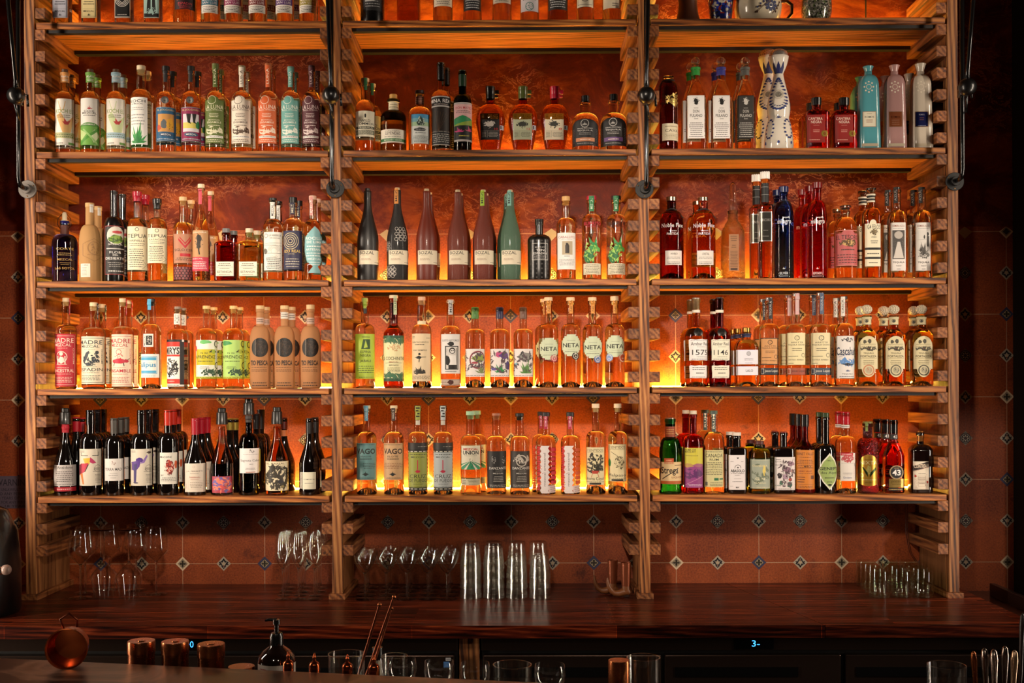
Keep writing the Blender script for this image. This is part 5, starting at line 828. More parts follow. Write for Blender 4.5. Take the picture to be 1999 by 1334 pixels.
wine(328, 41, 801, 'dome', 862, 845, 13.5, ('foil', P('b02416', .3, coat=.3), 831, 15), [Lb(313, 345, 883, 944, 'dcd8cc', [T('MASSINI', .32, .14, .6, .06, K), ('b', .55, .45, .22, .24, 'b83a24', 5), ('s', .5, .48, .26, .24, 70, '6a1414', 3), ('s', .5, .48, .22, .2, 30, 'e8c8b8', 4), ('b', .88, .38, .12, .16, 'c85a34', 7), T('2017', .14, .72, .16, .05, K), Dn(.05, .78, .95, .92, 3, '4a4644')])], 'wine bottle with a scarlet capsule and red cluster picture', [338.6, 347.5])
wine(381, 43, 817, 'burg', 905, 848, 13, ('foil', P('9a1024', .35, coat=.2), 849, 15), [Lb(362, 400, 904, 959.5, 'd4c8b8', [('o', .44, .12, .05, .012, 'a89a8a'), T('J.A. FERRETTI', .46, .28, .7, .06, '4a3a34'), Dn(.25, .34, .68, .37, 1, K), T('Nebbiolo', .48, .48, .44, .06, '9a3a2a'), Dn(.3, .54, .66, .57, 1, '9a3a2a'), ('f', .2, .6, .9, .9, .008, 'b8ac9c'), Dn(.25, .64, .85, .86, 4, '8a7e70'), Dn(.08, .7, .12, .86, 4, '9a3a2a')])], 'sloping wine bottle with a crimson capsule and beige label', [394, 405])
wine(433.5, 43, 797, 'burg', 905, 843, 13, ('pump', VS, 829, 22.5), [Lb(415, 452, 929, 961, 'a83a4a', [('b', .3, .4, .3, .35, '7a5a9a', 3), ('b', .7, .55, .3, .35, 'c84a48', 4), ('s', .5, .5, .45, .45, 40, '5a5a9a', 5), ('s', .5, .5, .45, .45, 40, 'e07a60', 6), ('l', .6, .9, .7, .5, .01, '3a2434'), ('s', .7, .55, .12, .2, 16, '3a2434', 7)])], 'half empty wine bottle with a vacuum stopper and magenta painted label', [], g='e8c8b8', fill=905, ht=833)
for q, (x, Y) in enumerate(((449, .14), (459.5, .214))):
    b(4, x, 40, 817, 'burg', 905, 860, 13, WINE, ('foil', P('a08a3c', .35, .6), 840, 14), [], 'gold capsuled wine bottle, %s behind the magenta painted label' % ['first', 'second'][q], solid=True, name='wine_bottle', lip=.8, y=Y)
wine(486, 39, 779, 'dome', 870, 846, 13, ('pump', VS, 810, 22), [Lb(479, 494, 811, 825, '2c2624', []), Lb(468.5, 505.5, 875, 923, 'e0dad8', [('s', .5, .12, .12, .06, 14, K, 3), Dn(.2, .22, .8, .27, 1, '8a8484'), T('Segreta Cabina', .5, .5, .86, .12, K, 0), T('2019', .5, .64, .14, .04, K), Dn(.25, .78, .7, .88, 2, '5a5454'), ('l', .3, .96, .66, .96, .03, 'b07a6a')])], 'tall wine bottle with a vacuum stopper and white script label', [], g='5a4a1c', fill=875, ht=813)
for q, (x, y, Y) in enumerate(((501, 808, .14), (509.5, 800, .214))):
    b(4, x, 39, y, 'dome', 868, 846, 13, WINE, ('foil', P('141012', .35, coat=.3), 838, 15.5), [Lb(x-2, x+7, 876, 919, '9a8a2a', []) ] if q == 0 else [], 'black capsuled wine bottle, %s behind the white script label' % ['first', 'second'][q], solid=True, name='wine_bottle', lip=.8, y=Y)
wine(540.8, 43, 795, 'burg', 900, 842, 13, ('pump', VS, 828, 22), [Lb(520, 562.5, 900, 957, 'dccfae', [T('EL PANAL', .45, .08, .6, .06, '3a3224'), Dn(.2, .14, .8, .2, 1, K), ('s', .5, .55, .45, .38, 110, '3a342a', 3), ('b', .82, .42, .07, .07, '26221c', 4), ('b', .6, .68, .1, .06, '2a2a30', 5), ('b', .66, .86, .06, .05, '8a7a4a', 6)])], 'amber wine bottle with a vacuum stopper and sketched beige label', [], g='f0b060', fill=900, ht=833)
b(4, 555, 42, 815.5, 'burg', 905, 850, 12, WINE, ('foil', P('4a120c', .4), 838, 13), [Lb(549, 561, 840, 852, 'b8683a', [])], 'wine bottle behind the sketched beige label, maroon capsule', solid=True, name='wine_bottle', lip=.8, y=.2)
wine(604.5, 41, 816.7, 'burg', 905, 847, 13, ('foil', P('1e1a1a', .4), 847, 14), [Lb(600, 612, 835, 841, None, [T('Mazzei', .5, .5, .9, .9, 'c8c4c0', 0)]), Lb(586, 590.5, 921, 953, 'b8b0a0', [('s', .5, .5, .5, .5, 40, '2a2624', 3)], name='side_label'), Lb(591, 616, 921, 954, 'dcd8c0', [T('COMPARTIR', .5, .42, .8, .06, K), Dn(.15, .62, .85, .68, 1, K)])], 'sloping wine bottle with a small square ivory label, last before the post', [615.5])
for x, lc, sc, d, z in ((716, '5c8484', '5a96b0', 'clear bottle with a slate teal label', 0), (769, 'c8a074', '3c2a22', 'clear bottle with a tan label', 1)):
    b(4, x, 39, 792, 'dome', 862, 843, 14, AMB, ('cork', 'd8c4a0' if z else '9aa098', 798, 14.5), [nstrip(x-1, 793 if not z else 797, 822, 6.5, sc, 'VAGO', 'c8c0b0'), Lb(x-19, x+18, 865, 936, lc, [Dn(.1, .02, .9, .06, 1, K), T('VAGO', .52, .22, .78, .15, '1c2422' if not z else '3a241a', .03), T('ARAGON' if not z else 'ELOTE', .52, .36, .4, .05, '1c2422'), Dn(.3, .4, .75, .46, 1, K), Dn(.4 if not z else .1, .53, .95, .7, 4, '2c3432' if not z else '8a5a3a'), ('a', .52, .86, .3, .1, 7, '1c2422'), ('c', .52, .85, .06, '1c2422'), Dn(.25, .93, .85, .99, 2, K)])], d+' and large dark lettering', punt=.026)
for x, lc, d in ((815.8, '9aa048', 'slim bottle with an olive label in a black maze border'), (865, 'b4bcbc', 'slim bottle with a silver label in a black maze border')):
    mz = []
    for i in range(9):
        for e in (.02, .9): mz += [('r', e, .22+.08*i, e+.05, .25+.08*i, 'd8d4c4'), ('r', e+.03, .22+.08*i, e+.06, .28+.08*i, 'd8d4c4')]
    for i in range(6): mz += [('r', .08+.15*i, .175, .18+.15*i, .19, 'd8d4c4'), ('r', .08+.15*i, .955, .18+.15*i, .97, 'd8d4c4')]
    b(4, x, 37, 792, 'dome', 858, 843, 14, AMB, ('cork', '1e1a16', 797, 14), [Lb(x-4.5, x+4.5, 793, 820, lc, [('r', .15, .1, .85, .2, K), ('r', .15, .3, .6, .4, K), ('r', .4, .5, .85, .6, K), ('r', .15, .7, .85, .8, K)], name='neck_strip'), Lb(x-4, x+4, 821, 830, 'c8c0b0', []), Lb(x-18.5, x+18, 864, 957, '1a1a18', mz+[('r', .0, 0, 1, .14, '2a2826'), Dn(.45, .06, .9, .1, 1, 'a8a49c'), ('r', .1, .2, .88, .93, lc), Dn(.15, .22, .85, .27, 1, K), T('MEZCAL', .5, .3, .5, .03, K), ('l', .49, .36, .49, .55, .03, 'c02a44'), ('a', .49, .62, .22, .12, 5, 'c02a44'), ('b', .49, .6, .1, .03, 'c02a44', 3), T('CRUZ', .5, .7, .6, .08, '1c2014', 0), T('DE FUEGO', .5, .79, .66, .06, '1c2014', 0), Dn(.3, .85, .7, .87, 1, K), Dn(.12, .9, .88, .92, 1, K)])], d, punt=.024)
b(4, 919, 40, 803, 'dome', 866, 850, 17, AMB, ('cork', '9cc4a0', 811, 18), [Lb(901, 937, 870, 916, 'e2dcc4', [T('MEZCAL', .5, .14, .7, .1, 'b83424', .03), T('UNION', .5, .29, .74, .16, '1c1c1a', .03), Dn(.2, .4, .8, .43, 1, K), ('p', [(0, .78), (.5, .64), (1, .78), (1, 1), (0, 1)], '3a9468'), ('p', [(.5, .64), (.3, 1), (.18, 1)], 'e2dcc4'), ('p', [(.5, .64), (.7, 1), (.82, 1)], 'e2dcc4'), ('p', [(.5, .64), (0, .92), (0, .84)], 'e2dcc4'), ('p', [(.5, .64), (1, .92), (1, .84)], 'e2dcc4'), ('s', .5, .74, .1, .2, 24, '26281e', 3)]), Lb(901, 937, 934, 946.5, 'd8ceac', [Dn(.05, .1, .3, .9, 3, K), Dn(.35, .1, .95, .9, 4, '5a5440')], name='lower_label')], 'clear bottle with a mint stopper and green rayed white label', [930])
for x, cx, capc, lc, d, bk in ((969, 967, 'a86850', '1e1c1c', 'clear bottle with a black figure label and clay coloured stopper', []), (1014.5, 1014, '161414', '332c26', 'clear bottle with a dark brown crested label and black stopper', [])):
    b(4, x, 38.5, 807, 'dome', 866, 851, 16, AMB, ('cork', capc, 812 if x < 990 else 813, 17), [Lb(x-17.5, x+19, 880.5, 952, lc, ([('s', .3, .24, .1, .1, 26, 'b0aca8', 3), ('s', .74, .24, .1, .1, 26, 'b0aca8', 4)] if x < 990 else [('o', .5, .26, .22, .04, 'b8b0a4'), ('s', .5, .22, .36, .1, 36, 'b8b0a4', 3), T('X', .5, .26, .14, .08, 'd8d0c4')])+[T('DANZANTES', .52, .46, .78, .07, 'd8d4cc'), Dn(.35, .52, .7, .55, 1, 'b8b4ac'), T('MEZCAL', .5, .6, .4, .04, 'c8c4bc'), Dn(.3, .66, .72, .84, 4, 'a8a49c'), Dn(.1, .9, .9, .98, 2, 'b8b4ac')])], d, bk, punt=.016)
for x, cx, d, bk in ((1066, 1064, 'clear bottle with a zigzag edged red and white label, doubled', [1057]), (1113.3, 1113, 'clear bottle with a zigzag edged red and white label, single', [])):
    b(4, x, 37.5, 805, 'dome', 866, 850, 14, AMB, ('cork', '1e1416', 813, 16), [nstrip(x-.5, 806, 838, 6.5, 'a81c3c', 'SOMBRA', 'e8c0c8'), Lb(x-17, x+18, 871, 961, None, [('s', .15, .5, .14, .5, 10, '9a1c28', 3)]+[('p', [(.0, .05*i+.02), (.16, .05*i), (.2, .05*i+.04), (0, .05*i+.05)], 'b82434') for i in range(19)]+[('r', .62, .04+.1*i, .98, .11+.1*i, 'b81c30' if x < 1090 else 'b8481c') for i in range(8)], name='red_pattern_label'),
      Lb(x-13 if x > 1090 else x-12, x+7, 870, 962, 'dcd2d0', [('tv', 'mezcal artesanal', .5, .5, .2, .7, '6a5a5a')], 'zig', name='zigzag_label'), Lb(x+5, x+18, 947, 961, 'd0bcb8', [Dn(.1, .1, .9, .9, 3, '6a3a3a')], name='lower_label')], d, bk, punt=.014)
for x, cx, art, wd, y0, y1, d in ((1163, 1161, [('s', .5, .35, .42, .18, 60, '2a2618', 3), ('s', .5, .55, .42, .12, 50, '2a2618', 4), ('p', [(.35, .62), (.7, .62), (.64, .7), (.4, .7)], 'b03a2a'), ('l', .4, .7, .34, .8, .02, 'b03a2a'), ('l', .64, .7, .7, .8, .02, 'b03a2a')], 'Aroma Coyol', 873, 946, 'slim clear bottle with an ivory village drawing label'), (1206, 1202, [('l', .22, .2, .5, .3, .02, '2a2618'), ('b', .12, .5, .13, .13, '2a7a3a', 4), ('l', .1, .6, .1, .72, .03, '2a2618'), ('s', .62, .5, .24, .18, 40, '5a4e34', 5), ('o', .62, .48, .2, .01, '5a4e34')], 'Malpaso', 867, 939, 'slim clear bottle with an ivory agave and green tree label')):
    b(4, x, 38, 788.5, 'dome', 858, 842, 14, PALE, ('cork', 'e0c8a8', 797, 15), [Lb(x-18, x+16, y0, y1, 'd8caa0', [T('5 SENTIDOS', .5, .08, .84, .07, '3a3420', 0), ('l', .1, .14, .9, .14, .01, '3a3420')]+art+[T(wd, .5, .84, .9, .1, '1c1a10', 0), Dn(.05, .9, .95, .93, 1, K), ('r', .25, .94, .8, .99, '1c1a14')])], d, punt=.032)
b(4, 1308.5, 43, 816, 'dome', 884, 854, 20, '0e7a3a', ('cyl', P('b0a49c', .3, .9), 828, 18), [Lb(1298, 1319, 833, 853, '8a3c20', [Dn(.2, .2, .8, .8, 3, 'c89a50')]), Lb(1290, 1331, 901, 944, 'd8bc8c', [('r', 0, .86, 1, 1, 'b05a24'), T('Strega', .38, .42, .64, .4, '2a1c14', .02), ('l', .1, .78, .7, .28, .03, '2a1c14'), Dn(.55, .1, .95, .2, 1, '5a3a24'), T('LIQUORE', .7, .7, .5, .1, '7a3a24'), ('f', 0, 0, 1, 1, .01, '9a6a3a')]), Lb(1297, 1315, 894, 905, 'b84820', [Dn(.15, .2, .85, .8, 2, 'f0d0a0')], name='small_red_label')], 'emerald green liqueur bottle with an orange slanting script label', fill=860, over=1, name='liqueur_bottle')
b(4, 1353.4, 40, 802, 'dome', 866, 848, 14, 'b81c0c', ('cork', 'd4c4ae', 809, 14), [Lb(1335, 1371, 874, 951, 'c4b83c', [('r', 0, 0, .1, 1, '2a1c1c'), ('r', .1, .42, 1, 1, '8a3a7a'), ('b', .3, .44, .25, .06, 'b08a4a', 2), ('b', .75, .44, .3, .05, '9a5a70', 3), ('s', .5, .65, .45, .12, 60, '5a2460', 4), ('l', .1, .95, 1, .7, .02, 'c07aa0'), T('ALMA DE', .38, .05, .5, .04, '2a2420'), T('MAGUEY', .38, .1, .5, .04, '2a2420'), Dn(.15, .18, .75, .21, 1, '3a3424'), Dn(.3, .9, .95, .97, 2, 'e0c8d8')])], 'bottle of red spirit with a yellow and purple landscape label', [1339])
b(4, 1393.4, 41, 802, 'dome', 866, 843, 15, AMB, ('cyl', P('4a5a44', .4), 809, 15.5), [nstrip(1393.5, 803, 843, 7, '3c4a44', 'RUM', CR), Lb(1376, 1411.5, 878, 950, 'c8c08c', [Dn(.1, .03, .9, .07, 1, K), T('CANADA', .5, .15, .84, .1, '26241c'), T('RUM', .5, .26, .4, .06, '26241c'), Dn(.05, .32, .95, .68, 8, '3a382c'), ('r', .5, .75, .7, .82, '2a6a48'), ('r', .05, .86, .2, .96, '6a6a5c'), Dn(.3, .86, .95, .98, 3, '3a382c'), ('r', .74, .76, .95, .8, '2a6a48')])], 'clear bottle with a sage cream label and small green square', [(1377, .19)], over=0)
b(4, 1438, 40, 844.5, 'sq', 879, 872, 16, P('0c0706', .12, coat=.8), ('cork', 'd8cabc', 851, 17.5), [Lb(1422, 1454.5, 888, 955.5, 'dcd6d6', [('p', [(.46, .07), (.62, .07), (.54, .12)], K), Dn(.1, .17, .28, .2, 1, K), Dn(.72, .17, .9, .2, 1, K), ('o', .54, .37, .2, .03, '4a4646'), ('r', .3, .38, .8, .46, 'dcd6d6'), ('c', .54, .36, .05, '3a3636'), T('ABASOLO', .52, .455, .84, .085, '1a1818', .02), T('EL WHISKY DE MEXICO', .52, .53, .8, .025, '1a1818'), T('WHISKY', .52, .58, .35, .02, K), Dn(.3, .67, .75, .69, 1, K), Dn(.12, .75, .9, .78, 1, K), Dn(.05, .88, .25, .9, 1, K), T('MX', .52, .93, .2, .04, K), ('f', 0, 0, 1, 1, .012, 'b8b0b0')])], 'square shouldered near black bottle with a tall white label', [1426], n=6, fy=.85, solid=True, name='whisky_bottle')
b(4, 1482.6, 42, 861, 'dome', 888, 874, 18, '8a9a30', ('cork', '4a1c18', 868, 17), [Lb(1465, 1502, 896, 953, '98a090', [T('CONDESA', .48, .22, .66, .07, 'd8c890'), ('b', .66, .4, .08, .2, 'd8c060', 3), ('f', .03, .03, .97, .97, .012, 'c8c4a0'), T('GIN', .48, .66, .4, .08, 'e0d8b0'), ('s', .5, .5, .4, .36, 30, '6a7460', 4), T('CLASICA', .48, .8, .5, .05, 'e0d8b0'), Dn(.3, .93, .75, .96, 1, 'e0d8b0')])], 'squat olive green gin bottle with a gilded sage label', [1466], lip=2, name='gin_bottle')
b(4, 1529.7, 45, 843, 'sq', 881, 872, 13.5, P('0c0606', .12, coat=.8), ('cyl', P('6a1410', .35, coat=.3), 859, 13), [Lb(1508, 1552, 892, 956, 'd8d0ce', [Dn(.04, .05, .3, .1, 1, K), T('LICOR', .18, .14, .28, .04, K), T('DE CASIS', .2, .24, .34, .04, K), ('b', .78, .2, .18, .09, '9a7a8a', 2), ('b', .6, .4, .2, .12, '8a6a7a', 3), ('b', .86, .42, .1, .07, 'b08a84', 4), ('b', .22, .56, .12, .09, '2a2424', 5), ('b', .5, .6, .14, .1, 'a08898', 6), ('b', .74, .68, .1, .07, 'a84a44', 7), ('b', .3, .78, .1, .08, '4a6a58', 8), ('b', .72, .84, .14, .1, '3a5a50', 9), ('s', .55, .5, .4, .4, 60, '5a4a50', 5), ('l', .42, .1, .4, .6, .01, '3a3434'), ('l', .9, .05, .5, .9, .01, '4a4044'), T('CASSIS', .16, .86, .26, .035, '2a6a5a'), Dn(.1, .95, .9, .98, 1, K)])], 'dark flask with a white label of painted flowers', [1513], n=5, fy=.75, solid=True, name='liqueur_bottle')
b(4, 1571, 38, 809.5, 'burg', 878, 856, 13.5, 'a83a10', ('cyl', P('100e0e', .25, coat=.4), 833, 16), [Lb(1554, 1589, 878, 954.5, 'c87828', [T('FERNET VALLET', .5, .1, .84, .07, '4a2410'), Dn(.2, .17, .8, .2, 1, '4a2410'), Dn(.1, .24, .9, .46, 5, '5a2c12'), ('l', .1, .47, .9, .47, .01, '5a2c12'), T('MARCA', .6, .42, .3, .05, K), T('HENRY VALLET', .5, .54, .6, .04, '7a2410'), Dn(.1, .58, .9, .61, 1, '5a2c12'), ('r', .74, .65, .92, .74, '6a3a1c'), Dn(.1, .66, .5, .84, 3, '5a2c12'), ('l', .1, .87, .9, .87, .01, '5a2c12'), Dn(.1, .9, .9, .97, 2, '5a2c12')])], 'bottle with an orange densely printed label and black cap', [1560, 1549], fill=872, punt=.006, name='liqueur_bottle')
b(4, 1611.5, 41, 806, 'dome', 882, 866, 14, P('0a0807', .08, coat=1), ('cyl', P('2a3a20', .3), 815, 14.5), [Lb(1597, 1632, 884, 955.5, 'dcdcc8', [('p', [(.5, .06), (.74, .24), (.94, .5), (.74, .76), (.5, .94), (.26, .76), (.06, .5), (.26, .24)], '93a860'), T('1821', .5, .2, .24, .04, K), T('GENEPY', .5, .42, .84, .09, '1c2414', .02), T('des Alpes', .5, .54, .7, .09, '1c2414', 0), Dn(.3, .64, .7, .7, 1, K), T('VOL', .5, .78, .24, .04, K), ('b', .5, .86, .1, .03, K, 3)], 'dia')], 'dark bottle with a pale green lozenge shaped label', [1600], solid=True, over=0, name='liqueur_bottle', taper=1, bulge=.02)
b(4, 1651, 40, 804.5, 'dome', 868, 852, 16, AMB, ('cyl', P('a01420', .25, coat=.4), 829, 16.5), [Lb(1643, 1658, 830, 836, 'c8c0bc', [Dn(.1, .2, .9, .8, 1, K)]), Lb(1641, 1668, 884, 938, 'dcd4cc', [('r', .02, .0, .82, .09, 'b81c2c'), T('LUXARDO', .42, .045, .6, .05, 'f0d8d8'), ('s', .45, .2, .4, .12, 90, 'b84a50', 3), ('s', .92, .45, .08, .4, 50, 'b84a50', 4), ('r', .0, .37, .9, .58, 'dcd4cc')]), Lb(1637, 1669, 901, 916, None, [T('BITTER', .5, .4, .96, .46, '2a3440', .02), T('BIANCO', .5, .85, .5, .18, '2a3440')], name='printed_lettering'), Lb(1643, 1665, 920, 934, None, [Dn(.1, .1, .9, .5, 3, '4a4a54'), T('Girolamo', .5, .8, .7, .3, '2a4a7a', 0)], name='printed_lettering')], 'clear aperitif bottle with a red cap and rose patterned label', [1639], punt=.02, name='liqueur_bottle')
b(4, 1694, 42, 823, 'dome', 874, 855, 19, G('7a0e08', 1.42, .02, .8, 230), ('cork', '6a5a20', 827, 19), [nstrip(1692, 824, 842, 5, '6a7430'), Lb(1679, 1711.5, 887, 944.5, 'bd8f3a', [Dn(.3, .15, .7, .19, 1, '3a240c'), T('NIXTA', .5, .27, .94, .12, 'e8d8a0'), ('b', .5, .52, .14, .17, 'c8b860', 3), ('s', .5, .52, .1, .14, 40, 'e8dca0', 3), ('p', [(.46, .76), (.16, .44), (.2, .4), (.44, .6)], '2a3a1c'), ('p', [(.54, .76), (.9, .5), (.86, .42), (.58, .6)], '2a3a1c'), ('o', .13, .7, .1, .025, 'e8d8a0'), Dn(.06, .82, .94, .87, 1, 'e8d8a0'), ('e', .5, .99, .46, .06, 'bd8f3a'), Dn(.25, .92, .75, .96, 1, '3a240c')], 'arch', foil=True)], 'dimpled dark ruby bottle with a golden corn label', name='liqueur_bottle', taper=1, bulge=.03)
b(4, 1744, 44, 820, 'lin', 890, 860, 16, 'd8560c', ('cyl', P('0e0c0e', .2, coat=.5), 847, 16.5), [Lb(1737, 1752, 848, 858, '1c1a1c', [T('43', .6, .5, .4, .6, 'd8d4d0')]), Lb(1735, 1764, 908, 935, '16141a', [('o', .5, .5, .47, .03, 'c8a878'), ('o', .5, .5, .42, .015, 'c8a878'), T('43', .5, .52, .56, .42, 'e8e4e0', .03), T('LICOR', .5, .2, .3, .08, 'c8a878')], 'oval', name='oval_label'), Lb(1735, 1764, 934, 951, 'b89a58', [Dn(.1, .1, .9, .7, 4, '5a4424')], foil=True, name='lower_label'), Lb(1734, 1762, 952, 957, '16121a', [Dn(.05, .2, .95, .8, 1, 'd8b870')], name='foot_band')], 'fiery amber bottle with a black oval number 43 label', [1728, 1713], n=4, fy=.85, punt=.014, fill=866, name='liqueur_bottle')
b(4, 1796.5, 49, 842, 'sq', 886, 867, 13.5, P('100504', .1, coat=.9), ('cyl', P('9a6430', .35, .8), 862, 13.5), [Lb(1783, 1812.5, 900, 954.5, 'd8ccb8', [('p', [(0, .16), (1, .0), (1, .2), (0, .34)], '2a1a18'), T('COINTREAU', .5, .17, .92, .14, 'dcc8b0', .02), ('l', .0, .36, 1, .2, .02, '8a3020'), ('s', .12, .7, .1, .26, 20, '9a2a24', 3), ('s', .88, .7, .1, .26, 20, '9a2a24', 4), ('b', .12, .52, .07, .05, 'a82a24', 2), ('b', .9, .74, .07, .05, 'a82a24', 3), Dn(.3, .42, .8, .46, 1, K), Dn(.3, .56, .76, .82, 5, '6a4a40'), ('f', .28, .52, .78, .88, .012, '8a6a5a'), Dn(.08, .93, .3, .96, 1, K)])], 'near black square liqueur bottle with an ivory and red label', [], n=5, fy=.9, solid=True, name='liqueur_bottle')
# ---- ornaments on the topmost shelf
def vase(x, Y, prof, m, name, d, cat, sc=1, row=0, smooth=60, n=36):
    X = inv(x, 60, Y)[0]; z = SHZ[row] if row < 5 else CTZ
    t = thing(name, (X, Y, z+.0003), d, cat); bm = bmesh.new(); lathe(bm, [(r*sc, h*sc) for r, h in prof], n); fix(bm)
    obj('body', bm, m, t, True, smooth); return t
vase(1343, .12, [(0, 0), (.054, 0), (.056, .004), (.05, .012), (.043, .03), (.036, .055), (.032, .09), (.036, .13), (.05, .17), (.052, .19), (.03, .22), (.018, .235), (.02, .25), (.016, .25), (.014, .235), (0, .2)], P('5a3220', .35, bump=.2, bscale=120), 'pottery_vase', 'dark brown pottery vase flaring to a wide foot on the topmost shelf', 'vase')
def speck(name, base, cols, rough=.2, scale=120, metal=0):
    m, nt, b_ = mat(name); L = nt.links.new; tc = N(nt, 'ShaderNodeTexCoord'); v = N(nt, 'ShaderNodeTexVoronoi', i_Scale=scale)
    cr = N(nt, 'ShaderNodeValToRGB'); cr.color_ramp.interpolation = 'CONSTANT'; e = cr.color_ramp.elements
    e[0].color = lin(base); e[1].position = .45; e[1].color = lin(cols[0])
    for i, c in enumerate(cols[1:]): q = e.new(.6+.13*i); q.color = lin(c)
    L(tc.outputs['Object'], v.inputs['Vector']); L(v.outputs['Color'], cr.inputs[0]); L(cr.outputs[0], b_.inputs['Base Color'])
    b_.inputs['Roughness'].default_value = rough; b_.inputs['Coat Weight'].default_value = .6; b_.inputs['Metallic'].default_value = metal; return m
vase(1407, .11, [(0, .004), (.034, 0), (.036, .003), (.04, .05), (.044, .1), (.045, .12), (.0425, .12), (.04, .1), (.036, .05), (.032, .012), (0, .01)], speck('confetti_glass', '16205a', ['2a3aa0', '8a3020', 'c0b8a8', '141a30']), 'glass_tumbler', 'deep blue confetti speckled tumbler on the topmost shelf', 'tumbler')
t = vase(1480, .12, [(0, .004), (.045, .001), (.05, .004), (.066, .02), (.078, .045), (.082, .075), (.078, .1), (.07, .115), (.068, .118), (.066, .115), (.074, .1), (.077, .075), (.073, .046), (.06, .022), (0, .01)], P('d8cbb0', .18, coat=.5), 'pottery_mug', 'cream round pottery mug with blue flower painting and brown handle', 'mug')
bm = bmesh.new(); tube(bm, [(.078, 0, .095), (.1, 0, .1), (.118, 0, .085), (.118, 0, .055), (.1, 0, .035), (.076, 0, .035)], [.006, .0065, .0065, .006, .0055, .005], 10); obj('handle', bm, P('6a3418', .3, coat=.5), t, True)
def mugsurf(s, tt, off):
    z = .02+tt; r = interp([(.066, .02), (.078, .045), (.082, .075), (.078, .1)], z)+off+.0008; a = s/.08+.25; return (r*sin(a), -r*cos(a), z)
NB, BR = '26305c', '4a2c1c'
printed('painted_flowers', t, .1, .075, [('o', .6, .45, .13, .05, NB), ('c', .6, .45, .05, NB)]+[('c', .6+.19*cos(a), .45+.2*sin(a), .055, NB) for a in [i*pi/4 for i in range(8)]]+[('e', .1+.11*i, .75-.5*sin(i*.5), .035, .05, BR) for i in range(5)]+[('e', .12+.1*i, .55-.3*sin(i*.5), .03, .045, NB) for i in range(4)]+[('e', .82+.05*i, .7-.15*i, .03, .05, BR) for i in range(4)]+[('l', .05, .8, .5, .3, .02, BR), ('l', .7, .8, .95, .3, .02, BR)]+[('c', .3+.08*i, .12+.03*(i % 2), .022, NB) for i in range(6)], mugsurf, None, cut=.004)
vase(1594, .1, [(0, .004), (.034, 0), (.038, .004), (.047, .025), (.052, .05), (.052, .08), (.048, .11), (.05, .15), (.048, .15), (.046, .11), (.048, .06), (.034, .012), (0, .01)], speck('mercury_glass', '7a766a', ['b8b4a8', '3a3c34', '6a7a4a', 'e0dcd0'], .15, 190, .5), 'glass_vase', 'silvery mottled vase with green streaks on the topmost shelf', 'vase')
bm = bmesh.new(); tube(bm, [(0, 0, 0), (0, 0, .5)], .003, 8); o = obj('hanging_cable', bm, BLACKM); xx = inv(1690, 20, .285)[0]; o.location = (xx, .285, SHZ[0]+.004); tag(o, 'straight black cable against the plaster behind the topmost shelf', 'cable')

# ---- glassware on the worktop
GL = thin_glass(base=.05); GLT = thin_glass('fdfdfb', .12, .14); GLS = G('f8f6f0', 1.48)
def shell(name, prof, t, th=.0011, n=32, m=GL):
    """thin blown wall from an outer profile open at the top"""
    inner = [(max(r-th, 0), z+(th if i == 0 else 0)) for i, (r, z) in enumerate(prof)]
    bm = bmesh.new(); lathe(bm, prof+[(prof[-1][0]-th/2, prof[-1][1]+.0004)]+inner[::-1], n); fix(bm); return obj(name, bm, m, t, True, 60)
def stemglass(name, loc, d, cat, grp, rb, zb, H, bowl, rf, inverted=False, bowl_name='bowl'):
    t = thing(name, loc, d, cat, grp)
    a = shell(bowl_name, [(0, zb)]+[(r*rb, zb+(H-zb)*q) for r, q in bowl], t, n=32)
    bm = bmesh.new(); lathe(bm, [(.004, .0045), (.0032, .015), (.003, zb-.012), (.0042, zb-.003), (.006, zb+.0008)], 14); bmesh.ops.holes_fill(bm, edges=[e for e in bm.edges if e.is_boundary]); fix(bm); s = obj('stem', bm, GLS, t, True, 60)
    bm = bmesh.new(); lathe(bm, [(0, .0006), (rf*.9, 0), (rf, .0006), (rf, .0014), (rf*.55, .0024), (.0045, .0044), (0, .0048)], 32); fix(bm); f = obj('foot', bm, GLS, t, True, 60)
    if inverted: t.rotation_euler = (pi, 0, 0); t.location.z += H+.0006
    return t
WB = [(.1, .0), (.34, .08), (.68, .2), (.95, .32), (1.0, .38), (.985, .44), (.86, .72), (.74, 1)]
FB = [(.12, .0), (.4, .07), (.72, .19), (.95, .32), (1, .4), (.95, .65), (.8, 1)]
NBW = [(.1, 0), (.36, .1), (.68, .34), (.92, .6), (1, .8), (1.0, 1)]
def place(px, Y): return (inv(px, 1150, Y)[0], Y, CTZ+.0003)
g = stemglass('wine_glass', place(157, .03), 'upright tall wine glass nearest the shelving post', 'wine glass', 'wine glasses on the worktop', .044, .115, .235, WB, .038)
for px, Y, d in ((167, .13, 'tall wine glass behind the one nearest the shelving post'), (214, .2, 'upright wine glass behind the first upturned glass'), (266, .17, 'upright wine glass behind the second upturned glass'), (305, .1, 'upright wine glass standing last of its group, near the blue tile diamond')):
    dup(g, place(px, Y), d)
gi = stemglass('wine_glass', place(203, .035), 'wine glass standing upside down, first of two', 'wine glass', 'wine glasses on the worktop', .044, .115, .235, WB, .038, True)
c = dup(gi, (place(252, .035)[0], .035, gi.location.z), 'wine glass standing upside down, second of two'); c.rotation_euler = (pi, 0, 0)
def grid(proto, cols, rows, dy, dxs, fn, y0=0):
    first = True
    for ci, px in enumerate(cols):
        for r in range(rows):
            Y = y0+dy*r+.004*(ci % 2); X = inv(px+dxs*r, 1150, Y)[0]; lab = fn(ci, r)
            if first: proto.location = (X, Y, CTZ+.0003); proto['label'] = lab; first = False
            else: dup(proto, (X, Y, CTZ+.0003), lab)
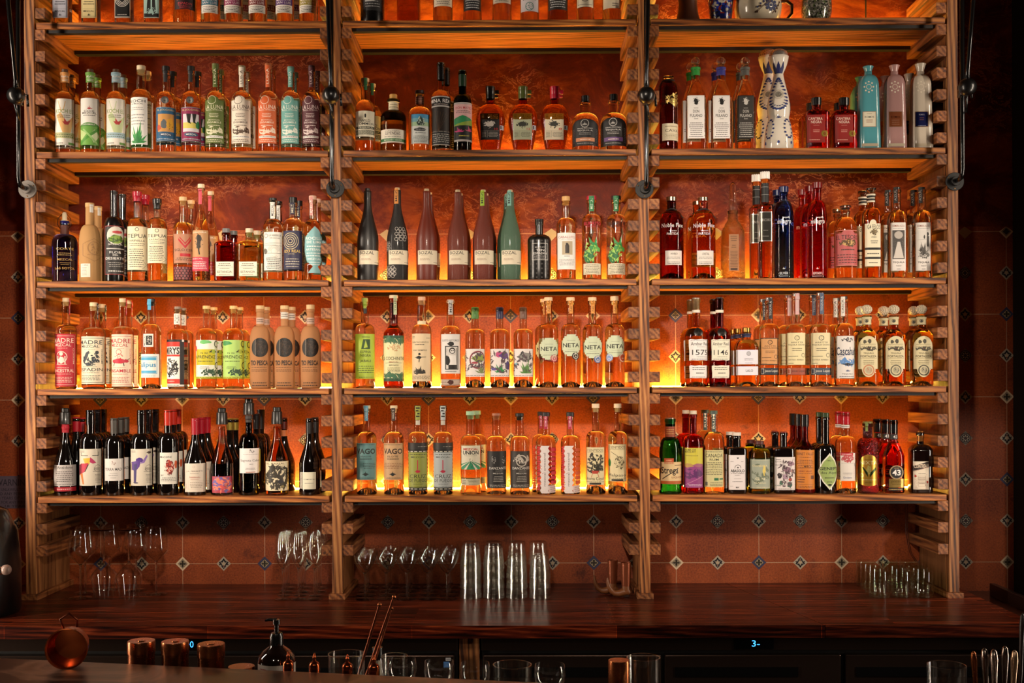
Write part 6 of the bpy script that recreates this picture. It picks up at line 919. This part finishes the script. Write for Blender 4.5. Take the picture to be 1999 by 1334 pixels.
RN = ['front', 'second', 'third', 'fourth']
f = stemglass('champagne_flute', (0, 0, 0), '', 'champagne flute', 'champagne flutes beside the shelving post', .0265, .105, .225, FB, .0268)
C3 = ['file farthest from the post', 'middle file', 'file next to the post']
grid(f, [552, 583, 614], 4, .07, 4, lambda c_, r: 'champagne flute, %s of the %s' % (RN[r], C3[c_]))
q = stemglass('coupe_glass', (0, 0, 0), '', 'cocktail glass', 'small cocktail glasses on the worktop', .037, .088, .15, NBW, .034)
C5 = ['file next to the shelving post', 'second file from the shelving post', 'middle file of five', 'fourth file from the shelving post', 'file next to the stacked tumblers']
grid(q, [712, 754, 794, 835, 873], 4, .075, 3, lambda c_, r: 'small round cocktail glass, %s of the %s' % (RN[r], C5[c_]))
# stacked tumblers, mouths down
def tumbler(loc, d):
    t = thing('tumbler', loc, d, 'tumbler', 'tumblers stacked upside down')
    H = .085; r0, r1 = .0305, .037   # base (up) and mouth (down)
    bm = bmesh.new()
    lathe(bm, [(r1, 0), (r1+.0009, .0012), (r1+.0002, .003), (.0363, .02), (.0325, .05), (.0315, .07), (.031, .08), (.0265, H), (0, H-.001), (0, H-.012), (.025, H-.013), (.0288, .06), (.0302, .05), (.0337, .02), (.035, 0)], 24); 
    bmesh.ops.holes_fill(bm, edges=[e for e in bm.edges if e.is_boundary]); fix(bm)
    
    for v in bm.verts: v.co.z *= .94
    me = obj('glass_body', bm, GLT, t, True, 45); return t
SN = ['first', 'second', 'third', 'fourth']; TN = ['bottom', 'second', 'third', 'top']
proto = None
for r in range(2):
    for c_, px in enumerate((919, 964, 1009, 1054)):
        Y = .03+.085*r; nst = 4 if not (r == 0 and c_ >= 2) else 3
        for k in range(nst):
            z = CTZ+.0003+k*.0335; X = inv(px-(3 if k == 3 and c_ == 3 else 0), 1150, Y)[0]
            d = 'upturned tumbler, %s in the %s %s stack from the cocktail glasses' % (TN[k], SN[c_], 'front' if r == 0 else 'rear')
            if proto is None: proto = tumbler((X, Y, z), d)
            else: dup(proto, (X, Y, z), d)
# jar glasses by the end post
t = thing('jar_glass', (0, 0, 0), '', 'glass', 'straight jar glasses beside the end post')
bm = bmesh.new(); r, H = .0345, .09
lathe(bm, [(0, .002), (r-.006, 0), (r-.001, .002), (r, .006), (r, H-.004), (r-.001, H), (r-.0022, H-.001), (r-.0026, .012), (r-.006, .0075), (0, .007)], 28); fix(bm)
obj('glass_body', bm, thin_glass('f9fbf6'), t, True, 50)
C3b = ['file farthest from the end post', 'middle file', 'file touching the end post']
grid(t, [1717, 1760, 1802], 4, .074, -9, lambda c_, r_: 'straight jar glass, %s of the %s' % (RN[r_], C3b[c_]), .02)
# boots
def boot(px, Y, d, tz):
    X = inv(px, 1130, Y)[0]; t = thing('boot_cup', (X, Y, CTZ+.0003), d, 'cup', 'copper boot cups')
    CU = P('8a4a30', .3, .6, bump=.35, bscale=220); TAN = P('70401f', .45, coat=.15)
    bm = bmesh.new(); lathe(bm, [(.0145, .038), (.0158, .05), (.0165, .075), (.0175, .1), (.018, .118), (.0165, .118), (.0155, .1), (.0145, .06), (0, .05)], 24); fix(bm); obj('shaft', bm, CU, t, True, 60)
    bm = bmesh.new()
    path = [(.012, 0, .012), (.006, 0, .02), (-.008, 0, .017), (-.024, 0, .012), (-.04, 0, .013), (-.052, 0, .022), (-.06, 0, .037), (-.063, 0, .052), (-.064, 0, .066)]
    tube(bm, path, [.011, .0145, .0145, .012, .0095, .0085, .007, .005, .0022], 14)
    lathe(bm, [(0, .01), (.0135, .012), (.0145, .025), (.0138, .04), (0, .042)], 20); obj('foot', bm, TAN, t, True, 60)
    boxo('heel', -.008, .012, -.009, .009, 0, .012, P('2a140c', .4), t, .002)
    sf = lambda s, tt, off: (lambda a: ((.0165+off)*sin(a), -(.0165+off)*cos(a), .055+tt))(s/.0165)
    return t
boot(1196, .085, 'copper cowboy boot cup with a curled toe, nearer the tumblers', 0)
boot(1222, .03, 'copper cowboy boot cup with a curled toe, nearer the post', 0)
# thin wires behind the jar glasses
t = thing('lighting_wire', (0, 0, 0), 'thin twin lighting wires hanging down the wall behind the jar glasses', 'wire')
for k in range(2):
    bm = bmesh.new(); P3 = []
    for u, v in ((1768, 985), (1768, 1040), (1771, 1060), (1776, 1080), (1787, 1096)):
        x_, z_ = inv(u+k*3, v, .285); P3.append((x_, .285, z_))
    tube(bm, P3, .0012, 6); obj('wire', bm, P('5a2a1c', .4), t, True)

# ---- pipe lamps on the posts
FL = ['pale grey', 'black', 'black', 'black']
def lamp(i, px, py, ballx, d):
    z = inv(px, py, -.012)[1]; x = PX[i]; sg = 1 if i < 3 else 1
    t = thing('pipe_wall_lamp', (x, -.0125, z), d, 'wall lamp', 'pipe lamps on the shelving uprights')
    PB = P('0a0909', .18, coat=.6)
    bm = bmesh.new()
    for (r, y0, y1) in ((.031, -.0005, -.006), (.016, -.006, -.02)):
        rr = [(0, -y0), (r, -y0), (r, -y1-.001), (r-.001, -y1), (0, -y1)]
        s0 = len(bm.verts); lathe(bm, rr, 32)
        bm.verts.ensure_lookup_table()
        for v in bm.verts[s0:]: v.co = Vector((v.co.x, -v.co.z, v.co.y))
    fix(bm); fl = obj('flange', bm, P('77706a', .45, .4) if i == 0 else P('0b0a0a', .5), t, True, 30)
    for a in (pi/2*3, pi/6, pi*5/6):
        bm = bmesh.new(); bmesh.ops.create_icosphere(bm, subdivisions=1, radius=.0028, matrix=Matrix.Translation((.024*cos(a), -.006, .024*sin(a)))); obj('screw', bm, P('b0885a', .3, .9), t)
    bm = bmesh.new(); tube(bm, [(0, -.012, 0), (0, -.04, 0), (0, -.058, .004), (0, -.068, .014), (0, -.072, .03), (0, -.072, .9)], .0078, 16); obj('pipe', bm, PB, t, True)
    zb = .285; bx, _ = inv(ballx, 208, -.15); bx -= x
    bm = bmesh.new(); ball(bm, (bx, -.137, zb), .029, 24, 16); obj('ball_joint', bm, P('0c0a0a', .32, coat=.3), t, True)
    bm = bmesh.new(); tube(bm, [(bx*.6, -.11, zb), (0, -.072, zb+.004)], .009, 10); box(bm, -.013, .013, -.086, -.058, zb-.016, zb+.024, .002); tube(bm, [(0, -.07, zb+.018), (.03, -.07, zb+.018), (.032, -.07, zb-.02)], .0045, 8); obj('clamp', bm, PB, t, True)
    bm = bmesh.new(); tube(bm, [(bx*.4, -.12, zb-.02), (.008, -.085, zb-.07)], .0035, 8); obj('lever', bm, PB, t, True)
    bm = bmesh.new(); tube(bm, [(bx, -.137, zb+.026), (bx, -.139, zb+.05), (bx*1.02, -.28, zb+.7)], [.0095, .0072, .0072], 14); obj('rod', bm, PB, t, True)
lamp(0, 65, 370, 31, 'pipe lamp with a pale round flange at the wine bottle end')
lamp(1, 657, 369, 646, 'black pipe lamp beside the maroon arched bottle label')
lamp(2, 1256, 370, 1262, 'black pipe lamp beside the slender dark red bottle')
lamp(3, 1861, 355, 1889, 'black pipe lamp on the end post, beside the dark corner')

# ---- fridges under the worktop
def fridge(x0, x1, d, disp, txt, doors):
    t = thing('bar_fridge', ((x0+x1)/2, 0, 0), d, 'fridge', 'stainless fridges under the worktop'); c = (x0+x1)/2
    boxo('cabinet', x0-c, x1-c, -.36, D-.08, .02, .826, BLACKM, t)
    boxo('top_panel', x0-c, x1-c, -.385, -.361, .785, .8255, FRIDGE, t, .001)
    for (a, b_) in doors:
        o = boxo('door', a-c, b_-c, -.392, -.361, .1, .772, FRIDGE, t, .003)
        bm = bmesh.new(); box(bm, a-c+.03, b_-c-.13, -.3945, -.3925, .705, .735, .0008); obj('handle_recess', bm, P('050404', .7, spec=.05), o)
    if disp:
        a, b_ = disp; boxo('display', a-c, b_-c, -.3885, -.3855, .788, .8235, P('050506', .15), t, .0005)
        m = bpy.data.materials.new('display_digits'); m.use_nodes = True; m.node_tree.nodes.clear()
        e = N(m.node_tree, 'ShaderNodeEmission'); e.inputs[0].default_value = (.05, .35, 1, 1); e.inputs[1].default_value = 2.2
        oo = N(m.node_tree, 'ShaderNodeOutputMaterial'); m.node_tree.links.new(e.outputs[0], oo.inputs[0])
        tx = (txt[1]-c); printed('digits', t, .024, .02, [('t', txt[0], .5, .5, 1, 1, 'ffffff', .004)], lambda s, tt, off: (tx+s, -.3886-off, .7965+tt), None, cut=None, mats=m)
    return t
lx = lambda u: inv(u, 1250, -.385)[0]
fridge(-1.75, lx(893), 'long stainless bar fridge with a 00 display, behind the copper canisters', (lx(325), lx(405)), ('00', lx(371)), [(-1.7, -1.0), (-.985, lx(893)-.01)])
xq, cq = lx(873), bpy.data.objects['bar_fridge'].location.x
printed('sticker', bpy.data.objects['bar_fridge'], .022, .03, [('r', .3, 0, 1, .3, 'b8b8bc'), Dn(.35, .05, .95, .25, 1, '3a3a44'), ('r', 0, .4, .8, 1, '3a6aa8'), Dn(.1, .5, .7, .9, 3, '7a9ad8')], lambda s, tt, off: (xq-cq+s, -.3922-off, .735+tt), None, cut=None)
fr = fridge(lx(940), 1.672, 'long stainless bar fridge with a 3 display, under the jar glasses end', (lx(1433), lx(1510)), ('3-', lx(1475)), [(lx(940)+.005, lx(1290)), (lx(1297), lx(1640)), (lx(1650), 1.668)])
xs = lx(1980); c = fr.location.x
printed('sticker', fr, .014, .026, [('r', .05, .04, .95, .3, 'c8c8cc'), Dn(.15, .1, .85, .24, 1, '3a3a44'), ('r', 0, .38, 1, 1, '3a7ab0'), Dn(.1, .5, .9, .9, 3, '7ab0d8')], lambda s, tt, off: (xs-c+s, -.3922-off, .733+tt), None, cut=None)
boxo('o', lx(896), lx(936), -.37, -.34, .02, .826, OAK)
o = bpy.data.objects['o']; o.name = 'wood_panel'; tag(o, 'plain brown wood panel between the two stainless fridges', 'panel')

# ---- sign and tap machine at the dark end
x0, z1 = inv(-14, 930, .295); x1, z0 = inv(62, 993, .295)
sg = printed('warning_sign', None, x1-x0, z1-z0, [T('WARNING', .5, .2, .9, .2, '2a2430'), T('IT IS UNLAWFUL TO SELL', .5, .42, .94, .09, '2a2430'), T('TO ANY PERSON', .5, .55, .8, .09, '2a2430'), T('18 YEARS OF AGE', .5, .68, .8, .09, '2a2430'), T('OR FOR ANY PERSON', .5, .81, .9, .09, '2a2430'), T('18 YEARS', .6, .93, .6, .08, '2a2430')], lambda s, tt, off: (s, -off, tt), '5e5260', cut=None)
sg.location = ((x0+x1)/2, .2985, z0); tag(sg, 'purple grey warning notice on the dark wall beside the end post', 'sign')
t = thing('coffee_machine', (-1.66, -.225, CTZ+.0003), 'big glossy black machine with chrome spout at the dark end of the worktop', 'coffee machine')
bm = bmesh.new(); lathe(bm, [(0, 0), (.135, 0), (.14, .01), (.14, .16), (.13, .26), (.1, .33), (.04, .36), (0, .362)], 40); fix(bm); obj('housing', bm, P('070505', .3, coat=.4), t, True, 50)
CHR = P('c8b8b0', .12, 1)
bm = bmesh.new(); tube(bm, [(.1, -.08, .165), (.12, -.2, .165)], .013, 16); tube(bm, [(.1, -.2, .165), (.185, -.2, .17)], .0125, 14); obj('tap', bm, CHR, t, True)
bm = bmesh.new(); tube(bm, [(.15, -.2, .16), (.15, -.2, .11), (.156, -.2, .09)], [.009, .009, .007], 12); obj('spout', bm, CHR, t, True)
bm = bmesh.new(); ball(bm, (.195, -.2, .172), .016, 14, 10); obj('knob', bm, P('a08478', .3), t, True)

# ---- the near bar ledge and what stands behind it
a1, a2 = Vector((inv(-40, 1281, 0)[0], 0, 0)), None
LZ = 1.075
def ledge_pt(u, v):
    dd = F*(CAM.z-LZ)/(v-HY); Y = CAM.y+dd; return Vector((inv(u, v, Y)[0], Y, LZ))
p0, p1 = ledge_pt(0, 1284), ledge_pt(1000, 1331); dr = (p1-p0).normalized(); nn_ = Vector((dr.y, -dr.x, 0))
q0, q1 = p0-dr*1.1, p1+dr*1.6
bm = bmesh.new(); pts = [q0, q1, q1+nn_*.5, q0+nn_*.5]
lo = [bm.verts.new((p.x, p.y, LZ-.04)) for p in pts]; hi = [bm.verts.new((p.x, p.y, LZ)) for p in pts]
bm.faces.new(lo); bm.faces.new(hi)
for k in range(4): bm.faces.new((lo[k], lo[(k+1) % 4], hi[(k+1) % 4], hi[k]))
fix(bm)
def stone():
    m, nt, b_ = mat('dark_marble'); L = nt.links.new; tc = N(nt, 'ShaderNodeTexCoord'); n1 = N(nt, 'ShaderNodeTexNoise', i_Scale=4, i_Detail=7, i_Distortion=2)
    L(tc.outputs['Object'], n1.inputs['Vector']); cr = N(nt, 'ShaderNodeValToRGB'); e = cr.color_ramp.elements
    e[0].position = .46; e[0].color = lin('2a1a14'); e[1].position = .62; e[1].color = lin('35231b'); q_ = e.new(.53); q_.color = lin('6a4c3c'); L(n1.outputs['Fac'], cr.inputs[0]); L(cr.outputs[0], b_.inputs['Base Color'])
    b_.inputs['Roughness'].default_value = .33; return m
t = thing('bar_counter', (0, 0, 0), 'near bar counter with a dark veined stone ledge', 'bar counter')
obj('stone_ledge', bm, stone(), t)
bm = bmesh.new(); pts = [q0+nn_*.02, q1+nn_*.02, q1+nn_*.46, q0+nn_*.46]
lo = [bm.verts.new((p.x, p.y, 0)) for p in pts]; hi = [bm.verts.new((p.x, p.y, LZ-.0401)) for p in pts]
bm.faces.new(lo); bm.faces.new(hi)
for k in range(4): bm.faces.new((lo[k], lo[(k+1) % 4], hi[(k+1) % 4], hi[k]))
fix(bm); obj('bar_front', bm, P('1c100b', .5), t)
WZ = .92
t = thing('bar_station', (0, 0, 0), 'steel work station behind the near stone ledge', 'work station')
bm = bmesh.new(); pts = [q0, q1, q1-nn_*.34, q0-nn_*.34]; pts = [p-nn_*.002 for p in pts]
lo = [bm.verts.new((p.x, p.y, WZ-.04)) for p in pts]; hi = [bm.verts.new((p.x, p.y, WZ)) for p in pts]
bm.faces.new(lo); bm.faces.new(hi)
for k in range(4): bm.faces.new((lo[k], lo[(k+1) % 4], hi[(k+1) % 4], hi[k]))
fix(bm); obj('station_top', bm, STEEL, t)
for k_, s in enumerate((-1.2, 0, 1.2)):
    c_ = (q0+q1)/2+dr*s-nn_*.17; boxo('leg', c_.x-.02, c_.x+.02, c_.y-.02, c_.y+.02, 0, WZ-.0402, STEEL, t)
def nearpt(px, off):
    """point on the work station seen in column px, off metres behind the ledge edge"""
    best = None
    for i in range(-40, 140):
        p = p0+dr*(i*.02)-nn_*off
        rel = p-CAM; c, s = _c, _s; u = HX+F*(rel.x*c-rel.y*s)/(rel.x*s+rel.y*c)
        if best is None or abs(u-px) < best[0]: best = (abs(u-px), p)
    p = best[1]; return inv(px, 1250, p.y)[0], p.y
COP = P('b4683c', .26, .95); COPD = P('7a3c24', .3, .9)
def hof(px, v, Y): return inv(px, v, Y)[1]
first = None
for px, v, d in ((276, 1251, 'brushed copper canister, nearest the copper mug on the ledge'), (342, 1252, 'brushed copper canister, middle one in front of the 00 display'), (412, 1257, 'brushed copper canister, nearest the pump bottle')):
    X, Y = nearpt(px, .06); H = hof(px, v, Y)-WZ; r = 26.5*mpp(Y)
    t = thing('copper_canister', (X, Y, WZ), d, 'canister', 'copper canisters')
    bm = bmesh.new(); lathe(bm, [(0, 0), (r*.95, 0), (r*.95, H-.024), (0, H-.024)], 36); fix(bm); obj('body', bm, COP, t, True, 40)
    bm = bmesh.new(); lathe(bm, [(0, H-.0235), (r, H-.0235), (r, H-.002), (r*.97, H), (r*.3, H-.0008), (r*.26, H+.0006), (0, H+.0006)], 36); fix(bm); obj('lid', bm, COP, t, True, 40)
X, Y = nearpt(471, .055); H = hof(471, 1301, Y)-WZ; r = 26*mpp(Y)
t = thing('copper_canister', (X, Y, WZ), 'low copper canister showing only its lid beside the pump bottle', 'canister', 'copper canisters')
bm = bmesh.new(); lathe(bm, [(0, 0), (r*.95, 0), (r*.95, H-.02), (0, H-.02)], 36); fix(bm); obj('body', bm, COP, t, True, 40)
bm = bmesh.new(); lathe(bm, [(0, H-.0195), (r, H-.0195), (r, H-.002), (r*.97, H), (0, H)], 36); fix(bm); obj('lid', bm, COP, t, True, 40)
# copper mug lying on the ledge
pm = ledge_pt(135, 1299); r = .0375
t = thing('copper_mug', (pm.x, pm.y, LZ+r), 'polished copper mug lying on the stone ledge, mouth towards the room', 'mug', None, .2)
bm = bmesh.new(); pr = [(0, 0), (r*.7, 0), (r*.85, -.006), (r*.95, -.03), (r, -.055), (r*1.02, -.057), (r*.97, -.058), (r*.93, -.054), (r*.88, -.03), (r*.78, -.008), (0, -.003)]
lathe(bm, [(a, b_) for a, b_ in pr], 36)
for v in bm.verts: v.co = Vector((v.co.x, v.co.z+.03, v.co.y))
fix(bm); obj('cup', bm, P('d8703a', .25, .9), t, True, 60)
bm = bmesh.new(); tube(bm, [(-.006, -.018, r*.98), (-.012, -.018, r+.016), (.002, -.012, r+.026), (.016, -.006, r+.012), (.014, 0, r*.94)], .0022, 8); obj('handle', bm, COPD, t, True)
# pump bottle
X, Y = nearpt(540, .075); m1 = mpp(Y); r = 36.5*m1; h = lambda v: hof(540, v, Y)-WZ
t = thing('soap_pump_bottle', (X, Y, WZ), 'brown soap bottle with a black pump and white label', 'soap bottle')
bm = bmesh.new(); lathe(bm, [(0, 0), (r*.96, 0), (r, .004), (r, h(1290)), (r*.93, h(1280)), (r*.7, h(1270)), (r*.4, h(1262)), (r*.33, h(1257)), (0, h(1256))], 40); fix(bm); obj('body', bm, P('1c0a06', .1, coat=1), t, True, 50)
bm = bmesh.new(); lathe(bm, [(0, h(1260)), (r*.36, h(1260)), (r*.36, h(1242)), (r*.3, h(1236)), (r*.12, h(1234)), (r*.12, h(1220)), (r*.2, h(1219)), (r*.2, h(1210)), (0, h(1209))], 24); tube(bm, [(0, 0, h(1211)), (-.012, 0, h(1210)), (-.022, 0, h(1212))], [.0035, .003, .002], 10); fix(bm); obj('pump', bm, BLK, t, True, 40)
ph = atan2(CAM.x-X, Y-CAM.y)
printed('label', t, 2*1.35*r, h(1292)-h(1345), [T('evolve', .68, .42, .3, .22, '2a2020'), Dn(.1, .1, .3, .2, 1, 'a03a34'), Dn(.3, .6, .8, .9, 3, '4a4040')], lambda s, tt, off: ((r+off)*sin(s/r+ph), -(r+off)*cos(s/r+ph), h(1345)+tt), 'c8b8ac')
# dasher bottles with copper tops
proto = None
for px, v, d in ((562.5, 1273, 'bitters dasher bottle with a copper top, in front of the pump bottle'), (613.5, 1278, 'bitters dasher bottle with a copper top, beside the pump bottle'), (678, 1278, 'bitters dasher bottle with a copper top, in front of the mixing glass'), (730, 1281, 'bitters dasher bottle with a copper top, nearest the cocktail coupes')):
    X, Y = nearpt(px, .028)
    if proto is None:
        H = hof(px, v, Y)-WZ; r = 10.7*mpp(Y); proto = thing('dasher_bottle', (X, Y, WZ), d, 'bitters bottle', 'bitters dasher bottles')
        bm = bmesh.new(); lathe(bm, [(0, 0), (r*1.5, 0), (r*1.6, .004), (r*1.6, H-.07), (r*1.2, H-.052), (r*.85, H-.045), (r*.85, H-.037), (0, H-.037)], 28); fix(bm); obj('glass_body', bm, G('5a2410', 1.4), proto, True, 50)
        bm = bmesh.new(); lathe(bm, [(0, H-.0365), (r, H-.0365), (r, H-.022), (r*.85, H-.018), (r*.35, H-.0145), (r*.28, H-.009), (r*.36, H-.0075), (r*.22, H-.005), (r*.13, H), (0, H)], 24); fix(bm); obj('dasher_top', bm, P('a8502c', .2, 1), proto, True, 40)
    else: dup(proto, (X, Y, WZ), d)
def lowglass(name, px, v, wpx, off, d, cat, kind='coupe', grp=None):
    X, Y = nearpt(px, off); H = hof(px, v, Y)-WZ; r = wpx*mpp(Y)/2; t = thing(name, (X, Y, WZ+.0003), d, cat, grp)
    if kind == 'coupe':
        zb = H-.05; shell('bowl', [(0, zb)]+[(r*a, zb+.05*q_) for a, q_ in ((.35, .03), (.7, .14), (.93, .38), (1, .62), (.97, .85), (.93, 1))], t)
        bm = bmesh.new(); lathe(bm, [(0, 0), (r*.8, 0), (r*.8, .001), (.004, .004), (.003, .012), (.003, zb-.008), (.006, zb+.0008), (0, zb+.001)], 20); fix(bm); obj('stem', bm, GL, t, True, 60)
    else: shell('glass_body', [(0, .001), (r*.86, 0), (r*.9, .004), (r, H)], t, .002)
    return t
CG = 'coupe glasses on the work station'
lowglass('coupe_glass', 784, 1287, 59, .06, 'round coupe glass beside the dasher bottles', 'cocktail glass', grp=CG)
lowglass('coupe_glass', 857, 1291, 60, .06, 'round coupe glass in front of the fridge sticker, second along', 'cocktail glass', grp=CG)
lowglass('coupe_glass', 927, 1295, 60, .06, 'round coupe glass below the wood panel, third along', 'cocktail glass', grp=CG)
lowglass('coupe_glass', 1073, 1298, 62, .06, 'round coupe glass standing alone past the wide tumbler', 'cocktail glass', grp=CG)
lowglass('wide_tumbler', 1000, 1298, 76, .08, 'wide low tumbler between two coupe glasses', 'tumbler', 'cup')
lowglass('tall_tumbler', 770, 1281, 52, .17, 'straight sided tumbler behind the first round coupe glass', 'tumbler', 'cup')
t = lowglass('mixing_glass', 676, 1277, 72, .12, 'cylindrical mixing glass holding copper stirring spoons', 'mixing glass', 'cup')
mx_ = t.location.copy()
for k_, (u, v, base) in enumerate(((741, 1181, -.01), (769, 1166, .0), (764, 1188, .012))):
    Y2 = mx_.y+.03*k_; tx, tz = inv(u, v, Y2); o_ = Vector((mx_.x+base, mx_.y, WZ+.012))
    t = thing('stirring_spoon', o_, 'copper twisted stirring spoon in the mixing glass, %s' % ['shortest and lowest tipped', 'highest tipped', 'between the other two'][k_], 'bar spoon', 'stirring spoons')
    e = Vector((tx, Y2, tz))-o_; L_ = e.length; bm = bmesh.new()
    n_ = 60; tube(bm, [e*(i/n_) for i in range(n_+1)], [.0022+.0007*abs(sin(i*.9)) if 8 < i < 50 else .0024 for i in range(n_+1)], 8); obj('shaft', bm, COPD, t, True)
    bm = bmesh.new(); ball(bm, e, .0042, 12, 8); obj('tip', bm, COP, t, True)
X, Y = nearpt(737, .2); h = lambda v: hof(735, v, Y)-WZ; r = 17*mpp(Y)
t = thing('syrup_bottle', (X, Y, WZ), 'dark capped bottle with a white neck label behind the last dasher bottle', 'bottle')
bm = bmesh.new(); lathe(bm, [(0, 0), (r, 0), (r, h(1330)), (r*.55, h(1290)), (r*.5, h(1280)), (0, h(1280))], 24); fix(bm); obj('glass_body', bm, P('140a08', .1, coat=1), t, True, 50)
bm = bmesh.new(); lathe(bm, [(0, h(1284)), (r*.6, h(1284)), (r*.6, h(1264)), (0, h(1264))], 24); fix(bm); obj('cap', bm, BLK, t, True, 40)
printed('neck_label', t, .022, h(1288)-h(1330), [('c', .6, .5, .12, '9aa04a')], lambda s, tt, off: ((interp([(r, h(1330)), (r*.55, h(1290))], h(1330)+tt)+off+.001)*sin(s/r), -(interp([(r, h(1330)), (r*.55, h(1290))], h(1330)+tt)+off+.001)*cos(s/r), h(1330)+tt), 'd8ccb4')
X, Y = nearpt(1208, .05); H = hof(1208, 1289, Y)-WZ; r = 21*mpp(Y)
t = thing('shaker_tin', (X, Y, WZ), 'copper shaker tin beside the straight clear glass', 'shaker'); bm = bmesh.new(); lathe(bm, [(0, 0), (r*.7, 0), (r, H*.8), (r, H-.003), (r*.96, H), (0, H)], 32); fix(bm); obj('tin', bm, COP, t, True, 40)
lowglass('straight_glass', 1256, 1284, 66, .09, 'straight clear glass beside the copper shaker tin', 'glass', 'cup')
lowglass('utensil_glass', 1848, 1299, 74, .08, 'cloudy straight glass beside the bundle of spoons', 'glass', 'cup')
X, Y = nearpt(1950, .1); t = thing('utensil_pot', (X, Y, WZ), 'dark metal pot holding a bundle of bar tools', 'utensil pot'); bm = bmesh.new(); lathe(bm, [(0, 0), (.045, 0), (.052, .085), (.049, .085), (.042, .005), (0, .004)], 28); fix(bm); obj('pot', bm, STEEL, t, True, 40)
SP = P('9a8c82', .22, 1)
for k_, (u, v, w_, m_, d) in enumerate(((1900, 1272, 7, COP, 'copper handled bar spoon'), (1922, 1266, 9, SP, 'steel spoon with a rounded handle, next to the copper one'), (1940, 1268, 9, SP, 'steel spoon with a flat handle, middle of the bundle'), (1962, 1262, 8, SP, 'steel muddler leaning in the bundle'), (1981, 1270, 8, P('c8a888', .3, .8), 'brass coloured tongs leaning out of the bundle'), (1996, 1198, 6, P('2a1c18', .4), 'long dark twisted stirrer, tallest of the bundle'))):
    Yt = Y+.02*(k_ % 3)-.02; tx, tz = inv(u, v, Yt); o_ = Vector((X+.012*(k_-2.5), Y, WZ+.008)); e = Vector((tx, Yt, tz))-o_
    t = thing('bar_tool', o_, d, 'bar tool', 'bar tools in the pot'); bm = bmesh.new(); tube(bm, [e*q_ for q_ in (0, .5, .62, .8, .92, .985, 1)], [.002, .002, .0035, w_*.0006, w_*.00078, w_*.00055, .0015], 12); obj('handle', bm, m_, t, True)
# anything still missing its hidden twin gets checked by name
